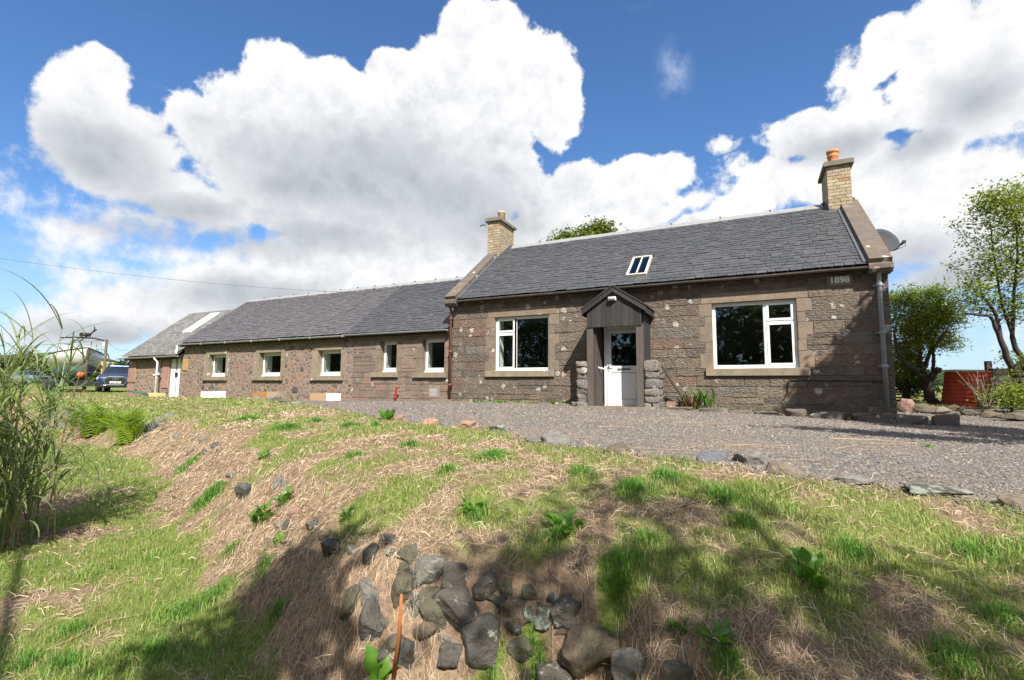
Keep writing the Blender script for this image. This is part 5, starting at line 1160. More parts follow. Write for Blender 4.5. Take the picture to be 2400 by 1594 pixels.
# ------------------------------------------------------------------ leafy plants
def leaf_shape(n=5, width=.5, wav=0.0):
    vs, fs = [], []
    for i in range(n+1):
        t = i/n; w = width*math.sin(math.pi*min(1, t*1.02)**.75)*.5+.01; yv = t; zc = .16*math.sin(t*2.6)-.10*t*t
        vs += [(-w, yv, zc+.10*w*2+wav*math.sin(t*19)*.03), (0, yv, zc), (w, yv, zc+.10*w*2+wav*math.cos(t*17)*.03)]
    for i in range(n): fs += [(3*i, 3*i+1, 3*i+4, 3*i+3), (3*i+1, 3*i+2, 3*i+5, 3*i+4)]
    return vs, fs
def leaf_mesh(nm, m_, **k):
    vs, fs = leaf_shape(**k); me = bpy.data.meshes.new(nm); me.from_pydata(vs, [], fs); me.update(); me.polygons.foreach_set('use_smooth', [True]*len(fs)); me.materials.append(m_); return me
M['dock'] = leaf_mat('dock_leaves', [(.2, (.06, .14, .022)), (.6, (.11, .23, .033)), (1, (.18, .30, .05))], .4, .4)
M['brightleaf'] = leaf_mat('bright_leaf', [(.2, (.08, .20, .02)), (1, (.15, .30, .04))], .4, .4)
dockm = [leaf_mesh('leaf', M['dock'], n=6, width=w, wav=1) for w in (.42, .55, .7)]; brightm = [leaf_mesh('leaf', M['brightleaf'], n=6, width=.62, wav=1)]; strapm = [leaf_mesh('leaf', M['dock'], n=6, width=.09)]
def place_leaf(parent, me, base, size, phi, pitch, roll=0.0):
    o = bpy.data.objects.new('leaf', me); COL.objects.link(o); o.parent = parent
    o.matrix_local = Matrix.Translation(Vector(base)-Vector(WLOC[parent.name])) @ Matrix.Rotation(phi, 4, 'Z') @ Matrix.Rotation(pitch, 4, 'X') @ Matrix.Rotation(roll, 4, 'Y') @ Matrix.Diagonal((size, size, size, 1))
def plant(px, py, w, n, label, meshes, size, name='broadleaf_weed', up=(.2, 1.1), stemh=.0, cat='plant'):
    g = gpx(px, py); W_ = pxw(g, w)/2; t = thing(name, g, label, cat)
    for i in range(n):
        a = RNG.uniform(0, 6.28); rr_ = W_*RNG.random()**.6*.75; x, y = g[0]+rr_*math.cos(a), g[1]+rr_*math.sin(a)*.7; z = hgt(x, y)[0]+stemh*RNG.random()
        place_leaf(t, meshes[int(RNG.integers(len(meshes)))], (x, y, z), size*RNG.uniform(.6, 1.25), a-math.pi/2+RNG.normal(0, .5), RNG.uniform(*up), RNG.normal(0, .3))
        if stemh: MB().tube([(x, y, hgt(x, y)[0]-.01), (x, y, z)], .003, 4).build('stem', M['dock'], t)
    return t
plant(1325, 1245, 105, 26, 'broad dark green weed in the shaded grass behind the bank stones', dockm, .085, stemh=.05)
plant(1118, 1200, 80, 14, 'pale green dock on the sunny grass above the bank stones', dockm, .08, stemh=.02)
plant(612, 1225, 62, 26, 'leafy bramble hanging on the left slope of the bank', dockm, .085, 'bramble', stemh=.10)
plant(665, 1180, 50, 18, 'upper bramble shoot on the crest of the left slope', dockm, .07, 'bramble', stemh=.08)
plant(655, 1275, 34, 8, 'small weed low on the left slope below the bramble', dockm, .06, stemh=.03)
plant(610, 1300, 40, 7, 'yellow-green seedling at the foot of the left slope', brightm, .05)
plant(620, 1075, 40, 10, 'small sunny weed on the crest far along the bank', dockm, .10, stemh=.05)
plant(815, 1215, 46, 12, 'sparse weed at the top edge of the shaded bank', dockm, .05, stemh=.05)
plant(1905, 1370, 100, 16, 'upright leafy weed in the shaded right foreground', dockm, .075, stemh=.10, up=(.5, 1.4))
plant(1680, 1510, 110, 18, 'low weed with round leaves at the bottom right', dockm, .06, stemh=.04)
plant(1590, 1480, 50, 8, 'small round-leaved weed near the bottom right stones', dockm, .05, stemh=.03)
plant(876, 1588, 62, 5, 'bright green dock leaves at the bottom edge below the stones', brightm, .14, up=(.7, 1.3))
plant(905, 984, 40, 14, 'leafy weed tuft between small cobbles of the gravel edge', dockm, .16, stemh=.03, up=(.5, 1.3))
plant(2180, 1050, 16, 6, 'tiny weed alone in the right gravel', dockm, .05, stemh=.02)
# ferns on the far bank
M['fern'] = leaf_mat('fern_fronds', [(.2, (.14, .22, .016)), (.6, (.24, .33, .028)), (1, (.34, .42, .05))], .45)
def frond_mesh():
    b = MB(); n = 17
    for i in range(n):
        t = (i+1)/n; y = t; z = .32*math.sin(t*2.3)-.22*t*t; L = .20*math.sin(math.pi*min(1, .12+.88*t))**.8+.012; w = .026
        for s in (-1, 1):
            b.add([(0, y-w, z), (s*L*.55, y-w*.3+.03, z-.015), (s*L, y+.06, z-.05), (s*L*.5, y+w+.02, z-.015), (0, y+w*.3, z)], [(0, 1, 2, 3, 4)])
    b.add([(-.006, 0, 0), (.006, 0, 0), (.003, .5, .23), (-.003, .5, .23)], [(0, 1, 2, 3)])
    me = bpy.data.meshes.new('frond'); me.from_pydata(b.v, [], b.f); me.update(); me.materials.append(M['fern']); return me
fm = frond_mesh()
def fern(px, py, hpx, n, label):
    g = gpx(px, py); H_ = pxw(g, hpx); t = thing('fern', g, label, 'fern')
    for i in range(n):
        a = RNG.uniform(0, 6.28); o = bpy.data.objects.new('frond', fm); COL.objects.link(o); o.parent = t; s_ = H_*RNG.uniform(.65, 1.15)
        o.matrix_local = Matrix.Translation((RNG.normal(0, .10), RNG.normal(0, .10), -.02)) @ Matrix.Rotation(a, 4, 'Z') @ Matrix.Rotation(RNG.uniform(.55, 1.25), 4, 'X') @ Matrix.Diagonal((s_, s_, s_, 1))
fern(213, 1024, 84, 46, 'bright yellow-green fern clump, left of the two on the far bank')
fern(290, 1040, 82, 46, 'bright yellow-green fern clump, right of the two on the far bank')
# weeds along the foot of the house
for px, w, n, lab in [(1165, 120, 30, 'low green weeds at the wall foot below the left cottage window'), (1310, 60, 18, 'low weeds in the porch shadow left of the low porch wall')]:
    p = atY(px, 938, -.25); t = thing('wall_weeds', (p[0], -.25, .0), lab, 'weeds')
    for i in range(n*3):
        x = p[0]+RNG.uniform(-1, 1)*pxw(p, w)/2; y = RNG.uniform(-.42, -.06); place_leaf(t, dockm[int(RNG.integers(3))], (x, y, hgt(x, y)[0]+.01), RNG.uniform(.05, .12), RNG.uniform(0, 6.28), RNG.uniform(.2, 1.1))
p = atY(1622, 940, -.25); mb = thing('montbretia_clump', (p[0], -.22, 0), 'strappy green and browning clump against the wall right of the porch', 'plant'); MB2 = leaf_mesh('leaf', plain('brown_dead_leaf', (.13, .065, .03), .8, .4, 20), n=6, width=.08)
for i in range(90):
    brown = i > 26; place_leaf(mb, MB2 if brown else strapm[0], (p[0]+RNG.normal(0, .16)+(-.05 if brown else .12), -.2+RNG.normal(0, .06), .0), (RNG.uniform(.2, .38) if brown else RNG.uniform(.35, .55)), RNG.uniform(0, 6.28), RNG.uniform(.5, 1.3) if brown else RNG.uniform(1.0, 1.45))

# ------------------------------------------------------------------ tall reeds at the left edge
rb = gpx(8, 1330); rb = np.array([rb[0]-.85, rb[1]+.15, 0]); rb[2] = hgt(rb[0], rb[1])[0]
reed = thing('reed_clump', rb, 'tall clump of arching grey-green reeds at the left edge', 'reeds')
M['reedleaf'] = leaf_mat('reed_leaves', [(.15, (.075, .115, .055)), (.4, (.13, .19, .085)), (.62, (.21, .26, .12)), (.8, (.36, .35, .18)), (1, (.52, .43, .25))], .38, .45)
def ribbon(L_, droop, w, seed):
    g = random.Random(seed); n = 9; vs, fs = [], []; a = g.uniform(.5, 1.25); y = z = 0
    for i in range(n+1):
        t = i/n; ww = w*(math.sin(math.pi*min(1, .18+t*.82))**.6)*.5
        vs += [(-ww, y, z), (ww, y, z)]; y += L_/n*math.cos(a); z += L_/n*math.sin(a); a -= droop/n*(.4+1.2*t)
    for i in range(n): fs.append((2*i, 2*i+1, 2*i+3, 2*i+2))
    return vs, fs
rv = [ribbon(1.0, random.uniform(1.2, 3.6), random.uniform(.014, .026), k) for k in range(22)]; rmesh = []
for vs, fs in rv:
    me = bpy.data.meshes.new('leaf'); me.from_pydata(vs, [], fs); me.update(); me.materials.append(M['reedleaf']); rmesh.append(me)
rest = MB(); cnt = 0
for s in range(46):
    a = RNG.uniform(0, 6.28); r0 = .42*RNG.random()**.5; x, y = rb[0]+r0*math.cos(a), rb[1]+r0*math.sin(a); H_ = RNG.uniform(1.0, 2.05); tiltx, tilty = RNG.normal(.02, .16), RNG.normal(0, .14)
    path = [(x+tiltx*H_*t*t, y+tilty*H_*t*t, rb[2]-.05+H_*t) for t in np.linspace(0, 1, 6)]
    MB().tube(path, [.008, .007, .006, .005, .004, .002], 5).build('stem', M['reed'] if s % 3 == 0 else M['reedleaf'], reed)
    for k in range(15):
        t = RNG.uniform(.12, 1.0); i = min(int(t*5), 4); f_ = t*5-i; p = np.array(path[i])*(1-f_)+np.array(path[i+1])*f_; sc_ = RNG.uniform(.4, 1.05); j = int(RNG.integers(22))
        Mx = Matrix.Translation(Vector(p)) @ Matrix.Rotation(RNG.uniform(0, 6.28), 4, 'Z') @ Matrix.Diagonal((RNG.uniform(.6, 1.1), sc_, sc_, 1))
        if cnt < 290:
            o = bpy.data.objects.new('leaf', rmesh[j]); COL.objects.link(o); o.parent = reed; o.matrix_local = Matrix.Translation(-Vector(rb)) @ Mx; cnt += 1
        else:
            A = np.array(Mx); rest.add(np.array(rv[j][0])@A[:3, :3].T+A[:3, 3], rv[j][1])
rest.build('leaves', M['reedleaf'], reed, kind='stuff')
for k in range(16):                                               # long arching blades that lean over the lawn
    a = RNG.uniform(-1.0, .9); L_ = RNG.uniform(1.7, 2.9); vs, fs = ribbon(L_, RNG.uniform(1.5, 2.7), .012, 900+k); A = np.array(Matrix.Translation(Vector(rb)+Vector((RNG.normal(0, .2), RNG.normal(0, .2), 0))) @ Matrix.Rotation(a-math.pi/2, 4, 'Z') @ Matrix.Rotation(.45, 4, 'X'))
    MB().add(np.array(vs)@A[:3, :3].T+A[:3, 3], fs).build('leaf', M['reedleaf'], reed)

# ------------------------------------------------------------------ trees
def tree(name, label, limbs, crowns, leaf, per, lmat, sigma=.16, cat='tree', group=None, twig=.012, seed=1, droop=0.0, trunk_mat=None, flat=.5):
    """limbs: polylines [(point, radius)...]; crowns: (centre, radii, number of twig ends); leaves gather round the twig ends"""
    g = np.random.default_rng(seed); root = limbs[0][0][0]; t = thing(name, root, label, cat, group); wood = MB(); nodes = []
    for lm in limbs:
        pts = [np.array(p, float) for p, _ in lm]; rad = [r_ for _, r_ in lm]; P_, R_ = [], []
        for i in range(len(pts)-1):
            for s in np.linspace(0, 1, 4)[:-1]: P_.append(pts[i]*(1-s)+pts[i+1]*s+g.normal(0, rad[i]*.25, 3)*(s > 0)); R_.append(rad[i]*(1-s)+rad[i+1]*s)
        P_.append(pts[-1]); R_.append(rad[-1]); wood.tube([tuple(p) for p in P_], R_, 8); nodes += [(p, r_) for p, r_ in zip(P_[1:], R_[1:])]
    tg = []
    for c, rd, n in crowns:
        u = g.normal(size=(n, 3)); u /= np.linalg.norm(u, axis=1)[:, None]; u *= (g.random(n)**.42)[:, None]; lump = 1+.28*(vnoise3(u*2.3+g.uniform(0, 40, 3))-.5)*2; tg.append(np.array(c)+u*np.array(rd)*lump[:, None])
    tg = np.concatenate(tg); NP_ = np.array([p for p, _ in nodes]); NR_ = [r_ for _, r_ in nodes]
    order = np.argsort([np.min(np.linalg.norm(NP_-q_, axis=1)) for q_ in tg])
    for i in order:
        q_ = tg[i]; d = np.linalg.norm(NP_-q_, axis=1)+np.clip(NP_[:, 2]-q_[2], 0, None)*1.5; j = int(np.argmin(d)); a = NP_[j]; r0 = max(min(NR_[j]*.7, .05+.01*0), twig); mid = (a+q_)/2+np.array([0, 0, -.08*np.linalg.norm(q_-a)])+g.normal(0, .05*np.linalg.norm(q_-a), 3)
        wood.tube([tuple(a), tuple(mid), tuple(q_)], [r0*.8, r0*.55, twig*.4], 4, cap=False); NP_ = np.concatenate([NP_, [mid, q_]]); NR_ += [r0*.55, twig*.6]
    wood.build('trunk', trunk_mat or M['bark'], t, smooth=True)
    n = len(tg)*per; c = np.repeat(tg, per, 0)+g.normal(0, sigma, (n, 3))*np.array([1, 1, .75]); d = g.normal(size=(n, 3))*np.array([1, 1, flat])-np.array([0, 0, droop]); d /= np.linalg.norm(d, axis=1)[:, None]
    s_ = np.cross(d, g.normal(size=(n, 3))*np.array([.5, .5, .3])+np.array([0, 0, 1.0])); s_ /= np.linalg.norm(s_, axis=1)[:, None]+1e-9; L_ = leaf*g.uniform(.6, 1.3, n)[:, None]
    V = np.stack([c, c+d*L_*.5+s_*L_*.24, c+d*L_, c+d*L_*.5-s_*L_*.24], 1).reshape(-1, 3)
    np_obj('crown', mesh_np('crown', V, (4*np.arange(n)[:, None]+np.array([[0, 1, 2, 3]]))), lmat, t)
    return t
def D(px, py, dep, dz=0): return atD(px, py, dep)
# small tree right of the gable
q_ = 14.7
tree('pollarded_tree', 'bushy yellow-green tree with cut limbs right of the gable', [
 [(D(2192, 958, q_), .16), (D(2176, 915, q_), .13), (D(2160, 885, q_), .11), (D(2128, 858, q_-.2), .08), (D(2104, 826, q_-.3), .05), (D(2096, 780, q_-.3), .03)],
 [(D(2168, 900, q_), .10), (D(2156, 850, q_+.1), .07), (D(2150, 800, q_+.1), .04), (D(2146, 740, q_), .02)], [(D(2170, 898, q_), .10), (D(2192, 872, q_-.2), .085), (D(2201, 862, q_-.3), .08)],
 [(D(2160, 886, q_), .07), (D(2178, 830, q_+.2), .05), (D(2196, 770, q_+.2), .03), (D(2215, 720, q_), .018)], [(D(2186, 868, q_), .05), (D(2186, 820, q_-.2), .04), (D(2222, 770, q_-.3), .02)]],
 [(D(2145, 745, q_), (1.05, .9, .62), 210), (D(2200, 735, q_), (.75, .7, .55), 120), (D(2120, 820, q_+.6), (.5, .7, .5), 60), (D(2215, 800, q_), (.45, .5, .4), 32), (D(2110, 700, q_), (.5, .6, .35), 55), (D(2190, 690, q_), (.5, .5, .25), 40), (D(2110, 860, q_+.4), (.45, .5, .45), 60), (D(2160, 790, q_), (.8, .7, .5), 90)], .075, 46, M['leafmid'], .13, seed=4)
# taller rowan at the right edge
q_ = 12.0
tree('rowan_tree', 'tall airy rowan with dark slender trunks at the right edge', [
 [(D(2440, 960, q_), .10), (D(2390, 905, q_), .085), (D(2360, 840, q_), .07), (D(2340, 780, q_), .055), (D(2318, 740, q_), .035), (D(2262, 735, q_), .02)], [(D(2352, 815, q_), .05), (D(2335, 740, q_), .04), (D(2300, 690, q_), .025), (D(2255, 660, q_), .012)],
 [(D(2450, 950, q_+.2), .10), (D(2405, 870, q_+.2), .08), (D(2372, 790, q_+.2), .05), (D(2375, 700, q_), .035), (D(2385, 600, q_), .025), (D(2380, 500, q_), .012)], [(D(2430, 930, q_), .09), (D(2440, 780, q_), .07), (D(2440, 620, q_), .05), (D(2420, 480, q_), .02)], [(D(2378, 800, q_+.2), .04), (D(2350, 720, q_+.1), .03), (D(2330, 600, q_), .018), (D(2320, 520, q_), .01)]],
 [(D(2380, 520, q_), (1.1, .9, .85), 140), (D(2440, 480, q_), (.9, .9, .8), 90), (D(2330, 470, q_), (.45, .5, .35), 36), (D(2350, 620, q_), (.9, .8, .55), 80), (D(2400, 720, q_), (.6, .6, .45), 40), (D(2280, 690, q_), (.4, .4, .30), 30), (D(2460, 640, q_), (.8, .8, .9), 60), (D(2340, 720, q_+.3), (.4, .4, .25), 18), (D(2390, 850, q_), (.3, .3, .4), 12)], .085, 30, M['leafmid'], .14, seed=8, droop=.15)
# dark bushes behind the corner of the house
tree('laurel_bush', 'dark evergreen bush filling the gap beside the gable foot', [[(D(2125, 955, 15.6), .08), (D(2120, 900, 15.6), .05), (D(2125, 850, 15.8), .02)]], [(D(2120, 870, 15.8), (.55, .6, .7), 90), (D(2150, 900, 15.8), (.6, .5, .6), 70)], .12, 26, M['leafdark'], .16, cat='bush', seed=12)
tree('green_shrub', 'low green shrub at the right edge below the rowan', [[(D(2375, 985, 11.3), .03), (D(2370, 950, 11.3), .02), (D(2360, 920, 11.3), .01)]], [(D(2365, 935, 11.3), (.5, .4, .28), 60), (D(2400, 925, 11.3), (.45, .4, .32), 60)], .07, 22, M['leafmid'], .10, cat='shrub', seed=14)
tw = [[(D(2312, 958, 12.4), .03), (D(2300, 930, 12.4), .02)]]
for k in range(46):
    bx = 2312+RNG.normal(0, 12); a = RNG.normal(-.12, .42); L_ = RNG.uniform(50, 95); tw.append([(D(bx, 955, 12.4+RNG.normal(0, .2)), .012), (D(bx+L_*.5*a, 955-L_*.5, 12.4+RNG.normal(0, .2)), .009), (D(bx+L_*a*1.1, 955-L_, 12.4+RNG.normal(0, .25)), .004)])
tree('bare_twiggy_shrub', 'bare twiggy grey-brown shrub in front of the red corrugated sheet', tw, [(D(2312, 935, 12.4), (.3, .2, .2), 6)], .05, 6, M['leafmid'], .1, cat='shrub', twig=.006, seed=15, trunk_mat=plain('grey_twigs', (.20, .15, .12), .9, .4, 20))
# crown showing over the ridge
p = atY(1368, 600, 13)
tree('garden_tree', 'rounded leafy treetop showing above the cottage ridge', [[((p[0], 13, 0), .22), ((p[0]+.1, 13, 3), .17), ((p[0], 13, 5.5), .10)]], [(atY(1372, 590, 13), (1.75, 1.6, 1.35), 230), (atY(1320, 580, 13), (.9, .9, .7), 70), (atY(1405, 545, 13), (.8, .8, .62), 70)], .20, 26, M['leaflime'], .22, seed=21)
# trees behind the viewer: seen in the window glass, and throwing the dappled shade
def above(px, py, up_): 
    g = gpx(px, py); return g+SUN*(up_/SUN[2])
OPP = ('the far field beyond the boat', 'the field behind the car', 'the left corner of the shed', 'the shed door', 'the first wing window', 'the second wing window', 'the third wing window', 'the fourth wing window', 'the rust-brown downpipe', 'the left cottage window', 'the porch', 'the right cottage window', 'the right gable')
for k, (cx, cy, H_, W_) in enumerate([(-72, -30, 12, 5.5), (-63, -31, 12.5, 5.5), (-54, -30, 12, 5.5), (-45.5, -31, 12, 5.2), (-37.5, -30, 11.5, 5), (-30, -29, 10.5, 4.4), (-22.5, -29, 11, 4.4), (-15, -28, 11, 4.4), (-7.5, -28.5, 11, 4.4), (0, -28, 11, 4.4), (7, -28, 10.5, 4.2), (14, -27, 10, 4), (21, -25, 9, 3.6)]):
    z0 = hgt(cx, cy)[0]
    tree('lime_tree', 'large dark leafy tree standing behind the viewer opposite '+OPP[k], [[((cx, cy, z0), .32), ((cx+.2, cy, z0+3), .25), ((cx, cy+.2, z0+6.5), .14)]], [((cx, cy, z0+H_*.58), (W_, W_*.9, H_*.42), 260), ((cx, cy+.5, z0+H_*.25), (W_*.95, W_*.7, H_*.25), 130)], .5, 26, M['leafdark'], .48, cat='tree', group='row of trees behind the viewer facing the house', seed=40+k, twig=.03)
def shade_tree(nm, label, spots, trunk, leaf, per, seed, sig=.3):
    cr = [(above(px, py, h_), rd, n) for px, py, h_, rd, n in spots]; tx, ty = trunk; z0 = hgt(tx, ty)[0]; lim = []; fork = np.array([tx, ty, z0+2.2])
    lim.append([((tx, ty, z0), .17), (tuple(fork), .13)])
    for c, rd, n in cr: lim.append([(tuple(fork), .09), (tuple((fork+c)/2+np.array([0, 0, .35])), .06), (tuple(c), .02)])
    tree(nm, label, lim, cr, leaf, per, M['leafrowan'], sig, seed=seed, twig=.014)
shade_tree('ash_tree', 'leafy ash beside the viewer shading the slope left of the bank stones', [(680, 1400, 5.2, (.30, .30, .26), 24), (610, 1480, 5.4, (.34, .28, .26), 25), (510, 1560, 5.4, (.42, .28, .26), 24), (745, 1320, 5.0, (.2, .2, .18), 8), (640, 1590, 5.0, (.35, .3, .3), 20), (70, 1250, 6.2, (.75, .3, .35), 32)], (4.2, -16.2), .12, 20, 61, .15)
shade_tree('birch_tree', 'light birch behind the viewer throwing dappled shade on the right foreground', [(1480, 1165, 6.0, (.55, .26, .26), 16), (1700, 1190, 6.0, (.35, .2, .2), 7), (1440, 1360, 5.6, (.40, .22, .26), 14), (1640, 1440, 5.4, (.5, .24, .26), 13), (1880, 1380, 5.6, (.45, .24, .26), 11), (2120, 1470, 5.4, (.55, .26, .26), 14), (2000, 1580, 5.2, (.55, .26, .26), 14), (1160, 1325, 5.6, (.38, .2, .22), 12), (2350, 1420, 5.4, (.35, .3, .3), 10), (1640, 1570, 5.2, (.4, .25, .25), 10)], (5.6, -17.4), .11, 17, 67, .17)
p1, p2 = np.array([2.15, 0, .9]), np.array([2.5, 0, 1.7])
shade_tree('sycamore_tree', 'sycamore off to the right shading the corner of the cottage', [], (6.4, -4.6), .12, 20, 71) if False else None
cr = [(p+SUN*t_, rd, n) for p, t_, rd, n in ((np.array([2.35, 0, .55]), 8.2, (.75, .75, .95), 240), (np.array([1.85, 0, .1]), 8.4, (.9, .7, .55), 190), (np.array([2.75, 0, 1.5]), 7.6, (.42, .5, .7), 120), (np.array([3.3, -1.5, 0]), 7.4, (1.0, .7, .8), 170), (np.array([3.9, -3.6, 0]), 6.6, (.9, .35, .5), 50), (np.array([1.7, -4.3, 0]), 8.0, (1.3, .16, .3), 34))]
fork = np.array([8.0, -6.6, 2.2]); lim = [[((8.0, -6.6, hgt(8.0, -6.6)[0]), .2), (tuple(fork), .15)]]+[[(tuple(fork), .10), (tuple((fork+c)/2+np.array([0, 0, .3])), .06), (tuple(c), .02)] for c, rd, n in cr]
tree('sycamore_tree', 'sycamore just outside the right edge shading the corner of the cottage', lim, cr, .22, 34, M['leafrowan'], .2, seed=71, twig=.014)
# ------------------------------------------------------------------ far ground: hills, hedges, pole, wires
def hill(name, pts, base, depth, mat_, thick=60):
    """ridge line given in photo pixels, laid at a true distance"""
    top = [atD(x, y, depth) for x, y in pts]; n = len(top); V, Q = [], []
    for k, (s, zf) in enumerate(((-.55, 0), (-.3, .45), (-.12, .82), (0, 1.0), (.2, .9), (.6, 0))):
        for p in top:
            d = np.array([p[0]-CAM[0], p[1]-CAM[1]]); d = d/np.linalg.norm(d); V.append((p[0]+d[0]*s*thick, p[1]+d[1]*s*thick, base+(p[2]-base)*zf))
    for k in range(5):
        for i in range(n-1): Q.append((k*n+i, k*n+i+1, (k+1)*n+i+1, (k+1)*n+i))
    return np_obj(name, mesh_np(name, V, Q, smooth=True), mat_, kind='structure')
def field_mat(name, c1, c2, sc):
    m, t, b = mat(name); pos = t.new('ShaderNodeNewGeometry').outputs['Position']; n = t.noise(pos, sc, 4, .6)
    t.put(b.inputs['Base Color'], t.ramp(n, [(.42, c1), (.58, c2)])); b.inputs['Roughness'].default_value = .95; b.inputs['Specular IOR Level'].default_value = .05; return m
hill('hill', [(-300, 842), (-150, 838), (0, 832), (80, 828), (130, 826), (180, 828), (215, 834), (240, 838), (268, 844), (300, 856), (360, 866), (450, 872), (600, 880), (800, 885)], 0, 420, field_mat('far_woods_and_pasture', (.035, .05, .022), (.10, .115, .045), .03), 160)
hill('wheat_field', [(150, 864), (200, 852), (232, 846), (262, 848), (290, 857), (320, 866), (380, 875), (480, 882)], 0, 300, field_mat('ripe_wheat', (.30, .225, .095), (.40, .31, .15), .05), 120)
hill('hill', [(1900, 878), (2100, 872), (2180, 868), (2240, 866), (2300, 867), (2360, 868), (2420, 864), (2600, 860)], 0, 500, field_mat('far_dark_wood', (.02, .03, .018), (.05, .065, .03), .06), 160)
M['leaffar'] = leaf_mat('hedge_leaves', [(.2, (.022, .04, .012)), (.55, (.05, .075, .02)), (.85, (.11, .11, .03)), (1, (.19, .15, .045))], .25)
for px, py, dep, wpx, hpx, nm, lab, mt in [(272, 905, 62, 60, 54, 'hedgerow_tree', 'dark green hedge tree behind the blue car', 'leaffar'), (300, 905, 64, 50, 60, 'hedgerow_tree', 'hedge tree touching the left corner of the shed', 'leaffar'), (220, 905, 58, 46, 44, 'hawthorn_bush', 'yellowing hawthorn bush between the boat and the car', 'leaflime'), (60, 900, 66, 90, 84, 'hedgerow_tree', 'dense dark tree behind the reeds left of the boat', 'leaffar'), (130, 902, 68, 80, 76, 'hedgerow_tree', 'dark tree directly behind the boat', 'leaffar'), (5, 900, 64, 80, 76, 'hedgerow_tree', 'tree at the far left edge behind the reeds', 'leaffar'), (185, 904, 70, 70, 54, 'hawthorn_bush', 'green bush behind the boat stern', 'leaffar'), (-60, 900, 66, 90, 70, 'hedgerow_tree', 'hedge tree just outside the left edge', 'leaffar'), (335, 905, 70, 60, 50, 'hawthorn_bush', 'hedge bush hidden behind the shed corner', 'leaffar')]:
    g = atD(px, py, dep); z0 = hgt(g[0], g[1])[0]; g[2] = z0; H_ = pxw(g, hpx); W_ = pxw(g, wpx)/2
    tree(nm, lab, [[(tuple(g), .12), ((g[0], g[1], z0+H_*.5), .07)]], [((g[0], g[1], z0+H_*.55), (W_*1.1, W_, H_*.42), 85), ((g[0], g[1], z0+H_*.25), (W_*1.2, W_, H_*.25), 60)], .42, 15, M[mt], .38, seed=int(px+300), cat='tree', group='hedge trees behind the boat and car', twig=.03)
pb = atD(242, 902, 52); pb[2] = hgt(pb[0], pb[1])[0]; pt = atD(250, 796, 52)
pole = thing('utility_pole', pb, 'leaning wooden utility pole between the boat and the car', 'pole')
MB().tube([tuple(pb), tuple((pb+pt)/2), tuple(pt)], [.16, .14, .12], 8).build('pole_shaft', plain('grey_pole_timber', (.16, .125, .105), .9, .3, 4), pole)
b = pb+(pt-pb)*.02; MB().tube([tuple(b+np.array([-.1, -.2, 0])), tuple(pb+(pt-pb)*.38+np.array([-.1, -.15, 0]))], .09, 6).build('guard', plain('yellow_guard', (.60, .36, .06), .6, .2, 4), pole)
MB().box(tuple(pb+(pt-pb)*.9+np.array([-.25, -.1, 0])), (.25, .2, .45)).build('insulator_box', M['pipewhite'], pole)
def wire(a, c, sag, label, r_=.006):
    a, c = np.array(a), np.array(c); P_ = [tuple(a*(1-t)+c*t-np.array([0, 0, sag*4*t*(1-t)])) for t in np.linspace(0, 1, 25)]
    tag(MB().tube(P_, r_, 5).build('overhead_wire', M['rub'], None), label, 'wire')
wire(atD(-400, 545, 13), atY(835, 686, 3.0), .28, 'single overhead wire crossing the sky down to the wing ridge', .0045)
wire(pt, atY(300, 818, 14), .5, 'overhead wire from the leaning pole to behind the shed', .014)
wire(pt, pt+np.array([-30, -6, .3]), .6, 'overhead wire from the leaning pole going left', .014)

# ------------------------------------------------------------------ cars
def carpaint(name, col):
    m, t, b = mat(name); pos = t.new('ShaderNodeNewGeometry').outputs['Position']
    t.put(b.inputs['Base Color'], t.ramp(t.noise(pos, 2, 3), [(.3, tuple(c*.85 for c in col)), (.7, tuple(c*1.1 for c in col))])); b.inputs['Metallic'].default_value = .4; b.inputs['Roughness'].default_value = .25; b.inputs['Coat Weight'].default_value = 1.0; b.inputs['Coat Roughness'].default_value = .04; return m
M['tyre'] = plain('tyre_rubber', (.022, .022, .022), .85, .2, 10); M['alloy'] = plain('alloy', (.5, .5, .52), .3, .05, 3, metal=.9, bmp=0); M['chrome'] = plain('chrome', (.72, .73, .75), .15, .03, 3, metal=1.0, bmp=0)
M['carglass'] = plain('dark_car_glass', (.012, .018, .028), .06, .1, 2, bmp=0, spec=.9); M['grille'] = plain('black_grille', (.012, .012, .013), .5, .1); M['lamp'] = plain('lamp_glass', (.45, .47, .5), .12, .1, 4, bmp=0, spec=.8); M['plate'] = plain('white_plate', (.75, .75, .74), .5, .03, 3, bmp=0)
def loft(b, rings, closed=True):
    n = len(rings[0]); s = len(b.v); b.v += [tuple(map(float, p)) for r_ in rings for p in r_]
    for i in range(len(rings)-1):
        for k in range(n if closed else n-1): b.f.append((s+i*n+k, s+i*n+(k+1) % n, s+(i+1)*n+(k+1) % n, s+(i+1)*n+k))
    b.f += [tuple(s+k for k in range(n))[::-1], tuple(s+(len(rings)-1)*n+k for k in range(n))]; return b
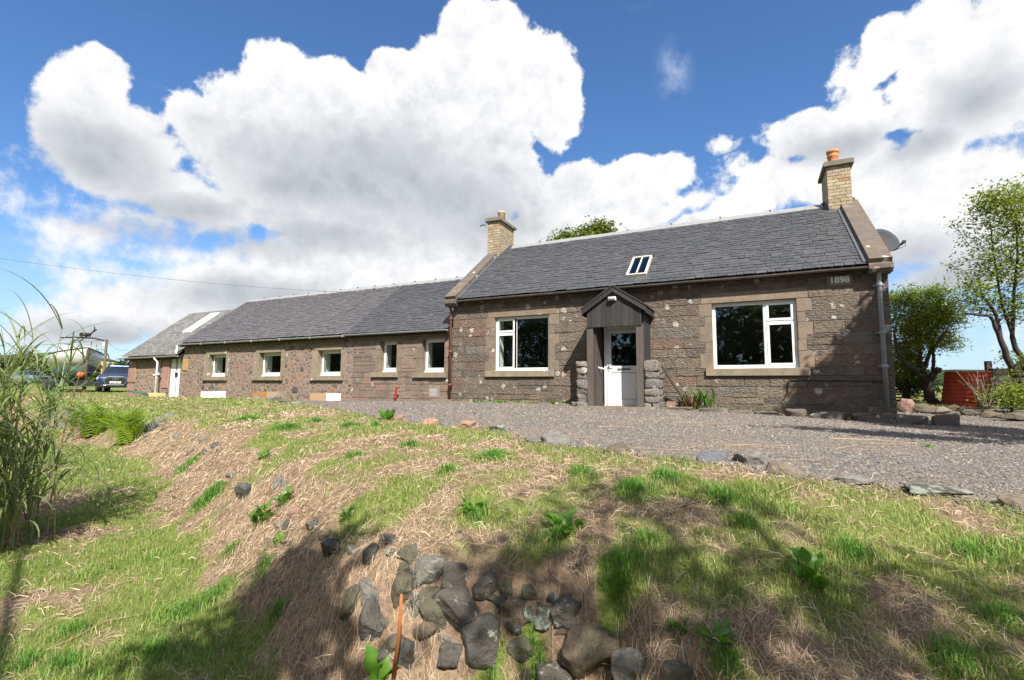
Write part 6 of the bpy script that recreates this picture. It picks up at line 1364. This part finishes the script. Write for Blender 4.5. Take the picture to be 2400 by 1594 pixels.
def car(name, label, loc, yaw, col, reg=None, badge=False):
    t = thing(name, loc, label, 'car'); Rz = Matrix.Rotation(yaw, 3, 'Z'); L0 = Vector(loc)
    def put(b, nm, m_, par=t, smooth=False):
        b.v = [tuple(L0+Rz @ Vector(v)) for v in b.v]; return b.build(nm, m_, par, smooth)
    def sec(y, zb, zt, hw, r_=.12, tum=.04):
        return [(-hw+r_*.6, y, zb), (hw-r_*.6, y, zb), (hw, y, zb+r_), (hw, y, zt-r_), (hw-tum-r_*.4, y, zt), (-hw+tum+r_*.4, y, zt), (-hw, y, zt-r_), (-hw, y, zb+r_)]
    body = put(loft(MB(), [sec(-2.32, .42, .80, .72), sec(-2.24, .30, .96, .86), sec(-1.9, .26, 1.03, .93), sec(-1.0, .26, 1.08, .945), sec(0, .26, 1.10, .95), sec(1.4, .27, 1.12, .945), sec(2.1, .3, 1.08, .91), sec(2.3, .42, .95, .80)]), 'body', carpaint(name+'_paint', col), smooth=True)
    put(loft(MB(), [[(-.84, -1.15, 1.06), (.84, -1.15, 1.06), (.80, -1.10, 1.10), (-.80, -1.10, 1.10)], [(-.80, -.35, 1.06), (.80, -.35, 1.06), (.64, -.35, 1.56), (-.64, -.35, 1.56)], [(-.80, .9, 1.08), (.80, .9, 1.08), (.63, .9, 1.60), (-.63, .9, 1.60)], [(-.78, 1.9, 1.08), (.78, 1.9, 1.08), (.58, 1.75, 1.50), (-.58, 1.75, 1.50)]]), 'glasshouse', M['carglass'])
    put(loft(MB(), [[(-.62, -.38, 1.555), (.62, -.38, 1.555), (.56, -.36, 1.60), (-.56, -.36, 1.60)], [(-.62, .9, 1.60), (.62, .9, 1.60), (.56, .9, 1.645), (-.56, .9, 1.645)], [(-.57, 1.78, 1.51), (.57, 1.78, 1.51), (.5, 1.76, 1.55), (-.5, 1.76, 1.55)]]), 'roof', carpaint(name+'_roof', col))
    put(MB().tube([(-.81, -1.13, 1.07), (-.64, -.36, 1.575), (-.63, .9, 1.61)], .03, 6), 'pillar', carpaint(name+'_pillar', col)); put(MB().tube([(.81, -1.13, 1.07), (.64, -.36, 1.575), (.63, .9, 1.61)], .03, 6), 'pillar', carpaint(name+'_pillar', col))
    hx = [(-.36, .88), (.36, .88), (.56, .72), (.40, .42), (-.40, .42), (-.56, .72)]
    gr = put(MB().prism([(x, z) for x, z in hx], 1, -2.36, -2.20), 'grille', M['grille'])
    fr_ = MB(); fr_.tube([(x, -2.36, z) for x, z in hx+[hx[0]]], .022, 6); put(fr_, 'grille_frame', M['chrome'], gr)
    for x in np.linspace(-.32, .32, 6): put(MB().box((x, -2.365, .72), (.018, .02, .28)), 'grille_bar', M['chrome'], gr)
    for s in (-1, 1):
        put(MB().prism([(s*.58, .80), (s*.86, .86), (s*.90, .74), (s*.62, .70)], 1, -2.27, -2.12), 'headlight', M['lamp']); put(MB().prism([(s*.60, .60), (s*.82, .62), (s*.80, .40), (s*.66, .38)], 1, -2.31, -2.15), 'air_intake', M['grille'])
        put(MB().box((s*1.03, -.95, 1.13), (.20, .10, .15)), 'mirror', M['grille'] if badge else M['carglass'])
        for y in (-1.42, 1.42):
            w = put(MB().lathe([(.0, -.11), (.30, -.11), (.36, -.09), (.37, 0), (.36, .09), (.30, .11), (.0, .11)], (s*.83, y, .37), 18, 'X'), 'wheel', M['tyre'], smooth=True); put(MB().lathe([(.0, -.012), (.24, -.012), (.25, .012), (.0, .012)], (s*.945, y, .37), 14, 'X'), 'rim', M['alloy'], w)
    put(MB().box((0, -2.30, .36), (1.5, .06, .05)), 'lower_trim', M['chrome'])
    if reg:
        pc = L0+Rz @ Vector((0, -2.392, .565)); pl_ = put(MB().box((0, -2.38, .565), (.52, .012, .115)), 'number_plate', M['plate']); text_mesh('registration', reg, .095, M['rub'], pl_, tuple(pc-Rz @ Vector((0, .004, 0))), (R(90), 0, yaw), .001)
    if badge:
        b = MB()
        for k in range(4):
            cx = -.105+.07*k; b.tube([(cx+.047*math.cos(a), -2.385, .775+.047*math.sin(a)) for a in np.linspace(0, 2*math.pi, 15)], .0075, 5, cap=False)
        put(b, 'ring_badge', M['chrome'], gr)
    return t
def face_cam(p): return math.atan2(-(p[0]-CAM[0]), (p[1]-CAM[1]))
g = atD(283, 918, 30.5); g[2] = hgt(g[0], g[1])[0]
car('blue_car', 'dark blue sport utility car parked beside the shed corner', tuple(g), face_cam(g)-.12, (.02, .04, .11), 'LL20 GKW', True)
g = atD(70, 908, 62); g[2] = hgt(g[0], g[1])[0]
car('silver_car', 'silver-grey car half hidden behind the reeds', tuple(g), face_cam(g)+.5, (.20, .23, .28))
# ------------------------------------------------------------------ yacht on its trailer
bw = atD(193, 918, 29.0); bw[2] = hgt(bw[0], bw[1])[0]; byaw = face_cam(bw)+.14; BR = Matrix.Rotation(byaw, 3, 'Z'); B0 = Vector(bw)
boat = thing('sailing_boat', tuple(bw), 'white sailing yacht with teal bottom propped on a trailer, bow on', 'boat')
def bput(b, nm, m_, par, smooth=False):
    b.v = [tuple(B0+BR @ Vector(v)) for v in b.v]; return b.build(nm, m_, par, smooth)
M['hull'] = plain('white_gelcoat', (.50, .49, .46), .3, .08, 3, bmp=0, spec=.5); M['anti'] = plain('teal_antifoul', (.03, .062, .068), .8, .3, 4); M['steelb'] = plain('black_steel', (.02, .02, .02), .6, .3, 5); M['rusty'] = plain('rusty_steel', (.10, .052, .03), .85, .6, 9, bmp=.4)
st = [(0.0, .03, 2.62, 1.60, .95), (.35, .28, 2.58, 1.58, .80), (.9, .66, 2.50, 1.56, .70), (1.8, 1.08, 2.40, 1.54, .62), (3.0, 1.30, 2.32, 1.53, .58), (4.5, 1.28, 2.28, 1.54, .62), (6.0, 1.05, 2.28, 1.56, .85), (6.8, .85, 2.30, 1.60, 1.25)]
top, bot = [], []
for y, hb, zg, zw, zk in st:
    hw = hb*.80; top.append([(-hb, y-.25*(y < .2), zg), (-(hb*.97), y, (zg+zw)/2+.1), (-hw, y+.1, zw), (hw, y+.1, zw), (hb*.97, y, (zg+zw)/2+.1), (hb, y-.25*(y < .2), zg)])
    bot.append([(-hw, y+.1, zw-.003), (-hw*.72, y+.15, (zw+zk)/2-.05), (-hw*.12, y+.2, zk), (hw*.12, y+.2, zk), (hw*.72, y+.15, (zw+zk)/2-.05), (hw, y+.1, zw-.003)])
hull = bput(loft(MB(), top), 'hull', M['hull'], boat, True); bput(loft(MB(), bot), 'bottom', M['anti'], boat, True)
b = MB()
for s in (-1, 1): b.tube([(s*hb, y-.25*(y < .2), zg+.02) for y, hb, zg, zw, zk in st], .035, 6)
bput(b, 'gunwale', M['clad'], hull); bput(loft(MB(), [[(-.12, 2.4, .75), (.12, 2.4, .75), (.10, 2.8, .35), (-.10, 2.8, .35)], [(-.12, 4.6, .75), (.12, 4.6, .75), (.10, 4.2, .35), (-.10, 4.2, .35)]]), 'keel', M['anti'], boat)
bput(loft(MB(), [[(-.35, 1.5, 2.42), (.35, 1.5, 2.42), (.25, 1.6, 2.60), (-.25, 1.6, 2.60)], [(-.80, 3.0, 2.34), (.80, 3.0, 2.34), (.62, 3.0, 2.92), (-.62, 3.0, 2.92)], [(-.85, 5.0, 2.30), (.85, 5.0, 2.30), (.68, 5.0, 2.98), (-.68, 5.0, 2.98)]]), 'cabin', M['hull'], boat)
b = MB()
for s, y in ((-.55, .55), (.55, .55), (-1.0, 1.7), (1.0, 1.7), (.25, .2)): b.tube([(s, y, 2.5), (s*.92, y, 3.35)], .022, 6)
bput(b, 'stanchion', M['gut'], boat); bput(MB().tube([(-1.0, 1.4, 3.25), (-.45, .5, 3.27), (.45, .5, 3.27), (1.0, 1.4, 3.23)], .045, 6), 'pulpit_rail', M['steelb'], boat)
bput(MB().tube([(-.1, -.5, 3.55), (-.2, 3, 3.15), (-.25, 7.2, 3.05)], .06, 7), 'lowered_mast', M['pipegrey'], boat); b = MB(); b.box((-.05, .4, 3.45), (.5, .3, .2)); b.tube([(.1, -.2, 3.4), (.25, -.4, 3.75), (.2, -.5, 3.9)], .03, 6); b.tube([(-.3, .6, 3.0), (.35, -.3, 3.75)], .035, 6); bput(b, 'rigging_bundle', M['oldtimber'], boat)
trl = thing('boat_trailer', tuple(bw), 'dark rusty boat trailer on four wheels under the yacht', 'trailer')
b = MB()
for s in (-.75, .75): b.box((s, 2.6, .62), (.12, 5.6, .14))
for y in (0.0, 1.8, 3.6, 5.2): b.box((0, y, .62), (2.0, .12, .12))
b.box((0, -.35, .5), (.9, .5, .3)); bput(b, 'chassis', M['steelb'], trl)
bput(MB().tube([(.02, -.38, .0), (.02, -.30, 1.2), (.08, -.22, 2.55)], [.10, .09, .075], 6), 'winch_post', M['rusty'], trl)
for s in (-1, 1):
    for y in (.9, 3.4): bput(MB().lathe([(.0, -.13), (.33, -.13), (.40, -.09), (.41, 0), (.40, .09), (.33, .13), (.0, .13)], (s*1.28, y, .41), 16, 'X'), 'wheel', M['tyre'], trl, True)
    for y in (1.2, 4.8): bput(MB().tube([(s*.75, y, .6), (s*.85, y, 1.45)], .05, 6), 'prop', M['steelb'], trl)
b = MB(); b.lathe([(.0, -.17), (.1, -.15), (.17, -.05), (.17, .05), (.1, .15), (.03, .18), (.0, .18)], (-.22, -.45, 1.02), 12); tag(bput(b, 'buoy', plain('orange_buoy', (.72, .12, .03), .5, .1, 5, bmp=0), None, True), 'round orange buoy hanging on the boat trailer post', 'buoy')
g = atD(165, 917, 28.5); g[2] = hgt(g[0], g[1])[0]
tag(MB().box((g[0], g[1], g[2]+.10), (1.4, .5, .2)).build('timber_baulk', M['oldtimber'], None), 'dark timber baulk on the grass in front of the boat trailer', 'timber')
# ------------------------------------------------------------------ blocks, crate, hose by the wing
def slab(px0, px1, py0, py1, Y, m_, name, label, cat, d=.18, rot=0.0):
    a, c = atY(px0, py1, Y), atY(px1, py1, Y); zt = atY((px0+px1)/2, py0, Y)[2]; x0, x1 = a[0], c[0]; zb = hgt((x0+x1)/2, Y)[0]-.01
    bb = MB().box(((x0+x1)/2, Y+d/2, (zb+zt)/2), (x1-x0, d, max(.06, zt-zb)), Matrix.Rotation(rot, 3, 'Z')); tag(bb.build(name, m_, None), label, cat)
M['poly'] = plain('white_polystyrene', (.74, .75, .75), .8, .04, 9, bmp=.2); M['orangewood'] = wood_mat('orange_timber', (.20, .085, .025), (.36, .18, .06), 0)
slab(470, 496, 918, 934, -.32, M['poly'], 'white_block', 'white foam block against the wing, left one of the touching pair', 'block'); slab(496.5, 518, 917, 933, -.32, M['poly'], 'white_block', 'white foam block against the wing, right one of the touching pair', 'block')
slab(590, 624, 919, 931, -.32, M['orangewood'], 'timber_block', 'orange-brown timber block below the second wing window', 'timber'); slab(624.5, 652, 918, 931, -.31, M['timber'], 'timber_block', 'lighter tan timber block right of the orange-brown one', 'timber'); slab(653, 671, 918, 932, -.25, M['sill'], 'stone_block', 'dark grey stone block right of the timber blocks', 'stone')
slab(727, 764, 922, 935, -.40, M['timber'], 'timber_block', 'tan timber block below the third wing window', 'timber'); slab(764.5, 789, 922, 934, -.40, M['poly'], 'white_block', 'single white block butted to the tan timber under the third wing window', 'block')
slab(346, 369, 921, 935, -.35, plain('cream_box', (.58, .43, .21), .8, .15, 5), 'cream_box', 'cream cardboard box against the shed wall', 'box', .3); slab(324, 341, 924, 936, -.40, plain('brown_box', (.30, .21, .11), .8, .2, 5), 'brown_box', 'brown box under the hose by the shed', 'box', .3)
hp = atY(322, 932, -.55); b = MB(); P_ = []
for k in range(46):
    a = k*.47; rr_ = .38+.14*math.sin(k*.9); P_.append((hp[0]+rr_*math.cos(a)*1.3, -.55+.22*math.sin(a*1.1), hgt(hp[0], -.5)[0]+.03+.22*abs(math.sin(a*.5))+.0012*k))
tag(b.tube(P_, .012, 5).build('garden_hose', plain('green_hose', (.045, .12, .085), .5, .2, 5), None, smooth=True), 'tangled green garden hose heaped at the shed corner', 'hose')
# ------------------------------------------------------------------ kerb stones and oddments along the cottage front
kerb = thing('stone_kerb', (.5, -.5, 0), 'line of low worn stones edging the bed along the cottage front', 'kerb')
def kstone(x0, x1, y, zt, d=.22, m_='cope', seed=1):
    v, f = rock_mesh((x1-x0)/2*1.12, d/2*1.2, .13, seed, 1.0, False); z0 = hgt((x0+x1)/2, y)[0]; v = v.copy(); v[:, 2] = np.clip(v[:, 2], -.12, .10)
    np_obj('kerb_stone', mesh_np('kerb_stone', v, None, f, smooth=True), M[m_], kerb, loc=((x0+x1)/2, y, z0+zt-.08))
for k, (x0, x1, zt) in enumerate([(-8.0, -7.1, .06), (-7.1, -6.3, .06), (-6.3, -5.4, .05), (-5.4, -4.6, .05), (-4.6, -3.95, .05)]): kstone(x0, x1, -.55, zt, seed=200+k)
for k, (x0, x1, z1, hgt_) in enumerate([(-1.9, -1.15, .02, .16), (-1.15, -.5, .02, .16), (-.5, .0, -.01, .14), (.0, .55, -.02, .16), (.55, 1.0, .03, .2), (1.0, 1.7, .0, .24), (1.7, 2.4, .0, .27), (2.4, 2.95, .0, .3), (2.95, 3.4, .03, .34)]):
    v, f = rock_mesh(1, 1, 1, 230+k, .9, False); lo, hi_ = v.min(0), v.max(0); v = np.sign(v)*np.abs(v)**.45; v = v/np.abs(v).max(0); v = v*np.array([(x1-x0)/2*.985, .13, hgt_/2])+(vnoise3(v*3+k*7)[:, None]-.5)*.035
    np_obj('kerb_stone', mesh_np('kerb_stone', v, None, f, smooth=True), M['cope'], kerb, loc=((x0+x1)/2, -.66, z1-hgt_/2))
for px, py, w, h, kind, lab in [(1895, 955, 28, 20, 'pale', 'oval pale stone lying against the cottage wall right of the window'), (2130, 951, 36, 34, 'pink', 'reddish rough boulder beside the gable foot'), (2112, 953, 22, 28, 'brown', 'small rust-brown stone at the foot of the gable'), (2165, 958, 46, 22, 'olive', 'mossy log-like stone right of the reddish boulder'), (2204, 962, 44, 20, 'tan', 'flat tan stone in front of the cut tree'), (2242, 955, 34, 20, 'brown', 'bent brown stone below the red sheet'), (2290, 968, 46, 16, 'olive', 'mossy stone below the bare shrub'), (2330, 972, 44, 18, 'brown', 'dark edging stone by the green shrub'), (2384, 976, 60, 26, 'olive', 'large mossy stone at the right edge of the drive')]:
    g = onground(px, py+h/2); s_ = pxw(g, 1); v, f = rock_mesh(w*s_/2*1.15, w*s_/2*.8, h*s_/2*1.2, int(px), .9, False)
    tag(np_obj('boulder', mesh_np('boulder', v, None, f, smooth=True), RM[kind], None, loc=(g[0], g[1]+w*s_*.3, g[2]+h*s_*.42)), lab, 'stone', 'boulders by the gable corner')
def rough_block(parent, x0, x1, y0, y1, z0, z1, m_, seed, nm='stone'):
    v, f = rock_mesh(1, 1, 1, seed, .9, False); v = np.sign(v)*np.abs(v)**.3; v = v/np.abs(v).max(0); k = (vnoise3(v*2.2+seed)[:, None]-.5)*.04+(vnoise3(v*7+seed)[:, None]-.5)*.045
    v = v*np.array([(x1-x0)/2, (y1-y0)/2, (z1-z0)/2])+v/np.linalg.norm(v, axis=1)[:, None]*k
    np_obj(nm, mesh_np(nm, v, None, f, smooth=True), m_, parent, loc=((x0+x1)/2, (y0+y1)/2, (z0+z1)/2))
for nm_, x0, x1, tops in (('low_wall', -3.88, PX0-.01, (1.0, 1.14)), ('low_wall', PX1+.0, -1.92, (1.16, .98))):
    core = MB().bbox(x0+.04, x1-.04, PY+.1, -.04, -.1, min(tops)-.06).build(nm_, M['porchstone'], porch); z = -.10; sd = 300+int(abs(x0)*10)
    while z < max(tops)-.05:
        h_ = random.uniform(.13, .30); xm = x0+(x1-x0)*random.uniform(.38, .62); cells_ = [(x0, x1)] if random.random() < .45 or x1-x0 < .3 else [(x0, xm), (xm, x1)]
        for a_, c_ in cells_:
            tp = float(np.interp((a_+c_)/2, [x0, x1], tops)); sd += 1
            if z < tp-.08: rough_block(core, a_-random.uniform(0, .02), c_+.01, PY-random.uniform(-.02, .03), PY+.3, z-.01, min(z+h_, tp)+.012, M['porchstone'], sd); rough_block(core, a_, c_, PY+.28, -.06, z-.01, min(z+h_, tp)+.01, M['porchstone'], sd+50)
        z += h_
b = MB().tube([tuple(atY(1548, 852, -.5)), tuple(atY(1570, 888, -.35)), tuple(atY(1596, 926, -.2))], [.022, .028, .03], 6); tag(b.build('leaning_stick', M['post'], None), 'weathered stick leaning from the low porch wall to the ground', 'stick')
g = atY(1347, 953, -.85); v, f = rock_mesh(.13, .10, .07, 77, .8, False); tag(np_obj('white_stone', mesh_np('white_stone', v, None, f, smooth=True), RM['pale'], None, loc=(g[0], -.9, .05)), 'small white stone at the foot of the left porch wall', 'stone')
b = MB().tube([(PX0+.05, PY+.2, .98), (PX0+.32, PY+.45, .90)], .022, 7); tag(b.build('grab_rail', M['pipewhite'], None), 'short white grab rail just inside the porch', 'rail')
b = MB().box((atY(1573, 938, -.3)[0], -.3, .07), (.2, .1, .12)); tag(b.build('air_brick', M['pinkstone'], None), 'small pinkish brick by the strappy clump', 'brick')
tag(MB().bbox(-3.75, -1.95, -1.22, -1.02, -.06, .012).build('doorstep', M['sill'], None), 'thin grey doorstep slab in front of the porch', 'step')
# red corrugated sheet, fence
M['redtin'] = plain('red_oxide_tin', (.52, .075, .038), .6, .3, 4, bmp=.1)
a, c = atD(2205, 955, 14.5), atD(2312, 955, 12.9); H_ = 1.0; n = 40; V, Q = [], []
for i in range(60):
    t = i/59; off = .028*math.sin(t*2*math.pi*9)
    for p in (a, c):
        V.append((p[0]+.08*t, p[1]+off-.25*t, hgt(p[0], p[1])[0]-.05+t*H_))
for i in range(59): Q.append((2*i, 2*i+1, 2*i+3, 2*i+2))
o = np_obj('corrugated_sheet', mesh_np('corrugated_sheet', V, Q, smooth=True), M['redtin']); sm = o.modifiers.new('thickness', 'SOLIDIFY'); sm.thickness = .004
tag(o, 'red corrugated iron sheet standing on edge behind the bare shrub', 'metal sheet')
fa, fb = atD(2325, 960, 13.6), atD(2560, 960, 13.0); fz = hgt(fa[0], fa[1])[0]
fence = thing('timber_fence', (fa[0], fa[1], fz), 'dark timber rail fence behind the rowan at the right edge', 'fence')
dv = (fb-fa)/np.linalg.norm((fb-fa)[:2]); ang_ = math.atan2(dv[1], dv[0])
for k, t in enumerate(np.linspace(0, 1, 4)):
    p = fa+(fb-fa)*t; MB().box((p[0], p[1], fz+.58), (.12, .12, 1.3), Matrix.Rotation(ang_, 3, 'Z')).build('post', M['post'], fence)
for z in (.30, .62, .92):
    m_ = (fa+fb)/2; L_ = np.linalg.norm((fb-fa)[:2]); MB().box((m_[0]-.06*dv[1], m_[1]-.09, fz+z), (L_, .035, .20 if z > .5 else .24), Matrix.Rotation(ang_, 3, 'Z')).build('rail', M['oldtimber'], fence)
b = MB(); p = atD(2112, 955, 15.2); plt = thing('slatted_pallet', (p[0], p[1], hgt(p[0], p[1])[0]), 'slatted timber pallet standing beside the gable foot', 'pallet')
for k in range(7): MB().box((p[0], p[1], plt.location[2]+.08+.085*k), (.5, .03, .045)).build('slat', M['oldtimber'], plt)
for s in (-.22, .22): MB().box((p[0]+s, p[1]+.05, plt.location[2]+.32), (.05, .05, .66)).build('bearer', M['oldtimber'], plt)
